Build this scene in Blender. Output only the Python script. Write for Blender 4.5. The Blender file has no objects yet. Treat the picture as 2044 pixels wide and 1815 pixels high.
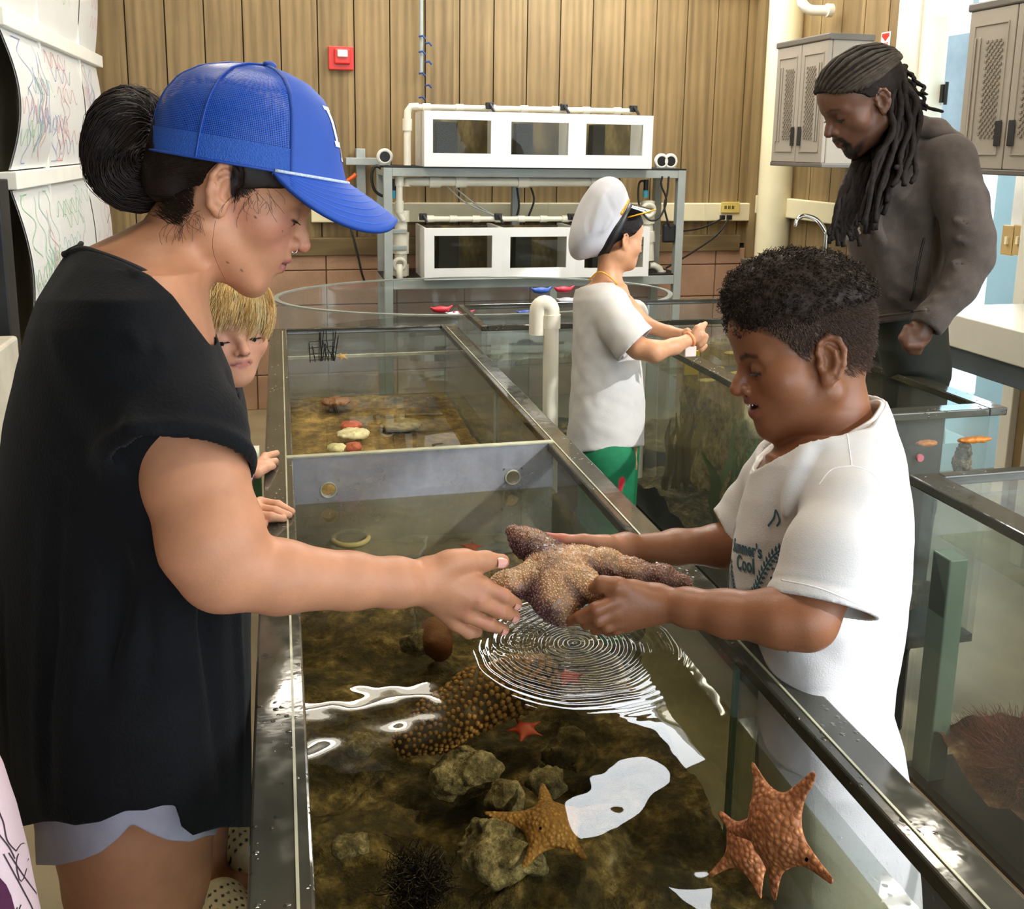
import bpy, bmesh, math, random
import numpy as np
from mathutils import Vector, Matrix
from mathutils.bvhtree import BVHTree
random.seed(7); RNG = np.random.default_rng(7)
SC = bpy.context.scene; COL = SC.collection
# ------------------------------------------------------------------ camera
F=1900.; PX,PY=1022.,650.; YAW=math.atan(466/1900); PITCH=math.atan(355/1900); ROLL=0.015
CAM=np.array([0,0,1.5])
def rx(a): c,s=math.cos(a),math.sin(a); return np.array([[1,0,0],[0,c,-s],[0,s,c]])
def ry(a): c,s=math.cos(a),math.sin(a); return np.array([[c,0,s],[0,1,0],[-s,0,c]])
def rz(a): c,s=math.cos(a),math.sin(a); return np.array([[c,-s,0],[s,c,0],[0,0,1]])
RC=rz(-YAW)@rx(math.pi/2-PITCH)@rz(ROLL)
cd=bpy.data.cameras.new('camera'); cam=bpy.data.objects.new('camera',cd); COL.objects.link(cam)
cam.matrix_world=Matrix([list(RC[i])+[CAM[i]] for i in range(3)]+[[0,0,0,1]])
cd.sensor_width=36; cd.lens=36*F/2044; cd.shift_y=(PY-907.5)/2044*1.0; cd.clip_start=.02; cd.clip_end=200
SC.camera=cam
def ray(x,y): return RC@np.array([(x-PX)/F,-(y-PY)/F,-1.])
def J(x,y,d): return CAM+ray(x,y)*d          # point seen at (x,y) at camera depth d
def atz(x,y,z): r=ray(x,y); return CAM+r*((z-CAM[2])/r[2])
def aty(x,y,Y): r=ray(x,y); return CAM+r*(Y/r[1])
def atx(x,y,X): r=ray(x,y); return CAM+r*(X/r[0])
def photo(p):                                # world -> (u,v,depth)
    q=(p-CAM)@RC; d=-q[...,2]; return PX+F*q[...,0]/d, PY-F*q[...,1]/d, d
# ------------------------------------------------------------------ objects
def link(o,parent=None):
    COL.objects.link(o)
    if parent is not None: o.parent=parent
    return o
def tag(o,label=None,cat=None,group=None,kind=None):
    if label: o['label']=label
    if cat: o['category']=cat
    if group: o['group']=group
    if kind: o['kind']=kind
    return o
def empty(name,loc=(0,0,0),rz_=0,label=None,cat=None,group=None):
    o=bpy.data.objects.new(name,None); o.location=loc; o.rotation_euler=(0,0,rz_); o.empty_display_size=.1
    return tag(link(o),label,cat,group)
def wloc(o):
    t=np.zeros(3)
    while o is not None: t+=np.array(o.location); o=o.parent
    return t
class MB:
    "collects shapes, builds ONE mesh object"
    def __init__(s): s.v=[]; s.f=[]; s.n=0
    def add(s,v,f):
        v=np.asarray(v,float).reshape(-1,3); s.v.append(v)
        s.f+= [tuple(int(i)+s.n for i in q) for q in f]; s.n+=len(v); return s
    def box(s,a,b,bev=0,M=None):
        a=np.array(a,float); b=np.array(b,float); lo=np.minimum(a,b); hi=np.maximum(a,b)
        if bev<=0:
            v=[(x,y,z) for z in (lo[2],hi[2]) for y in (lo[1],hi[1]) for x in (lo[0],hi[0])]
            f=[(0,2,3,1),(4,5,7,6),(0,1,5,4),(2,6,7,3),(0,4,6,2),(1,3,7,5)]
        else:
            bm=bmesh.new(); bmesh.ops.create_cube(bm,size=1)
            for q in bm.verts: q.co=Vector([(lo[i]+hi[i])/2+q.co[i]*(hi[i]-lo[i]) for i in range(3)])
            bmesh.ops.bevel(bm,geom=bm.edges[:],offset=min(bev,.45*min(hi-lo)),segments=2,affect='EDGES',profile=.5)
            bm.verts.index_update(); v=[tuple(q.co) for q in bm.verts]; f=[tuple(w.index for w in q.verts) for q in bm.faces]; bm.free()
        v=np.array(v)
        if M is not None: v=v@np.array(M)[:3,:3].T+np.array(M)[:3,3]
        return s.add(v,f)
    def tube(s,pts,r,n=12,cap=True,flat=1.0):
        P=np.array(pts,float); m=len(P); r=np.broadcast_to(np.array(r,float),(m,)).copy()
        T=np.gradient(P,axis=0); T/=np.linalg.norm(T,axis=1,keepdims=True)+1e-12
        u=np.cross(T[0],[0,0,1.]); 
        if np.linalg.norm(u)<.1: u=np.cross(T[0],[1.,0,0])
        u/=np.linalg.norm(u); V=[]
        for i in range(m):
            u=u-T[i]*np.dot(u,T[i]); u/=np.linalg.norm(u)+1e-12; w=np.cross(T[i],u)
            a=np.arange(n)*2*math.pi/n; V.append(P[i]+r[i]*(np.cos(a)[:,None]*u+flat*np.sin(a)[:,None]*w))
        V=np.concatenate(V); f=[(i*n+j,i*n+(j+1)%n,(i+1)*n+(j+1)%n,(i+1)*n+j) for i in range(m-1) for j in range(n)]
        if cap: f+=[tuple(range(n-1,-1,-1)),tuple((m-1)*n+j for j in range(n))]
        return s.add(V,f)
    def cyl(s,a,b,r,n=24,r2=None): 
        a=np.array(a,float); b=np.array(b,float); return s.tube([a,a+(b-a)*.5,b],[r,(r+(r2 or r))/2,r2 or r],n)
    def ring(s,c,axis,R,r,n=24,m=8):
        c=np.array(c,float); axis=np.array(axis,float); axis/=np.linalg.norm(axis); u=np.cross(axis,[.3,.5,.8]); u/=np.linalg.norm(u); w=np.cross(axis,u)
        V=[]; 
        for i in range(n):
            t=2*math.pi*i/n; e=math.cos(t)*u+math.sin(t)*w
            for j in range(m): p=2*math.pi*j/m; V.append(c+e*(R+r*math.cos(p))+axis*r*math.sin(p))
        return s.add(V,[(i*m+j,((i+1)%n)*m+j,((i+1)%n)*m+(j+1)%m,i*m+(j+1)%m) for i in range(n) for j in range(m)])
    def grid(s,G,closeu=False,closev=False,flip=False):
        G=np.asarray(G,float); a,b=G.shape[:2]; f=[]
        for i in range(a if closeu else a-1):
            for j in range(b if closev else b-1):
                q=(i*b+j,((i+1)%a)*b+j,((i+1)%a)*b+(j+1)%b,i*b+(j+1)%b); f.append(q[::-1] if flip else q)
        return s.add(G.reshape(-1,3),f)
    def prism(s,poly,axis,lo,hi):
        "poly 2D in the two other axes, extruded along axis"
        n=len(poly); o=[i for i in range(3) if i!=axis]; V=[]
        for h in (lo,hi):
            for p in poly:
                q=[0,0,0]; q[axis]=h; q[o[0]]=p[0]; q[o[1]]=p[1]; V.append(q)
        f=[(i,(i+1)%n,n+(i+1)%n,n+i) for i in range(n)]+[tuple(range(n))[::-1],tuple(range(n,2*n))]
        return s.add(V,f)
    def build(s,name,m,parent=None,smooth=False,auto=None):
        v=np.concatenate(s.v) if s.v else np.zeros((0,3))
        if parent is not None: v=v-wloc(parent)
        me=bpy.data.meshes.new(name); me.from_pydata(v.tolist(),[],s.f)
        if m is not None: me.materials.append(m)
        bm=bmesh.new(); bm.from_mesh(me); bmesh.ops.recalc_face_normals(bm,faces=bm.faces[:]); bm.to_mesh(me); bm.free()
        if smooth: me.polygons.foreach_set('use_smooth',[True]*len(me.polygons))
        if auto:
            me.polygons.foreach_set('use_smooth',[True]*len(me.polygons)); me.set_sharp_from_angle(angle=math.radians(auto))
        return link(bpy.data.objects.new(name,me),parent)
def meshobj(name,V,Q,m,parent=None,smooth=True,col=None,mats=None):
    "fast numpy mesh; V world coords; Q (n,4) or (n,3)"
    V=np.asarray(V,np.float32); Q=np.asarray(Q,np.int32)
    if parent is not None: V=(V-wloc(parent).astype(np.float32))
    me=bpy.data.meshes.new(name); k=Q.shape[1]
    me.vertices.add(len(V)); me.vertices.foreach_set('co',V.astype(np.float32).ravel())
    me.loops.add(Q.size); me.loops.foreach_set('vertex_index',Q.ravel())
    me.polygons.add(len(Q)); me.polygons.foreach_set('loop_start',np.arange(0,Q.size,k,dtype=np.int32))
    try: me.polygons.foreach_set('loop_total',np.full(len(Q),k,np.int32))
    except Exception: pass
    me.update(calc_edges=True)
    if smooth: me.polygons.foreach_set('use_smooth',np.ones(len(Q),bool))
    if col is not None:
        a=me.color_attributes.new('Col','FLOAT_COLOR','POINT'); c=np.ones((len(V),4),np.float32); c[:,:col.shape[1]]=col; a.data.foreach_set('color',c.ravel())
    me.materials.append(m); me.validate()
    return link(bpy.data.objects.new(name,me),parent)
# ------------------------------------------------------------------ materials
def lin(c):
    if isinstance(c,str): c=[int(c[i:i+2],16)/255 for i in (0,2,4)]
    return tuple((x/12.92 if x<=.04045 else ((x+.055)/1.055)**2.4) for x in c[:3])
class NT:
    def __init__(s,name):
        s.m=bpy.data.materials.new(name); s.m.use_nodes=True; s.t=s.m.node_tree; s.t.nodes.clear()
        s.out=s.n('ShaderNodeOutputMaterial')
    def n(s,typ,ins=None,**kw):
        x=s.t.nodes.new(typ)
        for k,v in kw.items(): setattr(x,k,v)
        for k,v in (ins or {}).items(): s.set(x.inputs[k],v)
        return x
    def set(s,sock,v):
        if isinstance(v,bpy.types.NodeSocket): s.t.links.new(v,sock)
        elif isinstance(v,bpy.types.Node): s.t.links.new(v.outputs[0],sock)
        else:
            if sock.type=='RGBA' and len(v)==3: v=tuple(v)+(1,)
            sock.default_value=v
    def coord(s,kind='Object',scale=(1,1,1),rot=(0,0,0)):
        c=s.n('ShaderNodeTexCoord'); m=s.n('ShaderNodeMapping',{'Vector':c.outputs[kind],'Scale':scale,'Rotation':rot}); return m.outputs[0]
    def noise(s,vec,scale,detail=3,rough=.55): return s.n('ShaderNodeTexNoise',{'Vector':vec,'Scale':scale,'Detail':detail,'Roughness':rough}).outputs[0]
    def ramp(s,fac,stops):
        r=s.n('ShaderNodeValToRGB',{'Fac':fac}); e=r.color_ramp.elements
        while len(e)<len(stops): e.new(.5)
        for x,(p,c) in zip(e,stops): x.position=p; x.color=tuple(c)+(1,) if len(c)==3 else c
        return r.outputs[0]
    def mix(s,f,a,b,mode='MIX'):
        x=s.n('ShaderNodeMix',data_type='RGBA',blend_type=mode); s.set(x.inputs[0],f); s.set(x.inputs[6],a); s.set(x.inputs[7],b); return x.outputs[2]
    def math(s,op,a,b=0.,c=None):
        x=s.n('ShaderNodeMath',operation=op); s.set(x.inputs[0],a); s.set(x.inputs[1],b)
        if c is not None: s.set(x.inputs[2],c)
        return x.outputs[0]
    def bump(s,h,st=.3,dist=.01): return s.n('ShaderNodeBump',{'Height':h,'Strength':st,'Distance':dist}).outputs[0]
    def bsdf(s,**kw):
        b=s.n('ShaderNodeBsdfPrincipled')
        for k,v in kw.items(): s.set(b.inputs[k.replace('_',' ')],v)
        s.t.links.new(b.outputs[0],s.out.inputs[0]); return b
def basic(name,col,rough=.5,metal=0.,var=.12,vs=6.,bump=0.,bs=60.,coat=0.,sss=0.,spec=.5,vec='Object'):
    t=NT(name); c=lin(col); vec=t.coord(vec); n=t.noise(vec,vs)
    dark=tuple(x*(1-var) for x in c); lite=tuple(min(1,x*(1+var)) for x in c)
    kw=dict(Base_Color=t.ramp(n,[(.3,dark),(.7,lite)]),Roughness=rough,Metallic=metal,Coat_Weight=coat,Specular_IOR_Level=spec)
    if bump: kw['Normal']=t.bump(t.noise(vec,bs,4),bump,.004)
    if sss: kw['Subsurface_Weight']=sss; kw['Subsurface_Radius']=(.012,.004,.002)
    t.bsdf(**kw); return t.m
def wood(name,c1,c2,axis=2,groove=None,rough=.6,scale=1.):
    "grain runs along axis; groove=(spacing,width) gives V-grooved panelling along x"
    t=NT(name); s=[9*scale]*3; s[axis]=.55*scale
    v=t.coord('Object',s); n=t.noise(v,3.2,6,.62); w=t.n('ShaderNodeTexWave',{'Vector':v,'Scale':.9,'Distortion':7.,'Detail':3.,'Detail Scale':1.2},wave_type='BANDS').outputs[0]
    f=t.math('ADD',t.math('MULTIPLY',n,.65),t.math('MULTIPLY',w,.35))
    big=t.noise(t.coord('Object'),1.3,2)
    col=t.mix(t.math('MULTIPLY',big,.5),t.ramp(f,[(.25,lin(c1)),(.75,lin(c2))]),lin(c1),'MULTIPLY')
    t.bsdf(Base_Color=col,Roughness=rough,Normal=t.bump(f,.25,.003)); return t.m
def schlick(t,ior,nrm=None):
    lw=t.n('ShaderNodeLayerWeight',{'Blend':.5}); f0=((ior-1)/(ior+1))**2
    if nrm is not None: t.set(lw.inputs['Normal'],nrm)
    return t.math('MULTIPLY_ADD',t.math('POWER',lw.outputs['Facing'],5.),1-f0,f0)
def glassy(name,tint=(1,1,1),ior=1.45,rough=.02,bump=None,haze=0.,hazecol=(.8,.85,.9),drops=False,dist=.01):
    "clear pane or water: transparent + fresnel reflection"
    t=NT(name); nrm=None
    if bump is not None: nrm=bump(t)
    elif drops:
        v=t.coord('Object'); vo=t.n('ShaderNodeTexVoronoi',{'Vector':v,'Scale':70.}).outputs[0]
        g=t.math('GREATER_THAN',t.noise(v,9.,2),.52); h=t.math('MULTIPLY',t.math('SUBTRACT',.25,t.math('MINIMUM',vo,.25)),g); nrm=t.bump(h,.8,.004)
    tr=t.n('ShaderNodeBsdfTransparent',{'Color':tint}); gl=t.n('ShaderNodeBsdfGlossy',{'Color':(1,1,1),'Roughness':rough})
    fr=schlick(t,ior,nrm)
    if nrm is not None: t.set(gl.inputs['Normal'],nrm)
    m=t.n('ShaderNodeMixShader',{0:fr,1:tr,2:gl}); last=m
    if haze>0:
        df=t.n('ShaderNodeBsdfDiffuse',{'Color':hazecol}); v=t.coord('Object'); 
        hz=t.math('MULTIPLY',t.ramp(t.noise(v,5.,6,.7),[(.3,(.35,)*3),(.8,(1,)*3)]),haze)
        last=t.n('ShaderNodeMixShader',{0:hz,1:m,2:df})
    t.t.links.new(last.outputs[0],t.out.inputs[0]); return t.m
def emit(name,col,st):
    t=NT(name); e=t.n('ShaderNodeEmission',{'Color':col,'Strength':st}); t.t.links.new(e.outputs[0],t.out.inputs[0]); return t.m
def vcol(name,rough=.5,sss=.0,bump=.15,bs=300.,spec=.4,weave=0.,sheen=0.,coat=0.,mott=.06,aniso=None,rad=(.012,.004,.002)):
    t=NT(name); a=t.n('ShaderNodeVertexColor',layer_name='Col').outputs[0]; v=t.coord('Object')
    c=t.mix(1.,a,t.ramp(t.noise(v,40.,4),[(.3,(1-mott,)*3),(.7,(1+mott,)*3)]),'MULTIPLY')
    kw=dict(Base_Color=c,Roughness=rough,Specular_IOR_Level=spec,Coat_Weight=coat)
    if sss: kw.update(Subsurface_Weight=sss,Subsurface_Radius=rad)
    if sheen: kw['Sheen_Weight']=sheen
    h=t.noise(v,bs,4)
    if weave: h=t.math('ADD',h,t.math('MULTIPLY',t.n('ShaderNodeTexWave',{'Vector':v,'Scale':weave,'Distortion':1.5}).outputs[0],.5))
    if bump: kw['Normal']=t.bump(h,bump,.002)
    t.bsdf(**kw); return t.m
# ------------------------------------------------------------------ implicit surfaces
def wob(p,f,seed=0.):
    x,y,z=p[...,0]*f+seed,p[...,1]*f+seed*1.7,p[...,2]*f-seed*.6
    return (np.sin(x+1.7*np.sin(y*.9+z*.6))+np.sin(y*1.1+1.5*np.sin(z*1.2+x*.5)+2.)+np.sin(z*.95+1.6*np.sin(x*.8-y*.7)+4.))/3
def hairline(fr,zs,ys,k=.9):
    def f(q):
        p=fr.to(q); return (p[...,1]-np.interp(p[...,2],zs,ys))*fr.s*k
    return f
class Frame:
    def __init__(s,o,R,sc=1.): s.o=np.array(o,float); s.R=np.array(R,float); s.s=sc     # R columns = local axes in world
    def to(s,p): return (p-s.o)@s.R/s.s
    def fro(s,q): return np.asarray(q,float)@s.R.T*s.s+s.o
WORLD=Frame((0,0,0),np.eye(3))
def d_sph(p,c,r): return np.linalg.norm(p-c,axis=-1)-r
def d_ell(p,c,r,R=None):
    q=p-c
    if R is not None: q=q@R
    k0=np.linalg.norm(q/r,axis=-1); k1=np.linalg.norm(q/(r*r),axis=-1)+1e-9; return k0*(k0-1)/k1
def seg(p,a,b):
    ab=b-a; t=np.clip(((p-a)@ab)/(ab@ab+1e-12),0,1); return np.linalg.norm(p-a-t[...,None]*ab,axis=-1),t
def d_rc(p,a,b,r1,r2): d,t=seg(p,a,b); return d-(r1+(r2-r1)*t)
def d_box(p,c,h,R=None,r=0.):
    q=p-c
    if R is not None: q=q@R
    q=np.abs(q)-h+r; return np.linalg.norm(np.maximum(q,0),axis=-1)+np.minimum(q.max(-1),0)-r
class SDF:
    def __init__(s): s.ops=[]; s.fr=WORLD
    def _add(s,mode,fn,c,R,k): s.ops.append((mode,fn,s.fr,s.fr.fro(c),R*s.fr.s,k*s.fr.s)); return s
    def sph(s,c,r,k=.01,mode='u'): c=np.array(c,float); return s._add(mode,lambda q:d_sph(q,c,r),c,r,k)
    def ell(s,c,r,k=.01,mode='u',R=None): c=np.array(c,float); r=np.array(r,float); return s._add(mode,lambda q:d_ell(q,c,r,R),c,r.max(),k)
    def rc(s,a,b,r1,r2=None,k=.01,mode='u'):
        a=np.array(a,float); b=np.array(b,float); r2=r1 if r2 is None else r2
        return s._add(mode,lambda q:d_rc(q,a,b,r1,r2),(a+b)/2,np.linalg.norm(a-b)/2+max(r1,r2),k)
    def chain(s,pts,rs,k=.01,mode='u'):
        for i in range(len(pts)-1): s.rc(pts[i],pts[i+1],rs[i],rs[i+1],k if i==0 else min(k,.012/s.fr.s),mode)
        return s
    def box(s,c,h,k=.005,mode='u',R=None,r=0.): c=np.array(c,float); h=np.array(h,float); return s._add(mode,lambda q:d_box(q,c,h,R,r),c,np.linalg.norm(h),k)
    def plane(s,c,n,k=.003):
        "cut away the side the normal points to"
        c=np.array(c,float); n=np.array(n,float); n/=np.linalg.norm(n); return s._add('s',lambda q:-((q-c)@n),c,1e3,k)
    def disp(s,fn,c=(0,0,0),R=1e3): return s._add('d',fn,np.array(c,float),R,0.)
    def ridge(s,a,b,w,amp):
        a=np.array(a,float); b=np.array(b,float)
        def fn(q):
            d,t=seg(q,a,b); return -amp*np.exp(-(d/w)**2)*np.sin(np.pi*np.clip(t*.8+.1,0,1))
        return s._add('d',fn,(a+b)/2,np.linalg.norm(a-b)/2+2.6*w,0.)
    def fn(s,f,c,R,k=.01,mode='u'): return s._add(mode,f,np.array(c,float),R,k)
    def __call__(s,p,ctr=None,hd=None):
        d=np.full(p.shape[:-1],1.); cache={}
        for mode,fn,fr,c,R,k in s.ops:
            if ctr is not None and R<100 and np.linalg.norm(ctr-c)>R+hd+k+.004: continue
            q=cache.get(id(fr))
            if q is None: q=p if fr is WORLD else fr.to(p); cache[id(fr)]=q
            b=fn(q)*fr.s
            if mode=='u':
                if k>1e-6: h=np.maximum(k-np.abs(d-b),0)/k; d=np.minimum(d,b)-h*h*k*.25
                else: d=np.minimum(d,b)
            elif mode=='s':
                b=-b; h=np.maximum(k-np.abs(d-b),0)/k if k>1e-6 else 0; d=np.maximum(d,b)+h*h*k*.25
            elif mode=='i': d=np.maximum(d,b)
            elif mode=='d': d=d+b
        return d
    def mesh(s,lo,hi,h,B=20):
        lo=np.array(lo,float); hi=np.array(hi,float); nb=np.ceil((hi-lo)/(h*B)).astype(int)
        I=np.stack(np.meshgrid(*[np.arange(n) for n in nb],indexing='ij'),-1).reshape(-1,3)
        C=lo+(I+.5)*h*B; hd=h*B*.87
        val=np.concatenate([s(C[i:i+20000]) for i in range(0,len(C),20000)])
        I=I[np.abs(val)<hd*1.7+.012]; g=np.arange(B+1)
        G=np.stack(np.meshgrid(g,g,g,indexing='ij'),-1); VK=[];VP=[];QK=[]
        N=nb*B+2; key=lambda a:(a[...,0]*N[1]+a[...,1])*N[2]+a[...,2]
        for b in I:
            o=b*B; P=lo+(G+o)*h; ctr=lo+(o+B/2)*h
            d=s(P,ctr,hd)
            if d.min()>0 or d.max()<0: continue
            sg=d<0; cnt=np.zeros((B,B,B)); acc=np.zeros((B,B,B,3))
            for ax in range(3):
                sl0=[slice(0,B+1)]*3; sl1=[slice(0,B+1)]*3; sl0[ax]=slice(0,B); sl1[ax]=slice(1,B+1)
                a=d[tuple(sl0)]; c=d[tuple(sl1)]; x=sg[tuple(sl0)]!=sg[tuple(sl1)]
                t=np.where(x,a/(a-c+1e-20),0); pos=np.stack(np.meshgrid(*[np.arange(n) for n in a.shape],indexing='ij'),-1).astype(float)
                pos[...,ax]+=t; pos*=x[...,None]; o1,o2=[i for i in range(3) if i!=ax]
                for da in (0,1):
                    for db in (0,1):
                        sl=[None]*3; sl[ax]=slice(0,B); sl[o1]=slice(da,da+B); sl[o2]=slice(db,db+B); sl=tuple(sl)
                        cnt+=x[sl]; acc+=pos[sl]
                y=x[:B,:B,:B]; e=np.argwhere(y)
                if len(e):
                    e0=e+o; E=[]
                    for da,db in ((0,0),(1,0),(1,1),(0,1)):
                        c4=e0.copy(); c4[:,o1]-=da; c4[:,o2]-=db; E.append(key(c4+1))
                    E=np.stack(E,1); fl=sg[:B,:B,:B][y]; 
                    if ax==1: fl=~fl
                    E[~fl]=E[~fl][:,::-1]; QK.append(E)
            m=cnt>0; e=np.argwhere(m); VK.append(key(e+o+1)); VP.append(lo+(o+acc[m]/cnt[m][:,None])*h)
        VK=np.concatenate(VK); VP=np.concatenate(VP); QK=np.concatenate(QK)
        od=np.argsort(VK); VK=VK[od]; VP=VP[od]; ix=np.searchsorted(VK,QK); ix=np.minimum(ix,len(VK)-1); ok=(VK[ix]==QK).all(1)
        return VP,ix[ok][:, ::-1]
def plof(rows,p=2.0):
    "photo loft: rows (v, xl, xr, depth, half-depth) -> implicit body with that silhouette"
    r=np.array(rows,float); V=r[:,0]
    def fn(q):
        u,v,d=photo(q); i=lambda k:np.interp(v,V,r[:,k]); xl,xr,dc,hd=i(1),i(2),i(3),i(4)
        w=(xr-xl)/2; c=(xr+xl)/2; a=np.abs((u-c)/w); b=np.abs((d-dc)/hd); g=(a**p+b**p)**(1/p); W=w*dc/F
        side=(g-1)*np.minimum(W,hd)*.85; top=np.maximum(V[0]-v,v-V[-1])*dc/F
        return np.maximum(side,top)
    P=np.array([J((a[1]+a[2])/2,a[0],a[3]) for a in r]); c=P.mean(0)
    R=max(np.linalg.norm(P[i]-c)+max((r[i,2]-r[i,1])/2*r[i,3]/F,r[i,4])*1.2 for i in range(len(r)))
    return fn,c,R
def paint(V,base,marks,fr=None):
    "marks: (a,b,radius,softness,colour,strength[,frame])"
    c=np.tile(np.array(lin(base)),(len(V),1))
    for m in marks:
        f=m[6] if len(m)>6 else fr; q=V if f is None else f.to(V); a,b=np.array(m[0],float),np.array(m[1],float)
        if f is not None and f is not WORLD: q=q*np.array([1,.3,1]); a=a*np.array([1,.3,1]); b=b*np.array([1,.3,1])
        d,_=seg(q,a,b); w=np.clip((m[2]+m[3]-d)/max(m[3],1e-6),0,1); w=w*w*(3-2*w)*m[5]
        c=c*(1-w[:,None])+np.array(lin(m[4]))*w[:,None]
    return c
def strands(name,P,R,m,parent=None,n=3,col=None):
    "P (N,K,3) polylines, R (N,K) or scalar radii -> one mesh of thin tubes"
    P=np.asarray(P,float); N,K,_=P.shape; R=np.broadcast_to(np.asarray(R,float),(N,K)) if np.ndim(R)<2 or np.shape(R)[1]==K else R
    T=np.gradient(P,axis=1); T/=np.linalg.norm(T,axis=2,keepdims=True)+1e-12
    ref=np.array([.31,.52,.79]); u=np.cross(T,ref); u/=np.linalg.norm(u,axis=2,keepdims=True)+1e-9; w=np.cross(T,u)
    a=np.arange(n)*2*math.pi/n; V=P[:,:,None,:]+R[:,:,None,None]*(np.cos(a)[:,None]*u[:,:,None,:]+np.sin(a)[:,None]*w[:,:,None,:])
    idx=np.arange(N*K*n).reshape(N,K,n); nx=np.roll(idx,-1,axis=2)
    Q=np.stack([idx[:,:-1],nx[:,:-1],nx[:,1:],idx[:,1:]],-1).reshape(-1,4)
    c=None
    if col is not None: c=np.repeat(np.asarray(col,float).reshape(N,1,3),K*n,axis=1).reshape(-1,3)
    return meshobj(name,V.reshape(-1,3),Q,m,parent,True,c)
def smooth_path(pts,n):
    P=np.array(pts,float); t=np.arange(len(P)); T=np.linspace(0,len(P)-1,n)
    out=np.zeros((n,P.shape[1])); 
    for i,x in enumerate(T):
        k=min(int(x),len(P)-2); u=x-k; p0=P[max(k-1,0)];p1=P[k];p2=P[k+1];p3=P[min(k+2,len(P)-1)]
        out[i]=.5*((2*p1)+(-p0+p2)*u+(2*p0-5*p1+4*p2-p3)*u*u+(-p0+3*p1-3*p2+p3)*u**3)
    return out
def bvh(o):
    me=o.data; W_=wloc(o)
    v=np.empty(len(me.vertices)*3,np.float32); me.vertices.foreach_get('co',v); v=v.reshape(-1,3)+W_
    return BVHTree.FromPolygons([Vector(x) for x in v.tolist()],[tuple(p.vertices) for p in me.polygons])
def textmesh(s,size,extrude=.0,align='LEFT',bold=0.):
    cu=bpy.data.curves.new('t','FONT'); cu.body=s; cu.size=size; cu.align_x=align; cu.offset=bold; cu.resolution_u=3
    o=bpy.data.objects.new('t',cu); COL.objects.link(o); dg=bpy.context.evaluated_depsgraph_get(); me=bpy.data.meshes.new_from_object(o.evaluated_get(dg))
    v=np.array([tuple(x.co) for x in me.vertices]).reshape(-1,3); f=[tuple(p.vertices) for p in me.polygons]
    bpy.data.objects.remove(o); bpy.data.curves.remove(cu); bpy.data.meshes.remove(me); return v,f
def decal(name,polys,tree,origin,U,Vv,D,m,parent,off=.0015,cut=.008,maxd=1.):
    "lay 2D polygons (u,v metres) on a surface by projecting along D from the plane origin+u*U+v*Vv"
    bm=bmesh.new()
    for v,f in polys:
        vs=[bm.verts.new((float(p[0]),float(p[1]),0)) for p in v]
        for q in f:
            try: bm.faces.new([vs[i] for i in q])
            except Exception: pass
    bmesh.ops.triangulate(bm,faces=bm.faces[:])
    for _ in range(5):
        e=[x for x in bm.edges if x.calc_length()>cut]
        if not e: break
        bmesh.ops.subdivide_edges(bm,edges=e,cuts=1); bmesh.ops.triangulate(bm,faces=[f for f in bm.faces if len(f.verts)>3])
    bad=[]
    o=np.array(origin,float); U=np.array(U,float); Vv=np.array(Vv,float); D=np.array(D,float); D/=np.linalg.norm(D)
    for v in bm.verts:
        p=o+U*v.co.x+Vv*v.co.y; h=tree.ray_cast(Vector(p),Vector(D),maxd)
        if h[0] is None: bad.append(v)
        else: v.co=h[0]-Vector(D)*off
    bmesh.ops.delete(bm,geom=bad,context='VERTS')
    if parent is not None:
        for v in bm.verts: v.co-=Vector(wloc(parent))
    me=bpy.data.meshes.new(name); bm.to_mesh(me); bm.free(); me.materials.append(m); return link(bpy.data.objects.new(name,me),parent)
def ribbon(pts,w):
    "2D polyline -> polygons of width w"
    P=np.array(pts,float); T=np.gradient(P,axis=0); T/=np.linalg.norm(T,axis=1,keepdims=True)+1e-9; N=np.stack([-T[:,1],T[:,0]],1); w=np.broadcast_to(w,(len(P),))[:,None]/2
    V=np.concatenate([P+N*w,P-N*w]); n=len(P); return V,[(i,i+1,n+i+1,n+i) for i in range(n-1)]
# ================================================================== ROOM
YB=5.5; XL=-.95; XR=2.85; YF=-2.6; ZC=3.05
def plank_mat(name,c1,c2,sp,ax=0):
    t=NT(name); v0=t.coord('Object'); sx=t.n('ShaderNodeSeparateXYZ',{0:v0}).outputs[ax]; idx=t.math('FLOOR',t.math('DIVIDE',sx,sp))
    wn=t.n('ShaderNodeTexWhiteNoise',{'W':idx},noise_dimensions='1D'); cb=t.n('ShaderNodeCombineXYZ',{0:wn.outputs[0],1:wn.outputs[0],2:wn.outputs[0]})
    off=t.n('ShaderNodeVectorMath',{0:v0,1:cb.outputs[0]},operation='ADD').outputs[0]
    v=t.n('ShaderNodeMapping',{'Vector':off,'Scale':(11,11,.8)}).outputs[0]; n=t.noise(v,2.2,7,.65)
    w=t.n('ShaderNodeTexWave',{'Vector':v,'Scale':.55,'Distortion':9.,'Detail':4.,'Detail Scale':.8},wave_type='BANDS').outputs[0]
    f=t.math('ADD',t.math('MULTIPLY',n,.75),t.math('MULTIPLY',w,.22)); f=t.math('ADD',f,t.math('MULTIPLY',t.math('SUBTRACT',wn.outputs[0],.5),.16))
    c=t.ramp(f,[(.2,lin(c1)),(.85,lin(c2))]); st=t.ramp(t.noise(v0,1.1,4,.7),[(.35,(.8,.78,.74)),(.65,(1,1,1))])
    t.bsdf(Base_Color=t.mix(.8,c,st,'MULTIPLY'),Roughness=.62,Normal=t.bump(f,.35,.004)); return t.m
M_pl=plank_mat('grooved plywood siding','705c3a','a78c5f',.197)
M_plr=plank_mat('grooved plywood siding side','705c3a','a78c5f',.2,1)
M_dark=basic('dark groove','2c2114',.9)
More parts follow.
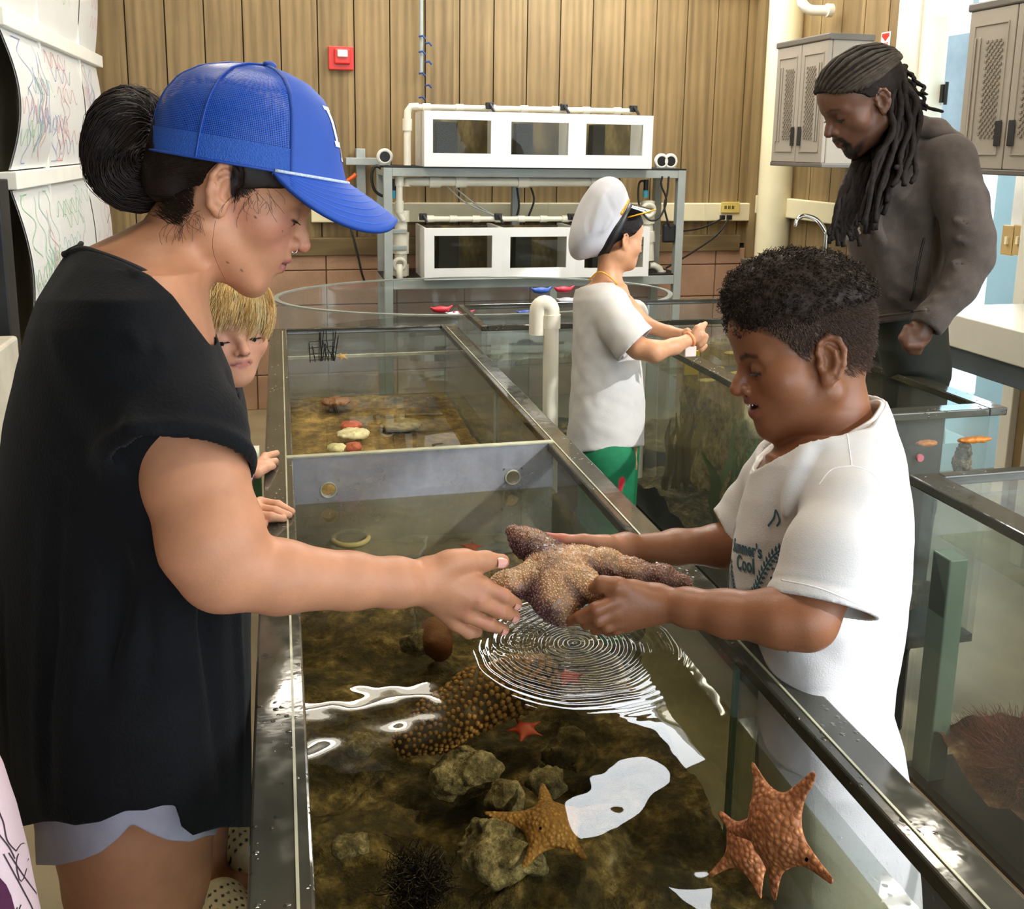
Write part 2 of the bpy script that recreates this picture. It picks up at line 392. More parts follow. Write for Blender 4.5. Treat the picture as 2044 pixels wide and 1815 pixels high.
M_block=basic('painted concrete block','b08b70',.75,var=.16,vs=5,bump=.5,bs=90)
M_trimw=wood('weathered trim board','6e5a38','8d7850',0,rough=.7)
M_cream=basic('cream painted metal','e8dcb4',.45,var=.05)
M_white=basic('white plastic','eceae2',.35,var=.04)
M_pvc=basic('white pvc pipe','ebe6d4',.3,var=.06)
M_floor=basic('worn concrete floor','9a8a6c',.45,var=.2,vs=3,bump=.2)
M_grey=basic('grey painted steel','a3aaa6',.45,var=.08,vs=12)
M_black=basic('black plastic','141414',.45)
M_cable=basic('black cable','18181a',.5)
M_alu=basic('worn aluminium','9c9c98',.3,metal=.9,var=.1)
M_chrome=basic('chrome','d8d8d8',.08,metal=1.)
M_ceil=basic('dark ceiling boards','3a2e20',.8,var=.2)
def struct(name,mb,m,**k): o=mb.build(name,m,**k); o['kind']='structure'; return o
def planks(a,b,fix,z0,z1,sp,g,axis,depth,front):
    "plank faces as separate raised boards on one mesh; axis=running axis; fix=coordinate of the face"
    mb=MB(); x=a
    while x<b-1e-4:
        x1=min(x+sp,b); lo=[0,0,z0]; hi=[0,0,z1]; lo[axis]=x+g/2; hi[axis]=x1-g/2; o=1-axis; lo[o]=fix; hi[o]=fix+depth*front; mb.box(lo,hi); x=x1
    return mb
struct('floor',MB().box((XL-1,YF-3,-.05),(XR+3,YB,0)),M_floor)
# back wall: plywood above, blocks below
mb=planks(XL,XR+.1,YB,.93,ZC,.197,.007,0,.02,1); w=struct('wall_back',mb,M_pl)
struct('wall_back_backing',MB().box((XL-.1,YB+.012,0),(XR+.1,YB+.1,ZC)),M_dark)
mb=MB(); bw,bh=.40,.2
for j in range(5):
    z0=j*bh; off=(j%2)*0.; x=XL
    while x<XR: mb.box((x+.003,YB-.03,z0+.003 if j else 0),(min(x+bw,XR)-.003,YB+.02,min(z0+bh-.003,.9)),.004); x+=bw
    if j==3: pass
struct('wall_back_lower',mb,M_block)
struct('wall_back_mortar',MB().box((XL,YB-.022,0),(XR,YB+.015,.9)),basic('mortar','6d543f',.9))
struct('trim_1',MB().box((XL,YB-.05,.885),(XR-.05,YB+.02,.985),.004),M_trimw)
struct('trim_2',MB().box((XL,YB-.04,2.43),(XR,YB+.02,2.5),.004),basic('dark beam','4a3a22',.7))
# left wall, right wall with door opening, ceiling, wall behind the camera with a wide open front
struct('wall_left',MB().box((XL-.1,YF,0),(XL,YB,ZC)),basic('left wall paint','6f6857',.8))
DY0,DY1=3.16,3.86
mb=MB(); sp=.2; y=DY1+.11
mb=planks(DY1+.11,YB,XR,0.,ZC,.2,.007,1,.02,1)
mb2=planks(1.0,DY0-.06,XR,.0,ZC,.2,.007,1,.02,1); mb.add(np.concatenate(mb2.v),mb2.f)
mb.box((XR,DY0-.06,2.25),(XR+.02,DY1+.11,ZC)); struct('wall_right',mb,M_plr)
struct('wall_right_backing',MB().box((XR+.012,DY1+.1,0),(XR+.1,YB,ZC)).box((XR+.012,1.,0),(XR+.1,DY0-.05,ZC)).box((XR+.012,DY0-.1,2.3),(XR+.1,DY1+.2,ZC)),M_dark)
struct('wall_front',MB().box((XL,YF-.1,2.55),(XR+.1,YF,ZC)).box((XL,YF-.1,0),(XL+.35,YF,2.55)).box((XR-.35,YF-.1,0),(XR+.1,YF,2.55)),basic('front wall','cfc6b2',.7))
struct('ceiling',MB().box((XL-.1,YF,ZC),(XR+.1,YB+.1,ZC+.08)),M_ceil)
# door frame, door leaf, outside
M_wp=basic('white gloss paint','dfd9c8',.3,var=.04)
struct('trim_3',MB().box((XR-.03,DY1,0),(XR+.1,DY1+.2,2.32),.004).box((XR-.045,DY1+.02,0),(XR,DY1+.09,2.32),.004).box((XR-.03,DY0-.06,0),(XR+.1,DY0,2.32),.004).box((XR-.03,DY0-.06,2.25),(XR+.1,DY1+.2,2.34),.004),M_wp)
d=empty('door_1',(XR+.12,DY1-.13,0)); d['kind']='structure'
M_blue=basic('pale blue door paint','bfe2f0',.4,var=.04)
MB().box((XR+.11,DY1-.16,.02),(XR+1.0,DY1-.12,2.22),.004).build('door_leaf',M_blue,d)
MB().box((XR+.08,DY1-.02,1.73),(XR+.1,DY1-.0,1.81)).cyl((XR+.09,DY1-.03,1.72),(XR+.09,DY1-.03,1.82),.008).build('hinge',M_black,d)
struct('wall_outside',MB().box((XR+1.1,1.5,0),(XR+1.2,7.,2.2)),basic('outside wall','dcf0f8',.6))
struct('trim_4',MB().box((1.0,YF-.0,0),(1.02,YF,0.01)),M_wp)
# round post in the corner
mb=MB(); p0=aty(1572,0,5.02); mb.tube([(p0[0],5.02,0),(p0[0],5.02,1.5),(p0[0],5.02,ZC)],.096,32)
o=mb.build('support_post',M_cream,None,auto=60); tag(o,'round cream painted post standing in the far right corner','post')
# whiteboards on the left wall
M_wb=basic('whiteboard sheet','e3e5e4',.35,var=.03,vs=3)
M_rail=basic('white wooden rail','efeee6',.5,var=.04)
XW=-.88
def bow(y,z,z0,z1,am): return XW+am*math.sin(math.pi*(z-z0)/(z1-z0))
SCR=[('green','9dcba0'),('blue','8f9cc8'),('red','d8a3a6'),('teal','a9cfc4')]
SM={n:basic('marker '+n,c,.6) for n,c in SCR}
def board(y0,y1,z0,z1,am,label,seed,cols,nl=9):
    root=empty('whiteboard',(XW,(y0+y1)/2,z0),0,label,'whiteboard','whiteboards on the left wall')
    ny,nz=8,26; G=[[(bow(0,z,z0,z1,am),y,z) for z in np.linspace(z0,z1,nz)] for y in np.linspace(y0,y1,ny)]
    G2=[[(p[0]-.006,p[1],p[2]) for p in r] for r in G]; mb=MB().grid(G).grid(G2,flip=True)
    sheet=mb.build('sheet',M_wb,root,True)
    rg=random.Random(seed); L=y1-y0
    for cname in cols:
        mb=MB()
        for k in range(nl if cname==cols[0] else 4):
            yc=y0+L*rg.uniform(.15,.85); zc=z0+(z1-z0)*rg.uniform(.1,.9); am2=rg.uniform(.03,.12); P=[]
            vert=rg.random()<.6; ph=rg.uniform(0,6)
            for i in range(26):
                s=i/25-.5
                yy=yc+(am2*.5*math.sin(s*14+ph) if vert else s*L*.5); zz=zc+(s*.3 if vert else .03*math.sin(s*18+ph))
                yy=min(max(yy,y0+.02),y1-.02); zz=min(max(zz,z0+.02),z1-.02); P.append((yy,zz))
            V,fc=ribbon(P,.0042); mb.add([(bow(0,v[1],z0,z1,am)+.0015,v[0],v[1]) for v in V],fc)
        mb.build('marker_drawing',SM[cname],root)
    return root
yb=lambda x,y: atx(x,y,XW)[1]
ya,ybb,yc_,yd=yb(8,200),yb(82,200),yb(160,200),5.34
for i,(a,b) in enumerate(((ya,ybb),(ybb,yc_),(yc_,yd))):
    side=['nearest the camera','in the middle','beside the far wall'][i]
    board(a+.01,b-.01,1.40,1.87,.05 if i==0 else .02,'whiteboard sheet of the middle row covered in marker scribbles, the one '+side,10+i,[['blue','green','red'],['red','blue'],['blue','red']][i])
    board(a+.01,b-.01,1.93,2.6,.03,'plain whiteboard sheet above the top rail, the one '+side,20+i,[['red'],['red','green'],['red']][i],4)
    board(a+.01,b-.01,.72,1.33,.05 if i==0 else .03,'whiteboard sheet of the bottom row below the lower rail, the one '+side,30+i,[['green','teal','red'],['teal','green'],['red']][i],12)
for z,l in ((1.9,'upper white wooden rail between the whiteboards'),(1.365,'lower white wooden rail between the whiteboards')):
    o=MB().box((XW-.03,ya-.02,z-.03),(XW+.025,yd+.05,z+.03),.004).build('board_rail',M_rail); tag(o,l,'rail')
for y_,n in ((ybb,'first seam strip'),(yc_,'second seam strip')):
    o=MB().box((XW-.01,y_-.008,.75),(XW+.012,y_+.008,2.6),.002).build('seam_strip',M_rail); tag(o,'thin white vertical strip joining the whiteboards, '+('nearer' if y_==ybb else 'farther')+' one','strip')
p=aty(0,500,3.3); o=MB().box((XW-.02,3.22,0),(XW+.05,3.33,1.38),.004).build('metal_upright',basic('dark worn steel','3a3d40',.5,metal=.6,var=.3)); tag(o,'dark worn steel upright at the near end of the whiteboards','upright')
o=MB().box((XW-.06,2.5,.0),(XW+.1,3.1,.92),.01).build('storage_bin',basic('rust stained white bin','cfc9b8',.5,var=.2)); tag(o,'white bin with rust stains at the left edge behind the woman','bin')
# fire alarm, conduit, raceway, outlet
def At(x,y,Y=YB): return aty(x,y,Y)
M_red=basic('red plastic','d8332a',.35,var=.05)
a=At(655,92,YB-.01); b=At(706,141,YB-.01); r=empty('fire_alarm',((a[0]+b[0])/2,YB-.003,b[2]),0,'red square fire alarm strobe on the wooden back wall','alarm')
MB().box((a[0],YB-.003,b[2]),(b[0],YB-.03,a[2]),.005).build('housing',M_red,r)
MB().box((a[0]+.03,YB-.03,b[2]+.03),(b[0]-.02,YB-.055,a[2]-.012),.008).build('front_cover',M_red,r)
MB().box((a[0]+.045,YB-.055,a[2]-.06),(b[0]-.035,YB-.072,a[2]-.022),.006).build('strobe_lens',basic('clear strobe lens','e9e4dc',.15),r)
a=At(841,0,5.46); b=At(843,205,5.46)
o=MB().cyl((a[0],5.47,1.9),(a[0],5.47,ZC),.011).build('wall_conduit',M_grey,None,auto=60); tag(o,'thin grey conduit running up the wooden back wall','conduit')
for i,y_ in enumerate((73,87,104,124,147,171,195)):
    p=At(843+(6 if i%2 else -7),y_,5.45); o=MB().tube([p,p+np.array([.02,-.01,.004]),p+np.array([.035,0,-.01])],.006,6).build('blue_tag',basic('blue tag','30508c',.4)); tag(o,'small blue cable tie on the grey conduit above the tanks','cable tie','blue ties on the conduit')
a=At(620,404); b=At(1512,440)
r=empty('cable_raceway',(a[0],YB-.001,b[2]),0,'long cream cable raceway running along the back wall','raceway')
MB().box((a[0],YB-.002,b[2]),(b[0],YB-.05,a[2]),.006).build('channel',M_cream,r)
for x_ in (760,1090,1400): q=At(x_,420); MB().box((q[0]-.003,YB-.05,b[2]),(q[0]+.003,YB-.053,a[2])).build('joint_clip',M_cream,r)
a=At(1432,402); b=At(1467,424); r=empty('power_outlet',(a[0],YB-.05,b[2]),0,'yellowed power outlet on the cream raceway','outlet')
MB().box((a[0],YB-.05,b[2]),(b[0],YB-.062,a[2]),.004).build('cover_plate',basic('yellowed plastic','d8c069',.4),r)
for i in range(3): MB().box((a[0]+.02+.025*i,YB-.062,b[2]+.025),(a[0]+.026+.025*i,YB-.064,b[2]+.045)).box((a[0]+.03+.025*i,YB-.062,b[2]+.025),(a[0]+.034+.025*i,YB-.064,b[2]+.045)).build('socket_slot',M_black,r)
def cable(name,pts,rad,label,m=M_cable,Y=5.4,n=24,cat='cable',grp=None):
    P=[At(x,y,Y if len(q)==0 else q[0]) for x,y,*q in pts]; o=MB().tube(smooth_path(P,n),rad,8).build(name,m,None,True); return tag(o,label,cat,grp)
cable('power_cable',[(1443,436,5.43),(1400,455,5.3),(1350,462,5.1),(1330,458,5.05)],.006,'black cable plugged into the left socket of the raceway')
cable('power_cable',[(1455,436,5.43),(1430,470,5.35),(1380,505,5.2),(1330,535,5.05)],.006,'black cable from the right socket sloping down behind the rack')
for x_,l in ((1442,'left'),(1456,'right')):
    p=At(x_,434,5.43); o=MB().box(p-.014,p+.014,.004).build('power_plug',M_black); tag(o,'black plug in the '+l+' socket of the raceway','plug')
o=MB().box((XR-.045,4.1,1.13),(XR-.001,5.3,1.24),.006).build('cable_raceway',M_cream); tag(o,'short cream cable raceway on the right wall behind the tap','raceway')
# fire sign on the right wall
a=atx(1761,70,XR); z0,z1=atx(1768,130,XR)[2]-.12,a[2]+.01; y0=atx(1777,90,XR)[1]; y1=a[1]
r=empty('fire_sign',(XR-.003,(y0+y1)/2,z0),0,'narrow red and white fire alarm sign on the wall behind the man','sign')
MB().box((XR-.001,y0,z0),(XR-.004,y1,z1)).build('sign_plate',basic('white sign','f2efe9',.4),r)
MB().prism([(y0+.012,z1-.022),(y1-.012,z1-.022),((y0+y1)/2,z1-.042)],0,XR-.004,XR-.006).box((XR-.004,y0+.008,z1-.022),(XR-.006,y1-.008,z1-.006)).build('red_arrow',M_red,r)
for s,zz,sz in (('FIRE',z1-.070,.05),('ALARM',z1-.125,.048)):
    v,f=textmesh(s,sz,bold=.001)
    if len(v): 
        wv=v[:,0].max()-v[:,0].min(); sc=(y1-y0-.02)/wv; V=[(XR-.006,y1-.01-(q[0]-v[:,0].min())*sc,zz+q[1]*(1.25 if s=='ALARM' else .6)) for q in v]; MB().add(V,f).build('sign_lettering',M_red,r)
# pvc elbow up right, sink with tap, small things
_p0=J(1601,0,4.9); p=[np.array([_p0[0],_p0[1],ZC]),_p0+[0,0,.2],_p0+[0,0,.1],_p0,J(1606,12,4.9),J(1620,20,4.9),J(1660,21,4.9)]
o=MB().tube(smooth_path(p,40),.026,16).tube([p[6]-np.array([.03,0,0]),p[6]],.034,16).build('pipe_elbow',M_pvc,None,auto=50); tag(o,'white pipe elbow hanging under the ceiling beside the post','pipe')
zs=.905; a=atz(1443,507,zs); a[1]=4.9
r=empty('sink_bench',(2.6,4.75,0),0,'steel sink bench in the far right corner behind the round post','sink')
MB().box((a[0],4.05,zs-.03),(XR-.01,a[1],zs),.004).build('bench_top',M_alu,r); MB().box((a[0]+.04,4.1,.1),(XR-.03,a[1]-.06,zs-.03),.01).build('bench_body',basic('brown cupboard','7b5b44',.6),r)
q=[J(1650,466,4.95),J(1632,440,4.95),J(1606,431,4.95),J(1592,438,4.95),J(1588,452,4.95)]
tp=empty('sink_tap',tuple(np.array([q[0][0],q[0][1],zs])),0,'chrome swan neck tap over the steel sink','tap')
MB().tube(smooth_path(q,20),.012,12).build('spout',M_chrome,tp,True); MB().cyl((q[0][0],q[0][1],zs),q[0],.014).build('stem',M_chrome,tp,auto=60)
# ---- cabinets on the right wall
M_cab=basic('taupe resin','93897b',.45,var=.05); M_cabd=basic('dark taupe resin','5d564e',.45)
def wall_cabinet(y0,y1,label,z0=1.43,z1=2.03,x0=2.45,x1=XR):
    r=empty('wall_cabinet',(x0+.2,(y0+y1)/2,z0),0,label,'cabinet')
    MB().box((x0+.02,y0,z0+.015),(x1,y1,z1-.02),.006).box((x0+.02+.06,y0-.002,z0+.09),(x0+.1,y0,z1-.1)).build('body',M_cab,r)
    MB().box((x0-.005,y0-.01,z1-.025),(x1,y1+.01,z1+.005),.006).build('top_trim',M_cabd,r); MB().box((x0,y0-.006,z0),(x1,y1+.006,z0+.02),.004).build('base_trim',M_cabd,r)
    if x1<XR-.01: MB().box((x1-.01,y1-.06,z0+.1),(XR,y1-.01,z1-.1)).build('mounting_cleat',M_trimw,r)
    L=(y1-y0)/2
    for i in range(2):
        a=y0+L*i+.002; b=y0+L*(i+1)-.002; mb=MB().box((x0,a,z0+.02),(x0+.02,b,z1-.025),.004)
        dd=mb.build('door',M_cab,r); hy=b-.03 if i==0 else a+.03
        # raised frame, ribs and perforated lattice strip
        m2=MB(); e=.0035; ins=.03
        for (p0,p1) in (((a+ins+.005,z0+.07),(b-ins-.005,z0+.075)),((a+ins+.005,z1-.08),(b-ins-.005,z1-.075)),((a+ins,z0+.07),(a+ins+.005,z1-.075)),((b-ins-.005,z0+.07),(b-ins,z1-.075))): m2.box((x0,p0[0],p0[1]),(x0-e,p1[0],p1[1]))
        w_=b-a; s0=a+w_*.2 if i else a+w_*.35
        for k in range(2): yy=(b-w_*.2-k*w_*.1) if i else (a+w_*.2+k*w_*.08); m2.box((x0,yy,z0+.12),(x0-.006,yy+.008,z1-.12),.002)
        m2.build('raised_ribs',M_cab,dd)
        m3=MB(); ya_=a+w_*.4 if i==0 else a+w_*.22; nz=30
        for k in range(nz):
            zz=z0+.13+k*(z1-z0-.26)/nz
            for j in range(4):
                yy=ya_+(j+.5*(k%2))*w_*.09; m3.box((x0-.0005,yy,zz),(x0-.004,yy+w_*.05,zz+.008))
        o=m3.build('lattice_panel',basic('lattice shade','7d7364',.5),dd)
        MB().box((x0-.002,hy-.014,z0+.1),(x0-.008,hy+.014,z0+.19),.003).build('handle',M_black,dd)
    return r
wall_cabinet(4.02,4.49,'taupe resin wall cabinet hanging beside the round post behind the man',x1=2.68)
wall_cabinet(2.63,3.10,'taupe resin wall cabinet cut by the right edge of the photo')
# ---- counter along the right wall
r=empty('work_counter',(2.55,2.2,0),0,'long white counter with a grey beam along the right wall','counter')
MB().box((2.3,1.3,.83),(XR-.005,3.02,.945),.004).build('worktop',M_wp,r)
MB().box((2.32,1.32,.75),(2.38,3.0,.83),.003).box((2.7,1.32,.75),(2.76,3.0,.83),.003).build('support_beam',basic('dark grey beam','5b6468',.5,var=.1),r)
for y_ in (1.5,2.75): MB().box((2.62,y_,0),(2.7,y_+.06,.76),.003).build('leg',M_wp,r)
MB().add(*(lambda c:(c,[(0,1,2,3),(4,7,6,5),(0,4,5,1),(1,5,6,2),(2,6,7,3),(3,7,4,0)]))([(2.36,2.45,.75),(2.44,2.45,.75),(2.7,2.45,.2),(2.62,2.45,.2),(2.36,2.49,.75),(2.44,2.49,.75),(2.7,2.49,.2),(2.62,2.49,.2)])).build('diagonal_brace',basic('red brown brace','6b3a26',.6),r)
# notice and switches on right wall over counter
q=atx(2030,425,XR); o=MB().box((XR-.002,q[1]-.2,q[2]-.1),(XR-.006,q[1]+.02,q[2]+.2)).build('paper_notice',basic('paper','e6e4dc',.7)); tag(o,'white paper notice pinned above the counter at the right edge','notice')
for i,x_ in enumerate((2016,2038)):
    q=atx(x_,480,XR); r=empty('light_switch',(XR-.004,q[1],q[2]),0,['left','right'][i]+' of the two wooden switch plates above the counter','switch')
    MB().box((XR-.001,q[1]-.035,q[2]-.06),(XR-.012,q[1]+.035,q[2]+.06),.004).build('switch_plate',basic('tan plate','b89a62',.5),r); MB().box((XR-.012,q[1]-.006,q[2]-.015),(XR-.022,q[1]+.006,q[2]+.015)).build('lever',M_cream,r)
o=MB().box((XR-.02,1.2,1.0),(XR+.03,3.05,1.06)).build('ledge_board',M_trimw); tag(o,'weathered wooden board along the wall just above the counter','board')
# ================================================================== RACK with aquarium units
YR=5.0
fr=empty('metal_rack',(1.37,YR+.15,0),0,'grey painted steel rack holding two rows of white aquariums','rack')
zt,zl=1.39,.80; x0,x1=.53,2.215; yb0,yb1=YR,YR+.38; s=.045
def beam(a,b,nm='frame_tube'): MB().box(a,b,.003).build(nm,M_grey,fr)
for y_ in (yb0,yb1-s):
    for x_ in (x0,x1-s): beam((x_,y_,0),(x_+s,y_+s,zt),'leg')
    beam((x0+s,y_+.001,zt-s),(x1-s,y_+s-.001,zt),'cross_beam'); beam((x0+s,y_+.001,zl-.05),(x1-s,y_+s-.001,zl),'cross_beam')
for x_ in (x0,x1-s):
    for z_ in (zt,zl): beam((x_+.001,yb0+s,z_-s),(x_+s-.001,yb1-s,z_-.001),'side_beam')
beam((1.30,yb1-s+.002,.8),(1.345,yb1-.002,zt-s),'middle_post'); beam((1.44,YR+.002,0),(1.48,YR+s-.002,zl-.05),'middle_post')
MB().box((x0,yb0,zt),(x1,yb1,zt+.008)).build('shelf_board',M_black,fr); MB().box((x0,yb0+.01,zl),(x1,yb1,zl+.008)).build('shelf_board',M_black,fr)
M_aq=basic('white aquarium frame','f1f1ee',.35,var=.03)
M_aqin=NT('murky tank interior'); v=M_aqin.coord('Object',(1,1,.35)); nn=M_aqin.noise(v,11.,5)
M_aqin.bsdf(Base_Color=M_aqin.ramp(nn,[(.35,lin('2f2b22')),(.5,lin('5c4f33')),(.7,lin('8d7c50'))]),Roughness=.7); M_aqin=M_aqin.m
M_pane=glassy('aquarium pane',(.8,.8,.75),1.2)
M_gdark=basic('dark tube','2b2a28',.5)
names=['left','middle','right']
def aquariums(zb,zh,xs,row,wins,yf=4.93):
    for i in range(3):
        a,b=xs[i],xs[i+1]; r=empty('display_aquarium',((a+b)/2,yf+.15,zb),0,'white framed aquarium box with a dark window, %s one of the %s row'%(names[i],row),'aquarium','white aquariums on the rack')
        wa,wb,wz0,wz1=wins[i]; yb_=yf+.33
        mb=MB().box((a,yf,zb),(b,yf+.02,wz0)).box((a,yf,wz1),(b,yf+.02,zb+zh)).box((a,yf,wz0),(wa,yf+.02,wz1)).box((wb,yf,wz0),(b,yf+.02,wz1))
        mb.box((a,yf+.02,zb),(a+.012,yb_,zb+zh)).box((b-.012,yf+.02,zb),(b,yb_,zb+zh)).box((a+.012,yf+.02,zb),(b-.012,yb_,zb+.015)); mb.build('casing',M_aq,r)
        MB().box((a+.012,yb_-.02,zb+.015),(b-.012,yb_,zb+zh-.012)).build('back_panel',M_aqin,r)
        MB().box((wa-.004,yf+.008,wz0-.004),(wb+.004,yf+.014,wz1+.004)).build('window_pane',M_pane,r)
        MB().box(((wa+wb)/2-.1+.02*i,yb_-.14,zb+.02),((wa+wb)/2+.01,yb_-.06,zb+zh-.05)).build('filter_block',M_gdark,r)
def zx(x,y,Y=4.93): p=aty(x,y,Y); return p[0],p[2]
def wins(L):
    o=[]
    for (a,t,b,bo) in L: p=zx(a,t); q=zx(b,bo); o.append((p[0],q[0],q[1],p[1]))
    return o
xs=[zx(847,330)[0],zx(1002,300)[0],zx(1152,300)[0],zx(1302,300)[0]]
aquariums(1.398,zx(1000,224)[1]-1.398,xs,'upper',wins([(864,238,980,307),(1021,243,1134,310),(1171,247,1282,311)]))
xs=[zx(847,450)[0],zx(1002,450)[0],zx(1150,450)[0],zx(1298,450)[0]]
aquariums(.808,zx(1000,455)[1]-.808,xs,'lower',wins([(867,471,982,535),(1019,473,1130,534),(1168,474,1283,534)]))
def pipe(name,pts,rad,label,m=M_pvc,collars=(),n=None,cat='pipe',grp=None):
    r=empty(name,tuple(pts[0]),0,label,cat,grp); MB().tube(pts if n is None else smooth_path(pts,n),rad,16).build('pipe_run',m,r,auto=50)
    for c in collars:
        a=np.array(pts[c[0]],float); b=np.array(pts[c[0]+1],float); t=c[1]; q=a+(b-a)*t; u=(b-a)/np.linalg.norm(b-a); MB().cyl(q-u*.03,q+u*.03,rad*1.3,16).build('collar',m,r,auto=50)
    return r
P=lambda x,y,Y=5.0: aty(x,y,Y)
def feed(y0,y1,xa,xb,valves,label,Y):
    r=empty('feed_pipe',tuple(P(xa,y0,Y)),0,label,'pipe'); a,b=P(xa,y0,Y),P(xb,y1,Y); MB().tube([a,a+(b-a)*.5,b],.014,16).build('pipe_run',M_pvc,r,auto=50)
    for i in range(7): q=a+(b-a)*(i+.5)/7; u=(b-a)/np.linalg.norm(b-a); MB().cyl(q-u*.02,q+u*.02,.0185,16).build('collar',M_pvc,r,auto=50)
    for x_ in valves:
        t=(x_-xa)/(xb-xa); q=a+(b-a)*t; v=MB().box(q+np.array([-.02,-.03,-.005]),q+np.array([.02,.0,.03]),.004).tube([q+np.array([0,-.03,.02]),q+np.array([.02,-.05,-.02])],.008,8).build('valve_handle',M_black,r)
    return r
feed(213,222,818,1262,(970,1118,1262),'thin white feed pipe along the top of the upper aquariums',5.02)
feed(437,437,835,1150,(843,990,1138),'thin white feed pipe along the top of the lower aquariums',5.02)
pipe('drop_pipe',[P(813,330),P(813,240),P(814,222),P(820,213),P(835,213)],.019,'white pipe rising at the left end of the upper aquariums',collars=((0,.9),))
pipe('drain_pipe',[P(812,372,5.08),P(812,363,5.08),P(830,363,5.08),P(1192,364,5.08)],.024,'thick white drain pipe under the top shelf of the rack',collars=((2,.1),(2,.24),(2,.58),(2,.99)))
pipe('riser_pipe',[P(797,350,5.06),P(797,400,5.06),P(797,425,5.06),P(806,440,5.06)],.018,'thin white pipe hanging at the left end inside the rack',collars=((0,.2),(1,.5)))
pipe('standpipe',[P(801,425,5.1),P(800,480,5.1),P(800,553,5.1)],.034,'thick white standpipe at the left end of the lower shelf',collars=((0,.1),(0,.9),(1,.2),(1,.8)))
p=P(797,528,5.05); o=MB().ring(p,(0,1,.2),.03,.012).cyl(p,p+np.array([0,-.02,-.1]),.018).build('pipe_fitting',M_pvc,None,True); tag(o,'round white pipe fitting at the foot of the left standpipe','fitting')
for y_ in (462,495): p=P(797,y_,5.06); o=MB().box(p+[-.04,-.01,-.012],p+[.04,.02,.012],.003).build('pipe_clamp',M_grey); tag(o,'grey clamp around the left standpipe, '+('upper' if y_==462 else 'lower'),'clamp')
pipe('corner_pipe',[P(1296,530,5.1),P(1305,530,5.1),P(1316,536,5.1),P(1320,545,5.1),P(1320,556,5.1)],.02,'small white elbow pipe right of the lower aquariums',collars=((3,.5),))
pipe('valve_standpipe',[P(1293,400,5.1),P(1293,440,5.1),P(1295,520,5.1)],.03,'white valve pipe at the right end of the lower shelf',collars=((0,.3),(0,.9),(1,.4)))
p=P(1294,420,5.06); o=MB().ring(p,(0,1,.1),.035,.014).build('valve_ring',M_pvc,None,True); tag(o,'white ring of the valve right of the captain hat','ring')
for x_,l in ((1289,'right'),(786,'left')):
    p=P(x_,380,5.08); o=MB().cyl(p,p+np.array([0,0,.06]),.014).build('air_plug',M_black); tag(o,'small black pump plug near the %s end of the rack'%l,'pump'); q=p-np.array([0,0,.04]); o=MB().cyl(q,p,.016).build('blue_fitting',basic('cyan fitting','45a5bf',.3)); tag(o,'small cyan hose fitting under the %s pump plug'%l,'fitting')
cable('pump_cable',[(1289,372,5.08),(1285,362,5.08),(1276,366,5.08),(1274,395,5.08),(1280,420,5.06),(1298,440,5.0),(1318,432,5.0),(1330,400,5.0),(1320,370,5.0),(1322,352,5.0)],.006,'black looping cable at the right end of the rack',n=60)
cable('pump_cable',[(1335,352,5.0),(1332,385,5.0),(1326,410,5.0),(1332,440,5.0),(1338,455,5.0)],.006,'black cable hanging to the power brick inside the rack',n=30)
cable('pump_cable',[(1032,375,5.2),(1036,410,5.2),(1032,430,5.2)],.006,'short black cable left of the rack middle post',n=16)
cable('pump_cable',[(1060,375,5.2),(1066,400,5.2),(1055,432,5.2)],.006,'short black cable right of the rack middle post',n=16)
cable('air_hose',[(892,372,5.1),(930,405,5.1),(985,430,5.05)],.004,'thin clear air hose sloping under the drain pipe',m=M_grey,cat='hose')
cable('air_hose',[(905,372,5.1),(955,412,5.1),(1000,436,5.05)],.004,'thin clear air hose sloping just right of its twin',m=M_grey,cat='hose')
p=P(1337,463,5.02); o=MB().box(p+[-.045,-.02,-.06],p+[.03,.02,.045],.012).build('power_brick',M_black); tag(o,'black power brick hanging at the right end of the rack','power brick')
for x_,y_,l in ((768,313,'left end'),(1320,322,'right end, inner'),(1338,322,'right end, outer')):
    p=P(x_,y_,5.2); r=empty('circulation_head',tuple(p),0,'round white rimmed pump head on the rack top, '+l,'pump'); MB().ring(p,(0,1,0),.033,.012).build('rim',M_white,r,True); MB().cyl(p+[0,.02,0],p-[0,.01,0],.03).build('hub',M_black,r,auto=60); MB().box(p+[-.03,-.01,-.09+.02],p+[.03,.03,-.03]).build('stand',M_grey,r)
cable('coiled_hose',[(775,345,5.15),(750,332,5.15),(742,352,5.15),(748,380,5.15),(768,392,5.15),(778,378,5.15)],.008,'black hose coiled beside the left leg of the rack',n=40,cat='hose')
p=aty(690,322,5.4); q=aty(765,326,5.4); o=MB().box((p[0],5.38,p[2]-.02),(q[0],5.47,p[2]+.02),.003).box((p[0]+.06,5.42,p[2]-.2),(p[0]+.11,5.49,p[2]+.07),.003).build('wall_bracket',M_grey,None); tag(o,'dark grey metal bracket on the wall beside the cap brim','bracket')
p=aty(700,357,5.37); o=MB().tube([p+[-.03,0,-.02],p,p+[.03,0,.025]],.012,10).build('orange_lever',basic('orange plastic','e0602a',.4)); tag(o,'small orange lever just beyond the cap brim','lever')
cable('wall_cable',[(700,455,5.43),(712,500,5.4),(722,545,5.4),(727,560,5.4)],.006,'dark cable hanging down the pink blocks left of the rack',n=12)

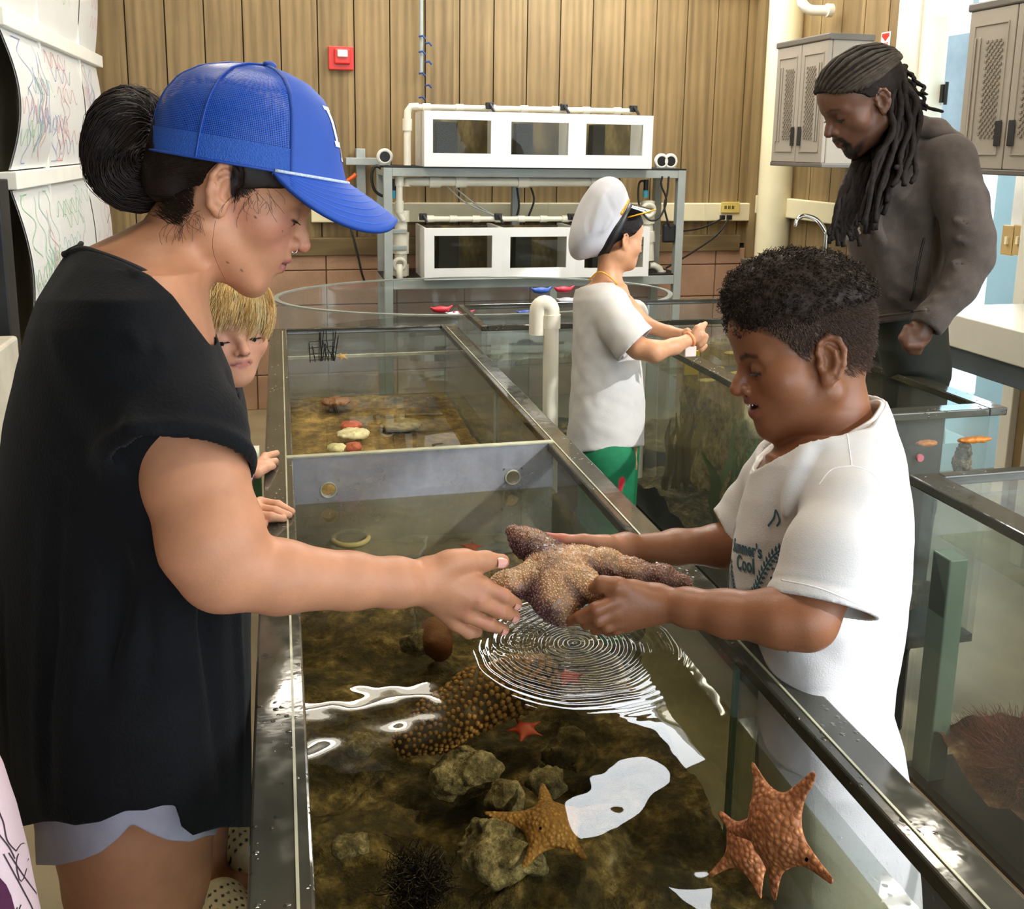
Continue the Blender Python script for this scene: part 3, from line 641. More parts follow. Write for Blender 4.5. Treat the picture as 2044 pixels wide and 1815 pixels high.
# ================================================================== TANKS
M_rim=NT('wet dark acrylic flange'); v=M_rim.coord('Object'); vo=M_rim.n('ShaderNodeTexVoronoi',{'Vector':v,'Scale':85.}).outputs[0]
g=M_rim.math('GREATER_THAN',M_rim.noise(v,14.,3),.56); dh=M_rim.math('MULTIPLY',M_rim.math('SUBTRACT',.3,M_rim.math('MINIMUM',vo,.3)),g)
M_rim.bsdf(Base_Color=M_rim.ramp(M_rim.noise(v,3.,4),[(.35,lin('35352e')),(.7,lin('4c4b42'))]),Roughness=M_rim.ramp(M_rim.noise(v,30.,4),[(.4,(.05,)*3),(.75,(.16,)*3)]),Specular_IOR_Level=.8,Normal=M_rim.bump(M_rim.math('ADD',dh,M_rim.math('MULTIPLY',M_rim.noise(v,25.,3),.06)),.7,.006)); M_rim=M_rim.m
M_acr=glassy('scratched wet acrylic',(.80,.83,.80),1.5,.06,drops=True,haze=.20,hazecol=(.55,.58,.58))
M_acr2=glassy('clear acrylic',(.93,.95,.94),1.49,.03,haze=.07,hazecol=(.7,.74,.76))
M_edge=basic('bright acrylic edge','a9aa92',.2,var=.2,vs=20)
def water_mat(name,tint,ripple=None,amp=.5,small=.25):
    t=NT(name); v=t.coord('Object'); n=t.noise(v,3.2,1.5); n2=t.noise(v,12.,1.)
    h=t.math('ADD',t.math('MULTIPLY',n,small),t.math('MULTIPLY',n2,small*.10))
    if ripple:
        for (cx,cy,wl,rad,a) in ripple:
            d=t.n('ShaderNodeVectorMath',{0:v,1:(cx,cy,0)},operation='SUBTRACT').outputs[0]
            nz=t.n('ShaderNodeVectorMath',{0:t.n('ShaderNodeTexNoise',{'Vector':v,'Scale':7.}).outputs[1],1:(.5,.5,.5)},operation='SUBTRACT').outputs[0]
            wv=t.n('ShaderNodeVectorMath',{0:nz,1:(.035,.035,0.),2:t.n('ShaderNodeVectorMath',{0:d,1:(1,1,0)},operation='MULTIPLY').outputs[0]},operation='MULTIPLY_ADD')
            r=t.n('ShaderNodeVectorMath',{0:wv.outputs[0]},operation='LENGTH').outputs[1]
            s=t.math('SINE',t.math('MULTIPLY',r,2*math.pi/wl)); e=t.math('POWER',2.718,t.math('MULTIPLY',t.math('POWER',t.math('DIVIDE',r,rad),3.),-1.)); h=t.math('ADD',h,t.math('MULTIPLY',t.math('MULTIPLY',s,e),a))
    nb=t.n('ShaderNodeBump',{'Height':h,'Strength':amp,'Distance':.01}).outputs[0]
    tr=t.n('ShaderNodeBsdfTransparent',{'Color':tint}); gl=t.n('ShaderNodeBsdfGlossy',{'Roughness':.01,'Normal':nb}); f=schlick(t,1.36,nb)
    m=t.n('ShaderNodeMixShader',{0:f,1:tr,2:gl}); t.t.links.new(m.outputs[0],t.out.inputs[0]); return t.m
def tank(name,X0,X1,Y0,Y1,zb,zt,rw,label,walls='LRNF',floor=True,rim_over=0.0,th=.018,wm=None,loc=None):
    r=empty(name,((X0+X1)/2,(Y0+Y1)/2,zb),0,label,'touch tank'); wm=wm or M_acr
    i=(rw-th)/2
    W={'L':((X0+i,Y0+i,zb),(X0+i+th,Y1-i,zt-.012)),'R':((X1-i-th,Y0+i,zb),(X1-i,Y1-i,zt-.012)),'N':((X0+i+th,Y0+i,zb),(X1-i-th,Y0+i+th,zt-.012)),'F':((X0+i+th,Y1-i-th,zb),(X1-i-th,Y1-i,zt-.012))}
    for k in walls: MB().box(*W[k]).build('wall_panel',wm,r)
    mb=MB().box((X0,Y0,zt-.02),(X0+rw,Y1,zt),.003).box((X1-rw,Y0,zt-.02),(X1,Y1,zt),.003)
    if 'N' in walls: mb.box((X0+rw,Y0,zt-.02),(X1-rw,Y0+rw,zt),.003)
    if 'F' in walls: mb.box((X0+rw,Y1-rw*.4,zt-.02),(X1-rw,Y1,zt),.003)
    mb.build('rim',M_rim,r)
    MB().box((X0+i+.001,Y0+i,zb-.02),(X1-i-.001,Y1-i,zb)).build('base_panel',M_gdark,r)
    return r
RPx,RPy,_z=atz(1150,1285,.747)
# --- main tank A (front and rear compartment)
AX0,AX1,AW=-.045,.628,.058; AIN0,AIN1=AX0+AW,AX1-AW+.014; YD=1.97; ZA=.85
A=tank('touch_tank',AX0,AX1,-.35,3.45,.36,ZA,AW,'long main touch tank with wet dark flanges between the woman and the boy',walls='LNF',th=.03)
for y_ in (2.05,): pass
dv=MB(); hp=[(.085,.775),(.49,.775)]
# divider with two round holes
def holed(x0,x1,z0,z1,holes,r,y0,y1,n=20):
    mb=MB(); xs=sorted([x0,x1]+[h[0]-r*1.4 for h in holes]+[h[0]+r*1.4 for h in holes]); 
    for a,b in zip(xs[:-1],xs[1:]):
        hh=[h for h in holes if a<h[0]<b]
        if not hh: mb.box((a,y0,z0),(b,y1,z1)); continue
        h=hh[0]; lo,hi=h[1]-r*1.4,h[1]+r*1.4; mb.box((a,y0,z0),(b,y1,lo)); mb.box((a,y0,hi),(b,y1,z1))
        sq=[];ci=[]
        for i in range(n):
            t=2*math.pi*i/n; c,s_=math.cos(t),math.sin(t); m=max(abs(c),abs(s_)); sq.append((h[0]+c/m*r*1.4,h[1]+s_/m*r*1.4)); ci.append((h[0]+c*r,h[1]+s_*r))
        V=[(p[0],y,p[1]) for y in (y0,y1) for p in sq+ci]; N=2*n
        f=[]
        for i in range(n):
            j=(i+1)%n; f+=[(i,j,n+j,n+i),(N+i,N+n+i,N+n+j,N+j),(n+i,n+j,N+n+j,N+n+i)]
        mb.add(V,f)
    return mb
holed(AX0+.045,AX1-.045,.40,ZA+.0,hp,.016,YD,YD+.014).build('divider_panel',glassy('frosted divider',(.72,.74,.78),1.5,.10,drops=True,haze=.55,hazecol=(.52,.54,.60)),A)
for h in hp: MB().ring((h[0],YD-.001,h[1]),(0,1,0),.0165,.0018,24,6).build('hole_edge',M_edge,A)
MB().box((AX0+.045,YD-.001,ZA),(AX1-.045,YD+.015,ZA+.003)).build('divider_edge',M_edge,A)
for x_ in (AIN0-.016,AIN1+.0): MB().box((x_,-.3,ZA),(x_+.003,3.40,ZA+.0015)).build('flange_edge',M_edge,A)
yj=atz(1480,1290,ZA)[1]; MB().box((AX1-.052,yj-.003,.45),(AX1-.046,yj+.006,ZA-.018)).build('joint_strip',basic('green acrylic edge','5f7468',.15),A)
MB().box((AX1-.044,-.33,.36),(AX1-.014,yj,.742)).build('wall_panel',M_acr,A)
MB().box((AX1-.044,-.33,.743),(AX1-.014,yj,ZA-.012)).build('wall_panel',glassy('clear wet acrylic',(.96,.97,.98),1.49,.03,drops=True,haze=.06,hazecol=(.8,.82,.86)),A)
MB().box((AX1-.044,yj+.001,.36),(AX1-.014,3.43,ZA-.012)).build('wall_panel',M_acr,A)
y2=2.55; MB().box((AX1-.05,y2,.5),(AX1-.044,y2+.008,ZA-.02)).build('joint_strip',M_edge,A)
# ledge and clear panel at the far end
MB().box((AX0+.04,3.36,.755),(AX1-.04,3.37,.765)).build('far_ledge',M_edge,A)
for nm,X0_,X1_,Y0_,Y1_,z_,mt,lb in (('water_surface',AX0+.047,AX1-.047,-.3,YD,.747,water_mat('front tank water',(.74,.70,.50),ripple=[(RPx,RPy,.0125,.12,.10),(RPx-.075,RPy+.03,.016,.055,.05)],amp=1.,small=1.1),'rippling water of the front compartment of the main tank'),
    ('water_surface',AX0+.047,AX1-.047,YD+.015,3.40,.683,water_mat('rear tank water',(.85,.82,.66),amp=.5,small=.35),'calm water of the rear compartment of the main tank')):
    n=2; o=MB().grid([[(x,y,z_) for y in np.linspace(Y0_,Y1_,40)] for x in np.linspace(X0_,X1_,16)]).build(nm,mt,None,True); tag(o,lb,'water',kind='stuff')
# --- cross tank C behind the children's aisle, joined by tank B on the right
ZB=.90; BX0,BX1=1.15,1.70
MB_B=tank('touch_tank',BX0,BX1,1.88,3.12,.30,ZB,.05,'clear sided tank the boy in the captain hat reaches into',walls='LRN',wm=M_acr2,th=.02)
Cc=tank('touch_tank',.66,2.3,3.13,3.58,.30,ZB,.022,'clear cross tank behind the boy in the captain hat',walls='LRNF',wm=M_acr2,th=.02)
Dd=tank('touch_tank',BX0,2.15,-.2,1.50,.30,ZB,.06,'big clear tank with red seaweed right of the boy in the white shirt',walls='LRF',wm=M_acr2,th=.02)
MB().box((BX0+.03,1.46,.3),(2.1,1.48,.86)).build('wall_panel',M_acr2,Dd)
for rt,x0_,x1_,y0_,y1_ in ((MB_B,BX0,BX1,1.82,3.1),(Dd,BX0,2.12,-.1,1.48)):
    pass
for xs_,ys_,z_,l in (((BX0+.036,BX1-.036),(1.93,3.12),.80,'water of the tank under the hands of the boy in the captain hat'),((BX0+.042,2.1),(-.1,1.46),.79,'water of the big tank with red seaweed at the right edge'),((.68,2.28),(3.15,3.56),.74,'water of the cross tank at the end of the aisle')):
    o=MB().grid([[(x,y,z_) for y in np.linspace(*ys_,20)] for x in np.linspace(*xs_,10)]).build('water_surface',water_mat('side tank water',(.8,.8,.6),amp=.4,small=.3),None,True); tag(o,l,'water',kind='stuff')
# stands under the tanks
M_stand=basic('tan painted timber','a68f6c',.6,var=.15); M_stand2=basic('black plinth','151412',.7)
for (a,b,l) in (((AX0+.12,-.3,0),(AX1-.2,3.4,.338),'dark plinth under the long main tank'),((BX0+.1,1.96,0),(BX1-.14,3.08,.278),'dark plinth under the tank of the boy in the captain hat'),((.7,3.19,0),(2.26,3.54,.278),'dark plinth under the cross tank'),((BX0+.06,-.1,0),(2.1,1.45,.278),'dark plinth under the big tank at the right edge')):
    o=MB().box(a,b,.01).build('tank_plinth',M_stand2); tag(o,l,'plinth')
o=MB().box((BX0-.03,-.2,.235),(BX0+.055,1.52,.29),.006).build('timber_rail',M_stand); tag(o,'tan timber rail along the foot of the big right hand tank','rail')
# --- inside tank B / D: substrate, kelp, algae
def rocky(name,X0,X1,Y0,Y1,z,amp,m,label,seed,n=(90,160),cat='gravel'):
    x=np.linspace(X0,X1,n[0]); y=np.linspace(Y0,Y1,n[1]); XX,YY=np.meshgrid(x,y,indexing='ij'); p=np.stack([XX,YY,0*XX],-1)
    h=wob(p,14,seed)*.5+wob(p,33,seed+3)*.28+wob(p,80,seed+5)*.14+wob(p,190,seed+8)*.06
    p[...,2]=z+amp*h; o=MB().grid(p).build(name,m,None,True); return tag(o,label,cat,kind='stuff')
def rock_mat(name,cs,scale=14):
    t=NT(name); v=t.coord('Object'); a=t.noise(v,scale,8,.72); b=t.noise(v,scale*4,5,.7); c=t.ramp(a,[(.32,lin(cs[0])),(.47,lin(cs[1])),(.58,lin(cs[2])),(.72,lin(cs[3]))])
    c=t.mix(.75,c,t.ramp(b,[(.3,(.35,.33,.28)),(.7,(1.25,1.2,1.1))]),'MULTIPLY'); t.bsdf(Base_Color=c,Roughness=.8,Normal=t.bump(b,.9,.01)); return t.m
M_sub=rock_mat('algae covered gravel',('1d180c','43391f','6b5c38','a5977a'))
M_sub2=rock_mat('brown tank bottom',('3c2f18','66522c','8c7442','a89468'),7)
rocky('tank_gravel',AX0+.05,AX1-.05,-.3,YD,.575,.045,M_sub,'dark algae covered gravel in the front of the main tank',1,(140,420))
rocky('tank_gravel',AX0+.05,AX1-.05,YD+.02,3.4,.60,.02,M_sub2,'brown gravel in the rear of the main tank',2,(60,140))
rocky('tank_gravel',BX0+.04,BX1-.04,1.94,3.1,.36,.05,M_sub,'dark gravel in the tank of the boy in the captain hat',3,(50,120))
rocky('tank_gravel',BX0+.045,2.1,-.1,1.45,.38,.06,rock_mat('red brown growth',('2a0f0c','4f2418','6b4a30','8d7b55')),'red brown growth on the bottom of the big right tank',4,(80,140))
rocky('tank_gravel',.69,2.27,3.16,3.55,.40,.05,M_sub,'dark gravel in the cross tank',5,(90,40))
# backdrop panel of algae inside B (far inner side) and columns
def seaweed(cx,cy,z0,h,wd,m,label,n=9,grp=None,seed=0):
    rg=random.Random(seed); r=empty('seaweed',(cx,cy,z0),0,label,'seaweed',grp)
    for k in range(n):
        a=rg.uniform(0,6.28); b=np.array([cx+rg.uniform(-wd,wd)*.4,cy+rg.uniform(-wd,wd)*.4,z0]); hh=h*rg.uniform(.6,1); lean=np.array([math.cos(a),math.sin(a),0])*wd*rg.uniform(.3,1)
        G=[]; ax=np.array([-math.sin(a+.7),math.cos(a+.7),0])
        for i in range(13):
            t=i/12; c=b+lean*t*t+np.array([0,0,hh*t])+ax*.008*math.sin(t*9+k); w=.013*math.sin(math.pi*min(t*.9+.1,1))+.002; G.append([c-ax*w,c+lean*0+np.array([0,0,.002]),c+ax*w])
        MB().grid(G).grid(np.array(G)+.0015,flip=True).build('frond',m,r,True)
M_kelp=basic('olive kelp','7c6a2a',.4,var=.3); M_kelp2=basic('green kelp','5b6b34',.4,var=.3)
seaweed(1.24,2.15,.4,.36,.1,M_kelp,'olive kelp standing in the tank left of the white shirt boy\'s face',8,seed=1)
seaweed(1.26,2.45,.4,.33,.1,M_kelp2,'green kelp in the middle of the tank under the captain hat boy',8,seed=2)
seaweed(1.24,2.75,.4,.3,.08,M_kelp,'olive kelp at the far end of the tank under the captain hat boy',7,seed=3)
def bush(cx,cy,cz,R,m,label,n=220,seed=0,sp=.0012,name='red_seaweed'):
    rg=np.random.default_rng(seed); d=rg.normal(size=(n,3)); d[:,2]=np.abs(d[:,2]); d/=np.linalg.norm(d,axis=1,keepdims=True); t=np.linspace(0,1,9); P=np.array([cx,cy,cz])+d[:,None,:]*t[None,:,None]*R[None,None,:]*rg.uniform(.5,1,(n,1,1))
    P+=rg.normal(size=(n,1,3))*.008+np.sin(t[None,:,None]*9+rg.uniform(0,6,(n,1,3)))*.006
    o=strands(name,P,sp*np.linspace(1.3,.6,9)[None,:].repeat(n,0),m); return tag(o,label,'seaweed')
M_ralg=basic('red algae','6e2d24',.7,var=.3)
bush(1.30,1.30,.37,np.array([.10,.17,.11]),M_ralg,'feathery red seaweed clump beside the boy\'s shirt in the right tank',2600,5,.0007)
bush(1.32,.95,.37,np.array([.13,.22,.15]),M_ralg,'feathery red seaweed clump lower down in the right tank',3200,6,.0007)
p=atx(1865,1300,1.2); o=MB().box((1.19,p[1]-.03,.3),(1.23,p[1]+.02,.76),.003).build('acrylic_column',basic('green grey acrylic column','6a7a70',.2)); tag(o,'green grey acrylic column inside the right tank','column')
def blobobj(name,c,r,m,label,cat,seed=0,amp=.2,f=None,h=.004,grp=None):
    s=SDF(); c=np.array(c,float); r=np.array(r,float); f=f or 2.2/r.min(); s.ell(c,r,0); mm=r.min()*amp
    s.disp(lambda q:mm*(wob(q,f,seed)+.5*wob(q,f*2.3,seed+2)+.25*wob(q,f*5,seed+4))); V,Q=s.mesh(c-r*1.5,c+r*1.5,h,12)
    root=(float(c[0]),float(c[1]),float(c[2]-r[2])); o=meshobj(name,V-np.array(root),Q,m); o.location=root; return tag(o,label,cat,grp)
M_rock=rock_mat('grey encrusted rock',('4b4436','7c735e','a89e86','d4cdb8'),30)
M_org=basic('orange creature','c9791f',.5,var=.2); M_pnk=basic('pink anemone','b96a72',.5)
M_reef=rock_mat('reef wall growth',('6b5a30','a08a4e','c4ac70','d0aca0'),9)
def reefwall(x,y0,y1,z0,z1,label,seed,m):
    Y,Z=np.meshgrid(np.linspace(y0,y1,90),np.linspace(z0,z1,50),indexing='ij'); p=np.stack([0*Y,Y,Z],-1); h=wob(p,16,seed)*.5+wob(p,37,seed+2)*.3+wob(p,90,seed+3)*.2
    p[...,0]=x-.02*h; q=p.copy(); q[...,0]=x+.05; o=MB().grid(p).grid(q,flip=True).build('reef_rock',m,None,True); return tag(o,label,'reef')
reefwall(1.38,1.96,3.08,.33,.74,'brown and pink encrusted reef wall inside the tank beside the captain hat boy',3,M_reef)
reefwall(1.60,.0,1.42,.33,.70,'brown encrusted reef wall inside the big tank at the right edge',6,rock_mat('red reef growth',('5c221a','8a4a34','a08a58','b7a676'),8))
# things in B's near end and D
p=atz(1960,905,.74); blobobj('rock',(1.635,1.935,.745),(.02,.025,.06),M_rock,'mottled rock standing in the corner of the tank right of the boy\'s shoulder','rock',3,.3)
for x_,y_,w_,l in ((1945,878,.05,'orange sea slug floating at the water line near the tank corner, right one'),(1850,885,.03,'orange sea slug floating at the water line, left one')):
    p=J(x_,y_,2.32); blobobj('sea_slug',p,(w_,.012,.008),M_org,l,'sea slug',2,.2,h=.003)
for x_,y_,l in ((1838,915,'pink anemone disc behind the boy\'s shoulder, upper'),(1873,972,'pink anemone disc behind the boy\'s shoulder, lower')):
    p=aty(x_,y_,1.885 if y_<940 else 1.455); o=MB().cyl(p,p+np.array([.0,.006,0]),.009,20).build('anemone',M_pnk); tag(o,l,'anemone')
for i,(x_,y_) in enumerate(((1390,720),(1430,735),(1460,705),(1475,745),(1410,760))):
    p=atz(x_,y_,.785); blobobj('shell_fragment',p,(.03,.02,.006),basic('tan shell','b09a58',.5,var=.3),'tan shell lying just under the water in front of the white shirt boy\'s brow','shell',i,.3,h=.003,grp='tan shells under the water of the middle tank')
p=atz(1378,712,.86); o=MB().box(p+[-.022,-.006,-.06],p+[.03,.006,.02],.004).build('sponge_block',basic('yellow sponge','c3a21a',.7,var=.2)); tag(o,'small yellow sponge block in the hands of the boy in the captain hat','sponge')
# --- round tank
M_stand0=basic('dark round plinth','1c1b19',.7)
r=empty('round_tank',(.87,4.2,.1),0,'big round clear acrylic tank behind the main tank','round tank')
def oval(a,b,z,n=96,cx=.87,cy=4.17,e=1.0): return [(cx+a*math.cos(t),cy+b*math.sin(t),z) for t in np.linspace(0,2*math.pi,n,endpoint=False)]
a_,b_=.905,.56; 
MB().grid([oval(a_,b_,.1),oval(a_,b_,.845),],closev=True).build('curved_wall',M_acr2,r,True)
MB().grid([oval(a_-.03,b_-.03,.0),oval(a_-.03,b_-.03,.099)],closev=True).build('base_plinth',M_stand0,r,True)
MB().grid([oval(a_-.02,b_-.02,.845),oval(a_-.02,b_-.02,.1)],closev=True).build('curved_wall',M_acr2,r,True)
MB().grid([oval(a_-.03,b_-.03,.0),oval(a_-.03,b_-.03,.099)],closev=True).build('base_plinth',M_stand0,r,True)
MB().grid([oval(a_-.021,b_-.021,.845),oval(a_-.021,b_-.021,.851),oval(a_+.001,b_+.001,.851),oval(a_+.001,b_+.001,.845)],closeu=True,closev=True).build('rim',basic('round rim edge','8f938a',.2,var=.2),r,auto=40)
MB().add(oval(a_-.022,b_-.022,.12)+[(.87,4.17,.12)],[(i,(i+1)%96,96) for i in range(96)]).build('base_disc',M_gdark,r)
o=MB().add(oval(a_-.022,b_-.022,.66)+[(.87,4.17,.66)],[(i,(i+1)%96,96) for i in range(96)]).build('water_surface',water_mat('round tank water',(.62,.62,.58),amp=.3,small=.2),None,True); tag(o,'still water of the round tank','water',kind='stuff')
for i,(x_,y_,c,l) in enumerate(((880,618,'d02838','red toy crab lying left in the round tank'),(910,628,'e8e6ee','white toy fish beside the red crab in the round tank'),(925,626,'c03050','small red toy beside the white fish in the round tank'),(1125,578,'d23048','red toy floating in the round tank near the captain hat boy'),(1130,600,'e6e6f0','white toy near the captain hat boy in the round tank'),(1050,625,'2f4fb0','blue toy in the middle of the round tank'),(1080,580,'3f68c8','light blue toy far back in the round tank'))):
    p=aty(x_,y_,4.3); s_=SDF(); s_.ell(p,(.035,.02,.016),.01).rc(p+[.03,0,0],p+[.055,.01,.015],.009,.004,.01).rc(p+[-.03,0,0],p+[-.05,-.01,.012],.009,.004,.01); V,Q=s_.mesh(p-.09,p+.09,.004,12); o=meshobj('bath_toy',V,Q,basic('toy plastic',c,.4)); tag(o,l,'toy')
# white stand pipe with elbow in the cross tank + second one
def upipe(x,ytop,ybot,d,label,R=.027):
    a=J(x+8,ybot,d); a[2]=.42; top=J(x+8,ytop+34,d); right=RC[:,0]; r_=empty('overflow_pipe',tuple(a),0,label,'pipe')
    z=np.array([0,0,1.]); P=[a,top]; MB().tube([a,(a+top)/2,top],R*.92,20).build('pipe_run',M_pvc,r_,auto=50)
    el=[top-z*.01,top+z*.012]; c=top+z*.012-right*.021-RC[:,1]*0
    el+=[c+right*.021*math.cos(t)+z*.026*math.sin(t) for t in np.linspace(.3,math.pi-.3,9)]+[top-right*.042+z*.012,top-right*.042-z*.06]
    MB().tube(el,R,20).build('elbow',M_pvc,r_,auto=50)
    MB().cyl(top-z*.04,top+z*.004,R*1.12,20).build('collar',M_pvc,r_,auto=50)
upipe(1092,596,850,3.0,'white hooked overflow pipe left of the boy in the captain hat')
upipe(1272,600,700,3.12,'white hooked overflow pipe behind the shoulder of the boy in the captain hat',.022)
# floor pieces left of the tank
pa=aty(480,760,3.0); o=MB().tube([(pa[0]-.6,3.6,.32),(-.1,3.6,.32)],.05,20).build('floor_pipe',M_pvc,None,auto=50); tag(o,'white horizontal pipe behind the blond child','pipe')
o=MB().box((-.75,3.75,.0),(-.1,3.8,.22),.005).build('green_strip',basic('green strip','3f6b4a',.6)); tag(o,'green board low behind the blond child','board')

# ================================================================== LIVING THINGS IN THE MAIN TANK
M_star_o=NT('bat star skin'); 
def star_mat(name,base,spot,pale,sc=180):
    t=NT(name); v=t.coord('Object'); a=t.noise(v,25,4); vo=t.n('ShaderNodeTexVoronoi',{'Vector':v,'Scale':float(sc)}).outputs[0]
    c=t.ramp(a,[(.3,lin(base)),(.7,lin(pale))]); c=t.mix(t.ramp(vo,[(.15,(0,0,0)),(.45,(.8,.8,.8))]),c,lin(spot)); t.bsdf(Base_Color=c,Roughness=.6,Normal=t.bump(t.math('SUBTRACT',1.,vo),.8,.003)); return t.m
def batstar(c,R,rot,nrm,m,label,name='bat_star',H=.02,lens=(1,1,1,1,1),web=.55,seed=0,bend=0.):
    "webbed five armed star lying on a surface with normal nrm"
    nrm=np.array(nrm,float); nrm/=np.linalg.norm(nrm); u=np.cross(nrm,[.1,.2,.97]) if abs(nrm[2])<.9 else np.array([1.,0,0]); u-=nrm*(u@nrm); u/=np.linalg.norm(u); w=np.cross(nrm,u)
    s=SDF(); s.fr=Frame(c,np.stack([u,w,nrm],1)); s.ell((0,0,0),(R*.36,R*.36,H),.0)
    for i in range(5):
        a=rot+i*2*math.pi/5; L=R*lens[i]; e=np.array([math.cos(a)*L,math.sin(a)*L,-H*.2+bend*L*(1 if i%2 else -1)]); s.rc((0,0,0),e,R*.25,R*.05,R*web*.5)
    s.disp(lambda q: -.0011*np.cos(np.sqrt(q[...,0]**2+q[...,1]**2)*420)*0+.0012*wob(q,160,seed))
    fl=1/(H/(R*.25))
    V,Q=s.mesh(np.array(c)-R*1.25,np.array(c)+R*1.25,.0026,14)
    q=s.fr.to(V); q[:,2]*=np.where(q[:,2]<0,.35,.62); V=s.fr.fro(q); o=meshobj(name,V-np.array(c),Q,m); o.location=tuple(c); return tag(o,label,'sea star')
M_st1=star_mat('tan bat star','a5793f','7c5427','b98f55'); M_st2=star_mat('orange bat star','b8713f','7e4420','cc8f5a')
pc=atz(1098,1648,.655); batstar(pc,.072,1.45,(0,-.15,1),M_st1,'tan webbed bat star resting on the rocks in the middle of the tank bottom',lens=(.95,1.15,.95,.85,1.25))
pw=atx(1545,1640,AX1-.058); pw[0]=AX1-.062; pw=J(1548,1655,.86); batstar(pw,.063,.45,(-.93,-.2,.25),M_st2,'orange bat star clinging upright to the right hand tank wall',lens=(1.,.9,1.05,1.1,.9),web=.62)
pw2=J(1497,1690,.93); batstar(pw2,.05,.9,(-.7,-.3,.6),M_st2,'smaller orange bat star half hidden behind the wall clinging one',lens=(1,.9,1,1.1,.9))
# knobbly sea cucumber under the ripples
def cucumber():
    a,b=J(815,1478,1.06),J(1060,1345,1.10); a=atz(815,1480,.66); b=atz(1075,1350,.66); s=SDF(); mid=(a+b)/2+[0,0,.012]
    s.chain([a,a*.6+mid*.4,mid,mid*.4+b*.6,b],[.022,.036,.042,.04,.03],.02)
    L=b-a; L/=np.linalg.norm(L); n=np.cross(L,[0,0,1.]); n/=np.linalg.norm(n); pts=[]
    V,Q=s.mesh(np.minimum(a,b)-.08,np.maximum(a,b)+.08,.004,16)
    rg=np.random.default_rng(3); root=empty('sea_cucumber',tuple(mid-[0,0,.04]),0,'knobbly brown sea cucumber lying under the rippling water','sea cucumber')
    meshobj('body',V,Q,basic('dark cucumber skin','3b2713',.5),root)
    # tubercles by dart throwing
    sel=[]; 
    for p in V[rg.permutation(len(V))]:
        t=(p-a)@L/np.linalg.norm(b-a); mind=.0065+.006*np.clip(t,0,1)
        if all(np.sum((p-q)**2)>mind**2 for q,_ in sel[-4000:]): sel.append((p,mind))
    bm=bmesh.new(); bmesh.ops.create_icosphere(bm,subdivisions=1,radius=1); iv=np.array([tuple(v.co) for v in bm.verts]); bm.verts.index_update(); ifc=[tuple(v.index for v in f.verts) for f in bm.faces]; bm.free()
    VV=[];QQ=[]
    for k,(p,md) in enumerate(sel): VV.append(iv*md*.56+p); QQ.append(np.array(ifc)+k*len(iv))
    o=meshobj('tubercles',np.concatenate(VV),np.concatenate(QQ),basic('tan tubercles','8f6a3c',.45,var=.25,vs=60),root); o['kind']='stuff'
cucumber()
RK=[(930,1540,.045,.035,'pale encrusted rock beside the sea cucumber'),(1010,1590,.03,.022,'small whitish rock touching the tan bat star'),(1010,1700,.06,.028,'long mottled rock under the tan bat star'),(830,1285,.026,.022,'white barnacled rock near the woman\'s fingers'),(1090,1560,.03,.02,'grey rock right of the white rock in the tank'),(700,1690,.025,.012,'small flat grey rock at the lower left of the tank'),(1140,1500,.04,.025,'dark rounded rock in the middle of the tank'),(720,1490,.03,.014,'grey brown stone near the left tank wall')]
for i,(x_,y_,a_,b_,l) in enumerate(RK):
    p=atz(x_,y_,.625); blobobj('rock',p,(a_,a_*.75,b_),M_rock if i!=6 else M_sub,l,'rock',i*3.1,.35,h=.0035)
for i,(x_,y_,l) in enumerate(((1048,1456,'small red sea star by the sea cucumber'),(1135,1352,'small red sea star under the ripples'),(940,1092,'thin rust coloured sea star arm near the divider'))):
    p=atz(x_,y_,.64); batstar(p,.03,.5+i,(0,0,1),basic('red star','a63c2c',.5,var=.2),l,'small_sea_star',H=.008,seed=i)
p=atz(872,1275,.63); blobobj('sponge_mound',p,(.028,.05,.035),basic('rust sponge','6b3a1c',.7,var=.2,bump=.5,bs=200),'rust brown sponge mound left of the ripples','sponge',5,.12)
bush(*atz(835,1770,.60),np.array([.05,.05,.045]),basic('urchin spines','1a0d10',.4),'dark purple sea urchin at the bottom edge of the tank',500,9,.0009,'sea_urchin')['category']='sea urchin'
p=atz(700,1075,.66); o=MB().ring(p,(0,0,1),.038,.006,28,6).build('clam_shell',basic('pale clam','b3aa8c',.5,var=.2),None,True); tag(o,'pale open clam shell near the left end of the divider','shell')
for i,(x_,y_,c,a_,l) in enumerate(((705,866,'d9d2bf',.05,'white scallop shell in the rear compartment'),(700,850,'b04a3c',.035,'red encrusted shell just behind the white scallop'),(705,893,'a8483a',.028,'red shell close to the divider'),(672,895,'c9c6a8',.03,'pale barnacle shell close to the divider on the left'),(670,802,'9a6a50',.05,'pinkish flat stone in the rear compartment'),(800,848,'8a7a50',.07,'flat tan stone in the rear compartment'))):
    p=atz(x_,y_,.63); blobobj('shell' if 'shell' in l else 'stone',p,(a_,a_*.9,.014),basic('shell colour',c,.5,var=.25,vs=40),l,'shell' if 'shell' in l else 'stone',i,.25)
r=empty('mesh_cage',tuple(atz(640,715,.70)),0,'small black wire cage at the far end of the main tank','cage')
c0=P(640,702,3.33)
mb=MB(); rg=random.Random(2)
for i in range(16): a=c0+np.array([rg.uniform(-.04,.05),rg.uniform(-.01,.01),-.035]); mb.tube([a,a+np.array([rg.uniform(-.03,.03),0,rg.uniform(.05,.11)])],.0018,5)
for i in range(4): mb.tube([c0+[-.04,0,-.03+.022*i],c0+[.05,0,-.025+.022*i]],.0018,5)
mb.build('wire_mesh',M_black,r)
p=P(683,712,3.32); batstar(p,.022,.2,(0,-.5,.8),basic('tan little star','a3813e',.6),'tiny yellow brown star beside the black wire cage','small_sea_star',H=.006)
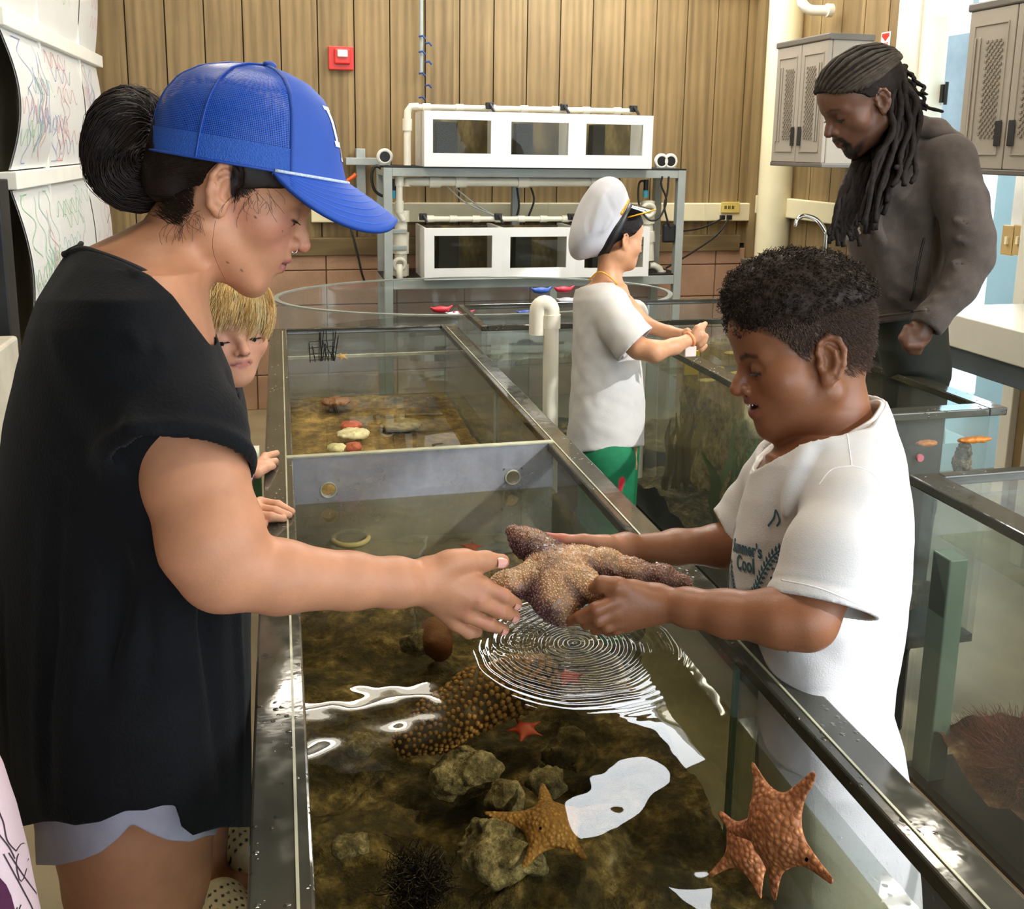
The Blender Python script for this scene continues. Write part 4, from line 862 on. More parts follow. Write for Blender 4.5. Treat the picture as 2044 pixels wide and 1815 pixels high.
# ================================================================== PEOPLE: shared builders
def axes_at(o):
    t=CAM-np.array(o); t/=np.linalg.norm(t); r=np.cross(RC[:,1],t); r/=np.linalg.norm(r); u=np.cross(t,r); return r,u,t
def head_frame(px,py,d,H,yaw,pitch,roll=0.,anchor=(0,0,.45)):
    "yaw 0 = towards camera, 90 = towards the right of the picture; pitch>0 looks down; anchor = head point seen at the pixel"
    o=J(px,py,d); r,u,t=axes_at(o); y,p,q=map(math.radians,(yaw,pitch,roll))
    f=math.sin(y)*r+math.cos(y)*t; F_=math.cos(p)*f-math.sin(p)*u; U=math.cos(p)*u+math.sin(p)*f
    def rot(v): 
        c,s=math.cos(q),math.sin(q); return v*c+np.cross(t,v)*s+t*(t@v)*(1-c)
    F_,U=rot(F_),rot(U); X=np.cross(F_,U); R=np.stack([X,F_,U],1); fr=Frame(o,R,H); fr.o=o-R@(np.array(anchor)*H); return fr
def head_sdf(s,fr,child=0.,nose=1.,lips=1.,open_=0.,jaw=1.,chin=0.,ears=(1,-1),lid=.0,cheek=0.,smile=0.,side=None,mwk=1.,earsz=1.):
    s.fr=fr; c=child; fz=1-.14*c; Z=lambda z: z*fz
    s.ell((0,-.02,.655),(.335+.012*c,.435,.345)).ell((0,.13+.0*c,.635),(.285,.29+.005*c,.28),k=.1)
    s.ell((0,.165,Z(.40)),(.25+.02*c,.245-.01*c,.33),k=.1)
    od=open_*.035
    for g in (1,-1):
        s.rc((g*.225*jaw,.0,Z(.26)),(g*.075,.315-.015*c+chin,Z(.10)-od*.6),.08+.012*c,.07,k=.11)
        s.sph((g*(.185+.01*c),.235,Z(.40)),.10+.012*c+cheek*.02,k=.09)
        s.rc((g*.05,.372-.01*c,Z(.565)),(g*.19,.315,Z(.575)),.05,.045,k=.06)
    s.sph((0,.335-.012*c+chin,Z(.085)-od*.6),.076,k=.07)
    s.ell((0,.30-.02*c,Z(.27)-od*.3),(.15,.15-.01*c,.14),k=.08); s.ell((0,.15-.03*c,Z(.13)+.03*c),(.15,.18-.02*c,.10-.02*c),k=.09)
    for g in (1,-1):
        s.ell((g*.15,.425,Z(.495)),(.085,.06,.05),k=.06,mode='s')
        s.sph((g*.148,.322,Z(.49)),.076,k=.012)                       # closed lid over the eyeball
        s.ell((g*.148,.402,Z(.465)),(.05,.03,.007+lid),k=.004,mode='s')   # opening between the lids
        s.rc((g*.075,.37,Z(.535)),(g*.2,.325,Z(.53)),.018,.014,k=.03)
    n=nose; s.rc((0,.372,Z(.54)),(0,.44+.02*n,Z(.425)),.034,.038,k=.045)
    s.rc((0,.44+.02*n,Z(.42)),(0,.455+.032*n,Z(.378)),.036,.045,k=.02)
    for g in (1,-1):
        s.sph((g*(.055-.004*c),.425+.012*n,Z(.358)),.036-.008*c,k=.022)
    s.rc((0,.45+.02*n,Z(.352)),(0,.41,Z(.325)),.022,.02,k=.02)
    for g in (1,-1): s.ell((g*.03,.44+.015*n,Z(.33)),(.015,.028,.02),k=.008,mode='s')
    LB=-.03*c; lips_fix=lambda P:[(a,b+LB,d) for a,b,d in P]; L=lips; up=Z(.262)+open_*.012; lo=Z(.222)-od; mw=(.1+smile*.02)*mwk
    s.chain(lips_fix([(-mw,.377,up-.012+smile*.01),(-.045,.433,up+.008),(0,.445,up+.004),(.045,.433,up+.008),(mw,.377,up-.012+smile*.01)]),[.012,.021*L,.021*L,.021*L,.012],k=.022)
    s.chain(lips_fix([(-mw*.95,.374,lo+.018+od*.6+smile*.01),(-.045,.418,lo+.002),(0,.428,lo),(.045,.418,lo+.002),(mw*.95,.374,lo+.018+od*.6+smile*.01)]),[.012,.024*L,.026*L,.024*L,.012],k=.022)
    zz=(up+lo)/2+.003; g_=.005+open_*.016
    s.chain(lips_fix([(-mw*1.02,.40,zz+smile*.008-.001),(-.045,.452,zz+.001),(0,.466,zz),(.045,.452,zz+.001),(mw*1.02,.40,zz+smile*.008-.001)]),[.004,g_,g_,g_,.004],k=.006,mode='s')
    if open_>.3: s.ell((0,.41+LB,zz),(.075,.06,.016*open_),k=.01,mode='s')
    s.disp(lambda q: .004*np.exp(-((np.abs(q[...,0])-.04)/.012)**2)*0,(0,0,.5),.8)
    for g in ears: ear_sdf(s,fr,g,fz,earsz)
    s.fr=WORLD; return s
def ear_sdf(s,fr,g,fz=1.0,sz=1.0):
    a=math.radians(12); E=np.array([[g*math.cos(.30),math.sin(.30)*g*-0-0.0,0],[0,1,0],[0,0,1.]]).T
    out=np.array([g*math.cos(.26),math.sin(.26),0]); up=np.array([0,-math.sin(a),math.cos(a)]); up-=out*(out@up); up/=np.linalg.norm(up); fw=np.cross(up,out)*g; fw=fw if fw[1]>0 else -fw
    R=fr.R@np.stack([out,fw,up],1); ef=Frame(fr.fro((g*.300,-.02,.455*fz)),R,fr.s*sz); s.fr=ef
    s.ell((.022,-.005,.01),(.026,.068,.118),k=.02)
    s.ell((.052,.012,.0),(.03,.034,.06),k=.015,mode='s').ell((.056,-.01,.07),(.02,.035,.03),k=.015,mode='s')
    s.chain([(.03,.03,.0),(.038,.058,.045),(.043,.052,.10),(.048,.008,.135),(.05,-.045,.12),(.052,-.073,.065),(.046,-.07,-.01),(.036,-.045,-.08),(.03,-.01,-.11)],[.009,.013,.015,.016,.016,.016,.015,.014,.013],k=.01)
    s.chain([(.04,.015,.085),(.046,-.028,.055),(.046,-.04,.0),(.038,-.02,-.055),(.034,.02,-.06)],[.009,.012,.013,.012,.012],k=.012)
    s.sph((.036,.046,-.02),.017,k=.015).ell((.026,.012,-.10),(.018,.03,.035),k=.02); s.fr=fr
def scalp(s,fr,t,child=0.,k=.01,**kw):
    "hair volume that hugs the skull: the head's own surface pushed out by t"
    h=SDF(); head_sdf(h,fr,child,ears=(),**kw); return s._add('u',lambda q,_h=h:_h(q)-t,fr.fro((0,0,.5)),.75*fr.s,k)
def face_marks(fr,lip,brow,child=0.,open_=0.,lash='1a1010',browstr=.9,browz=0.,blush='c8776a',bl=.25,smile=0.,lid=0.,under='6b4038'):
    c=child; fz=1-.14*c; Z=lambda z: z*fz; od=open_*.035; up=Z(.262)+open_*.012; lo=Z(.222)-od; zz=(up+lo)/2+.003; M=[]
    for g in (1,-1):
        M+=[((g*.2,.26,Z(.40)),(g*.17,.31,Z(.38)),.05,.09,blush,bl,fr)]
        M+=[((g*.09,.42,Z(.50)),(g*.2,.36,Z(.50)),.03,.04,under,.25,fr)]
        for a,b in (((g*.065,.40,Z(.585)+browz),(g*.13,.385,Z(.605)+browz)),((g*.13,.385,Z(.605)+browz),(g*.205,.34,Z(.585)+browz))): M+=[(a,b,.010,.012,brow,browstr,fr)]
        for a,b in (((g*.098,.402,Z(.468)+lid),(g*.13,.418,Z(.462)+lid)),((g*.13,.418,Z(.462)+lid),(g*.168,.41,Z(.462)+lid)),((g*.168,.41,Z(.462)+lid),(g*.205,.37,Z(.468)+lid))): M+=[(a,b,.005,.006,lash,.95,fr)]
        M+=[((g*.03,.46,Z(.33)),(g*.03,.44,Z(.33)),.012,.012,'2a1210',.8,fr)]
    M+=[((-.085,.392,up-.008),(-.04,.453,up+.002),.013,.01,lip,.8,fr),((-.04,.453,up+.002),(.04,.453,up+.002),.014,.01,lip,.8,fr),((.04,.453,up+.002),(.085,.392,up-.008),.013,.01,lip,.8,fr)]
    M+=[((-.08,.392,lo+.012),(-.03,.45,lo),.014,.01,lip,.85,fr),((-.03,.45,lo),(.03,.45,lo),.018,.01,lip,.85,fr),((.03,.45,lo),(.08,.392,lo+.012),.014,.01,lip,.85,fr)]
    M+=[((-.1,.382,zz+smile*.008),(-.03,.45,zz),.004,.006,'2a1012',.9,fr),((-.03,.45,zz),(.03,.45,zz),.004,.006,'2a1012',.9,fr),((.03,.45,zz),(.1,.382,zz+smile*.008),.004,.006,'2a1012',.9,fr)]
    M+=[((0,.49,Z(.375)),(0,.48,Z(.36)),.03,.03,blush,bl*1.2,fr)]
    return M
M_eye=basic('eye white','b8aea6',.15,var=.02); M_iris=basic('dark iris','1c100b',.08); M_teeth=basic('teeth','efe9dc',.2,var=.03); M_mouth=basic('mouth inside','3a1212',.6)
M_lash=basic('lashes','120c0a',.6)
def eyes(fr,root,child=0.,look=(0,-.5),which=(1,-1),lid=0.):
    fz=1-.14*child
    for g in which:
        c=fr.fro((g*.148,.322,.49*fz)); r=.0705*fr.s; V=[];n=20
        mb=MB(); G=[[c+r*np.array([math.cos(a)*math.cos(b),math.sin(a)*math.cos(b),math.sin(b)]) for a in np.linspace(0,2*math.pi,n,endpoint=False)] for b in np.linspace(-1.5,1.5,14)]
        e=mb.grid(G,closev=True).build('eyeball',M_eye,root,True)
        dd=np.array([look[0],1,look[1]]); dd/=np.linalg.norm(dd); q=c+fr.R@dd*r*.86; ax=fr.R@dd; MB().cyl(q,q+ax*r*.17,r*.42,16,r2=r*.33).build('iris',M_iris,e,auto=40)
        # lashes of the upper lid
        P=[];rg=np.random.default_rng(5)
        for t in np.linspace(-1,1,26):
            b=np.array([g*.148+t*.052,.322+math.sqrt(max(.0768**2-(t*.052)**2-.02**2,0))+.001,(.4715+lid)*fz]); o=np.array([t*.012,.022,-.012-.004*rg.random()]); P.append([fr.fro(b+o*k+np.array([0,0,.006*k*k])) for k in np.linspace(0,1,4)])
        strands('eyelashes',np.array(P),.0022*fr.s*np.linspace(1,.3,4)[None,:].repeat(26,0),M_lash,root)
def px2(s,pts,k=.01,mode='u'):
    "chain through photo points (x,y,depth,radius in photo pixels)"
    return s.chain([J(p[0],p[1],p[2]) for p in pts],[p[3]*p[2]/F for p in pts],k,mode)
def ucut(poly,below=True):
    "keep the part above the photo curve v=hem(u)"
    a=np.array(poly,float)
    def fn(q):
        u,v,d=photo(q); h=np.interp(u,a[:,0],a[:,1]); return (v-h)*d/F*(.7 if below else -.7)
    return fn
def shell(s,th=.004):
    "hollow: keep only a skin of the given thickness"
    base=list(s.ops)
    t=SDF(); t.ops=base
    n=SDF(); n.ops=base
    s2=SDF(); s2.ops=base; 
    s2.ops=base+[('i',lambda q,_t=t: -(_t(q)+th),WORLD,np.zeros(3),1e3,0.)]
    return s2
def nails(name,lst,m,root):
    for (tip,dirn,nrm,w,l) in lst:
        tip=np.array(tip,float); dirn=np.array(dirn,float); dirn/=np.linalg.norm(dirn); nrm=np.array(nrm,float); nrm-=dirn*(nrm@dirn); nrm/=np.linalg.norm(nrm); sd=np.cross(dirn,nrm); G=[]
        for i in range(7):
            t=i/6; G.append([tip-dirn*l*(1-t)+sd*w*u*(1-.25*(2*t-1)**2 if t>.5 else 1)+nrm*(w*.55*(1-u*u)-w*.55)+dirn*(-.15*l*u*u if t>.7 else 0) for u in np.linspace(-1,1,7)])
        G=np.array(G); MB().grid(G).grid(G-nrm*.0008,flip=True).build(name,m,root,True)
def skin(name,rough=.48): return vcol(name,rough,sss=.12,bump=.12,bs=420.,spec=.4,mott=.07,rad=(.008,.003,.0015))
RG=np.random.default_rng(11)
def kin(pts,n,jit,rad,count,twist=0.,seed=0,r_sp=(.75,1.0),sp=None):
    "strands that follow a thick guide: pts (x,y,z), rad per point; returns (count,n,3)"
    rg=np.random.default_rng(seed); C=smooth_path(pts,n); Rr=smooth_path(np.array(rad,float)[:,None]*np.ones((1,3)),n)[:,0]
    T=np.gradient(C,axis=0); T/=np.linalg.norm(T,axis=1,keepdims=True); u=np.cross(T,[.2,.9,.3]); u/=np.linalg.norm(u,axis=1,keepdims=True); w=np.cross(T,u)
    ph=rg.uniform(0,2*math.pi,(count,1))+twist*np.linspace(0,1,n)[None,:]; rr=np.sqrt(rg.uniform(r_sp[0]**2,r_sp[1]**2,(count,1)))*Rr[None,:]
    P=C[None]+rr[...,None]*(np.cos(ph)[...,None]*u[None]+np.sin(ph)[...,None]*w[None])
    return P+jit*np.cumsum(rg.normal(size=P.shape),axis=1)/math.sqrt(n)
# ================================================================== WOMAN
def build_woman():
    fr=head_frame(446,386,1.12,.221,91,24)
    root=empty('person',tuple(J(262,1750,1.2)*np.array([1,1,0])),0,'person in a blue trucker cap and loose black top reaching over the tank','person')
    s=SDF(); head_sdf(s,fr,0,nose=1.0,lips=1.05,open_=.28,ears=(1,-1),lid=.007)
    # neck and upper back
    s.fn(*plof([(395,318,428,1.12,.05),(440,285,430,1.12,.054),(470,225,425,1.12,.06),(500,160,418,1.12,.085),(540,135,405,1.12,.12),(600,110,400,1.12,.15),(680,80,410,1.13,.16)],2.0),k=.03)
    s.fn(*plof([(560,110,390,1.12,.14),(700,70,430,1.13,.155),(900,40,440,1.15,.15),(1200,40,430,1.17,.14),(1450,40,440,1.19,.15),(1560,60,430,1.19,.15),(1640,80,420,1.19,.15)],2.2),k=.03)
    # near arm
    px2(s,[(270,690,1.03,90),(330,800,1.0,96),(388,950,.975,101),(425,1080,.955,98)],.02)
    px2(s,[(425,1080,.955,98),(448,1135,.955,82),(560,1152,.985,70),(700,1160,1.03,54),(790,1163,1.06,47),(845,1165,1.085,44)],.02)
    # hand
    W=(858,1165,1.09)
    for a,b,r0,r1 in (((858,1150,1.09),(962,1170,1.105),30,19),((862,1165,1.09),(955,1198,1.10),30,18),((862,1180,1.095),(932,1224,1.105),28,17),((858,1190,1.10),(905,1240,1.115),24,16),((860,1142,1.085),(905,1122,1.09),28,20)): px2(s,[(*a,r0),(*b,r1)],.012)
    px2(s,[(895,1122,1.09,21),(928,1118,1.10,17.5),(968,1119,1.115,15.5),(1002,1121,1.13,15)],.012)
    px2(s,[(966,1172,1.105,17.5),(1005,1190,1.115,14.5),(1031,1206,1.135,12)],.004)
    px2(s,[(957,1201,1.10,16.5),(998,1220,1.115,14),(1027,1231,1.135,12)],.004)
    px2(s,[(934,1228,1.105,15.5),(975,1246,1.115,13.5),(1006,1257,1.135,11.5)],.004)
    px2(s,[(907,1244,1.11,14.5),(936,1262,1.12,13),(952,1262,1.14,11.5)],.004)
    for a,b in (((890,1150),(950,1172)),((885,1165),(940,1200)),((880,1180),(920,1222))): s.ridge(J(*a,1.065),J(*b,1.085),.0025,.0012)
    for x,y in ((966,1168),(957,1198),(932,1224)): s.ridge(J(x-6,y,1.087),J(x+6,y+2,1.087),.006,.0016)
    # far arm hanging behind the body
    px2(s,[(250,640,1.27,80),(210,820,1.33,70),(180,1010,1.36,58),(230,1180,1.36,50),(280,1290,1.34,38)],.02)
    for dx,dy in ((-22,60),(-8,72),(6,74),(20,66)): px2(s,[(284+dx*.6,1330,1.34,14),(284+dx,1340+dy*.5,1.34,12),(286+dx,1340+dy,1.35,10)],.004)
    px2(s,[(280,1290,1.34,32),(284,1335,1.34,26)],.01); px2(s,[(300,1300,1.33,16),(322,1340,1.33,13),(326,1375,1.34,11)],.006)
    # legs down to the floor
    hipn=J(268,1600,1.17); hipf=hipn+np.array([-.02,.17,0])
    for h_,g in ((hipn,0),(hipf,1)):
        k_=h_.copy(); k_[2]=.46; a_=h_.copy(); a_[2]=.10; a_[0]-=.02; s.chain([h_,h_*.5+k_*.5+[0,0,.02],k_,k_*.5+a_*.5,a_],[.098,.085,.057,.052,.038],.03); s.rc(a_+[0,0,-.05],a_+[.13,0,-.065],.036,.028,k=.03)
    V,Q=s.mesh((-.75,.6,0),(.42,1.75,1.66),.0025)
    mk=face_marks(fr,'a5605c','33201a',open_=.28,bl=.35,blush='c07068',lid=.007)
    for x,y,r in ((512,432,.0011),(481,541,.0011),(563,463,.0007),(571,477,.0008),(455,524,.0006)):   # moles
        p=J(x,y,1.05); dd=V-p; i=np.argmin(np.linalg.norm(np.cross(dd,ray(x,y)/np.linalg.norm(ray(x,y))),axis=1)+(((V-CAM)@-RC[:,2])>1.11)*.02); mk.append((V[i],V[i],r,.0007,'3a1a12',.9,WORLD))
    for x,y,d in ((966,1168,1.085),(957,1198,1.083),(932,1224,1.088),(1005,1190,1.10),(998,1220,1.10),(975,1246,1.10)): mk.append((J(x,y,d),J(x,y,d),.004,.010,'b8665c',.35,WORLD))
    c=paint(V,'bd8564',mk)
    # scalp under the cap is dark at the roots
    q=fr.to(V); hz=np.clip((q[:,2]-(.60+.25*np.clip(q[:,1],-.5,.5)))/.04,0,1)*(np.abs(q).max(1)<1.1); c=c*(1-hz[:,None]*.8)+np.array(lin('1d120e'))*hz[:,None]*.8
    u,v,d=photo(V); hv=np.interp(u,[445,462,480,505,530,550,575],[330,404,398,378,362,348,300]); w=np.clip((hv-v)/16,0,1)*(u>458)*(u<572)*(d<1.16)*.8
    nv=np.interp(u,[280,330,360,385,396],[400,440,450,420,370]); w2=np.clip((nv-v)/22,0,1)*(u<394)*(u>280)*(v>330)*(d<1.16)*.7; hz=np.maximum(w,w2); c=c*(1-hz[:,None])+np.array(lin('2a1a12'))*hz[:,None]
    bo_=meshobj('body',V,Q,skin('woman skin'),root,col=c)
    eyes(fr,root,lid=.007)
    mn=basic('fingernail','d79a8c',.25,var=.03)
    r_,u_,t_=axes_at(J(1000,1200,1.12))
    def nl(a,b,w,l,nr): A=J(*a);B=J(*b); return (B,B-A,nr,w,l)
    nails('fingernail',[nl((985,1119,1.11),(1014,1120,1.118),.0068,.0125,t_*.95+u_*.4),nl((1010,1193,1.11),(1040,1211,1.128),.0052,.010,t_+u_*.5),nl((1005,1222,1.11),(1036,1236,1.128),.0050,.0095,t_+u_*.4),nl((985,1250,1.11),(1014,1261,1.128),.0048,.009,t_+u_*.4)],mn,root)
    # nose ring
    p=fr.fro((.052,.455,.333)); o=MB().ring(p,fr.R[:,1]*.3+fr.R[:,0],.0035,.0006,16,6).build('nose_ring',M_chrome,root,True)
    # -------- black top
    s=SDF()
    s.fn(*plof([(470,150,330,1.12,.09),(500,135,395,1.12,.125),(540,108,412,1.12,.165),(600,72,408,1.12,.20),(660,50,425,1.125,.21),(740,30,462,1.13,.212),(850,8,492,1.14,.21),(950,-5,500,1.15,.208),(1100,-20,500,1.16,.205),(1250,-26,498,1.175,.205),(1400,-22,499,1.185,.21),(1550,0,502,1.2,.215),(1720,30,500,1.21,.22)],2.3))
    px2(s,[(260,640,1.25,110),(240,760,1.28,105)],.03)
    rgw=random.Random(4)
    for i in range(16):      # long hanging folds
        x0=rgw.uniform(10,490); x1=x0+rgw.uniform(-60,50); y0=rgw.uniform(950,1200); y1=rgw.uniform(1500,1750); d0=1.16-.2*math.sqrt(max(0,1-((x0-245)/260)**2)); s.ridge(J(x0,y0,d0),J(x1,y1,d0+.05),.012,rgw.uniform(.003,.007)*rgw.choice((1,1,-1)))
    for a,b,w,am in (((180,560),(330,760),.006,.003),((265,530),(290,560),.004,.003),((130,600),(60,800),.012,.004),((300,620),(345,760),.005,.0025),((330,760),(400,860),.01,.005),((370,740),(460,850),.01,.006),((350,700),(480,800),.008,-.004),((240,760),(260,950),.012,.005),((290,740),(330,870),.008,-.004),((250,1000),(420,1250),.015,.005),((200,980),(250,1250),.014,-.004)):
        s.ridge(J(*a,.97 if a[1]>700 else 1.0),J(*b,.87 if b[1]<1000 else .97),w*1.6,am)
    s.disp(lambda q:.0012*wob(q,32,1.)+.0016*wob(q,14,5.))
    s.disp(lambda q:.0*q[...,0]); s=shell(s,.007)
    P0,P1,P2=J(350,861,.885),J(228,985,.99),J(504,952,1.0); nn=np.cross(P1-P0,P2-P0); nn/=np.linalg.norm(nn); nn=nn if nn[2]<0 else -nn
    sl=SDF(); px2(sl,[(235,640,1.04,112),(285,750,.99,128),(352,870,.962,134),(378,1000,.96,136)],.03)
    for a,b,w,am in (((300,640),(345,800),.010,.004),((345,760),(410,880),.012,.006),((400,760),(470,860),.012,.006),((250,800),(300,960),.012,.005),((370,700),(480,830),.01,-.005),((210,700),(240,900),.015,.005),((290,860),(330,900),.01,.006)): sl.ridge(J(*a,.90),J(*b,.87),w,am)
    cuff=lambda q: -.0045*np.exp(-(((q-P0)@nn+.010)/.008)**2); sl.disp(cuff); sl.disp(lambda q:.0014*wob(q,38,3.))
    sl=shell(sl,.006); sl.ops.append(('i',lambda q:(q-P0)@nn,WORLD,np.zeros(3),1e3,0.))
    s.ops.append(('u',lambda q,_s=sl:_s(q),WORLD,J(330,820,.97),.30,.018))
    nk=[(60,440),(128,505),(150,497),(190,508),(250,527),(300,553),(345,592),(380,640),(392,668),(400,640),(700,600)]
    A=J(120,500,1.12); B=J(392,655,1.12); n_=np.cross(B-A,RC[:,2]); n_=n_ if n_[2]>0 else -n_
    cv=np.array([(60,460),(128,507),(165,497),(205,508),(250,525),(300,550),(345,590),(382,640),(420,690)],float)
    def neck(q):
        u,v,d=photo(q); h=np.interp(u,cv[:,0],cv[:,1]); g=(h-v)*d/F*.8; return np.where(u>430,-1.,g)
    s.ops.append(('i',neck,WORLD,np.zeros(3),1e3,0.))
    hem=[(-200,1655),(45,1650),(85,1641),(112,1640),(150,1648),(200,1641),(250,1619),(290,1618),(325,1608),(350,1608),(362,1650),(385,1668),(410,1660),(440,1652),(700,1650)]
    s.ops.append(('i',ucut(hem),WORLD,np.zeros(3),1e3,0.))
    # rolled cuff
    V,Q=s.mesh((-.8,.6,.6),(.2,1.6,1.5),.0028)
    mt=vcol('black rayon',.78,bump=.5,bs=260.,weave=0,spec=.12,sheen=.04,mott=.15)
    meshobj('black_top',V,Q,mt,root,col=np.tile(np.array(lin('0e0f12')),(len(V),1)))
    # collar binding
    P=[]; 
    for x,y in ((128,507),(165,497),(205,508),(250,525),(300,550),(345,590),(380,638)):
        P.append(J(x,y,1.12-.125*math.sin(math.pi*min(max((x-120)/290,0.05),.95))**.6-.002))
    mb=MB().tube(smooth_path(P,50),.0035,8); mb.build('neck_binding',basic('black binding','131317',.8),root,True)
    MB().tube(smooth_path([J(128,510,1.07),J(140,500,1.06),J(157,492,1.06),J(162,486,1.07)],12),.003,8).build('neck_tie',basic('black tie','131317',.8),root,True)
    # -------- shorts
    s=SDF(); s.fn(*plof([(1540,60,480,1.19,.16),(1620,62,440,1.19,.165),(1700,70,425,1.195,.165),(1760,75,420,1.2,.165)],2.3)); s.disp(lambda q:.002*wob(q,40,3.))
    s=shell(s,.006); s.ops.append(('i',ucut([(-100,1722),(75,1727),(115,1728),(160,1718),(200,1702),(235,1675),(262,1646),(275,1650),(300,1664),(335,1678),(380,1681),(415,1668),(600,1660)]),WORLD,np.zeros(3),1e3,0.))
    V,Q=s.mesh((-.65,.75,.5),(.15,1.55,.95),.003); meshobj('denim_shorts',V,Q,vcol('pale denim',.8,bump=.4,bs=500.,spec=.2),root,col=np.tile(np.array(lin('b4b2c2')),(len(V),1)))
    # -------- hair
    mh=basic('dark brown hair','1f120d',.5,var=.45,vs=60,spec=.3)
    s=SDF(); scalp(s,fr,.0028); s.fr=fr; s.ell((0,-.28,.42),(.21,.13,.16),k=.1)
    s.fr=WORLD
    hc=hairline(fr,[.2,.30,.36,.44,.49,.52,.55,.60,.66,.8,1.1],[-.4,-.20,-.12,-.09,.04,.10,.15,.25,.31,.42,.7])
    def hl(q):
        p=fr.to(q); e=.135-np.sqrt(((p[...,1]+.025)*1.55)**2+((p[...,2]-.465)*.82)**2); return np.maximum(hc(q),np.where(q[...,2]<9,e*fr.s,0))
    s.ops.append(('i',hl,WORLD,np.zeros(3),1e3,0.)); s.disp(lambda q:.001*wob(q,90,2.))
    bun=[J(300,262,1.155),J(272,226,1.14),J(240,256,1.125),J(237,318,1.12),J(264,358,1.12),J(312,350,1.135)]; br=[.014,.026,.030,.031,.030,.026]
    s.chain(bun,br,.02); s.sph(J(276,300,1.15),.02,k=.02)
    V,Q=s.mesh(fr.fro((0,0,.5))-.32,fr.fro((0,0,.5))+.32,.0028); ho=meshobj('hair',V,Q,mh,root)
    P=kin(bun,26,.003,br,2600,twist=2.6,seed=1,r_sp=(1.0,1.16)); strands('bun_strands',P,.0008,mh,ho)
    P=kin([b+0 for b in bun],26,.006,[r*1.15 for r in br],60,twist=2.,seed=2,r_sp=(.95,1.1)); strands('flyaway_strands',P,.0003,mh,ho)
    # combed strands over the skull towards the bun
    rg=np.random.default_rng(8); L=[]; th_=bvh(ho); cc_=fr.fro((0,-.08,.52))
    for i in range(1500):
        k=i%3
        if k==0: a0=np.array([.30,rg.uniform(.02,.22),rg.uniform(.55,.68)])
        elif k==1: a0=np.array([.26,rg.uniform(-.22,-.08),rg.uniform(.30,.44)])
        else: a0=np.array([.31,rg.uniform(-.16,-.08),rg.uniform(.44,.66)])
        a0=fr.fro(a0); b0=J(318+rg.normal()*10,rg.uniform(312,372),1.095); pts=[]
        for t in np.linspace(0,1,10):
            p=a0*(1-t)+b0*t; d_=p-cc_; n=np.linalg.norm(d_); d_/=n; o_=cc_+d_*.2; h=th_.ray_cast(Vector(o_),Vector(-d_),.2); pts.append(np.array(h[0])+d_*(.0002+.0008*rg.random()) if h[0] is not None else None)
        if all(x is not None for x in pts) and max(np.linalg.norm(pts[q+1]-pts[q]) for q in range(9))<.02: L.append(pts)
    if L: strands('combed_strands',np.array(L),.0004,mh,ho)
    tb_=bvh(bo_); L=[]; L2=[]
    def surf(x,y):
        h=tb_.ray_cast(Vector(CAM),Vector(ray(x,y)),1.4); return None if h[0] is None else np.array(h[0])-ray(x,y)*.0006
    for i in range(1500):
        if i%2: u0=rg.uniform(462,566); v0=np.interp(u0,[462,480,505,530,550,575],[410,402,386,368,354,330])-rg.uniform(0,40); u1,v1=max(u0-rg.uniform(20,60),464+rg.uniform(0,10)),v0-rg.uniform(25,62); cv_=rg.uniform(-10,10)
        else: u0=rg.uniform(335,388); v0=np.interp(u0,[330,360,380,395],[446,452,430,395])-rg.uniform(0,50); u1,v1=u0-rg.uniform(25,60),v0-rg.uniform(15,50); cv_=rg.uniform(-5,8)
        pts=[surf(u0+(u1-u0)*t+cv_*.3*math.sin(3*t),v0+(v1-v0)*t+cv_*math.sin(math.pi*t)) for t in np.linspace(0,1,8)]
        if all(x is not None for x in pts) and max(np.linalg.norm(pts[q+1]-pts[q]) for q in range(7))<.018: L.append(pts)
    if L: strands('temple_strands',np.array(L),.00022,mh,ho)
    for i in range(60):      # a few loose curls hanging from the hairline
        if i%2: u0,v0=rg.uniform(462,545),rg.uniform(372,405)
        else: u0,v0=rg.uniform(340,400),rg.uniform(420,450)
        l_=rg.uniform(15,55); a_=rg.uniform(-.5,.7); bw=rg.uniform(-14,14); pts=[surf(u0+l_*t*math.sin(a_)+bw*math.sin(2.4*t),v0+l_*t*math.cos(a_)) for t in np.linspace(0,1,10)]
        if all(x is not None for x in pts): L2.append(pts)
    for i in range(40):
        a=J(rg.uniform(200,320),rg.uniform(180,400),1.10); dirv=(a-J(275,300,1.12)); dirv=dirv/np.linalg.norm(dirv)*.035*rg.random()+rg.normal(size=3)*.010; cur=rg.normal(size=3)*.008
        L2.append([a+dirv*t+cur*t*t for t in np.linspace(0,1,10)])
    strands('wisps',np.array(L2),.00016,basic('brown wisps','3a261c',.5),ho)
    L=[]
    for sx in ((430,440,425,560,450,600),(400,420,320,500,340,560),(385,410,372,470,395,500)): L.append(smooth_path([J(sx[0],sx[1],1.045),J(sx[2],(sx[1]+sx[3])/2,1.043),J(sx[4],sx[5]-40,1.05)],10))
    strands('long_loose_strands',np.array(L),.00022,mh,ho)
    build_cap(fr,root)
    return root
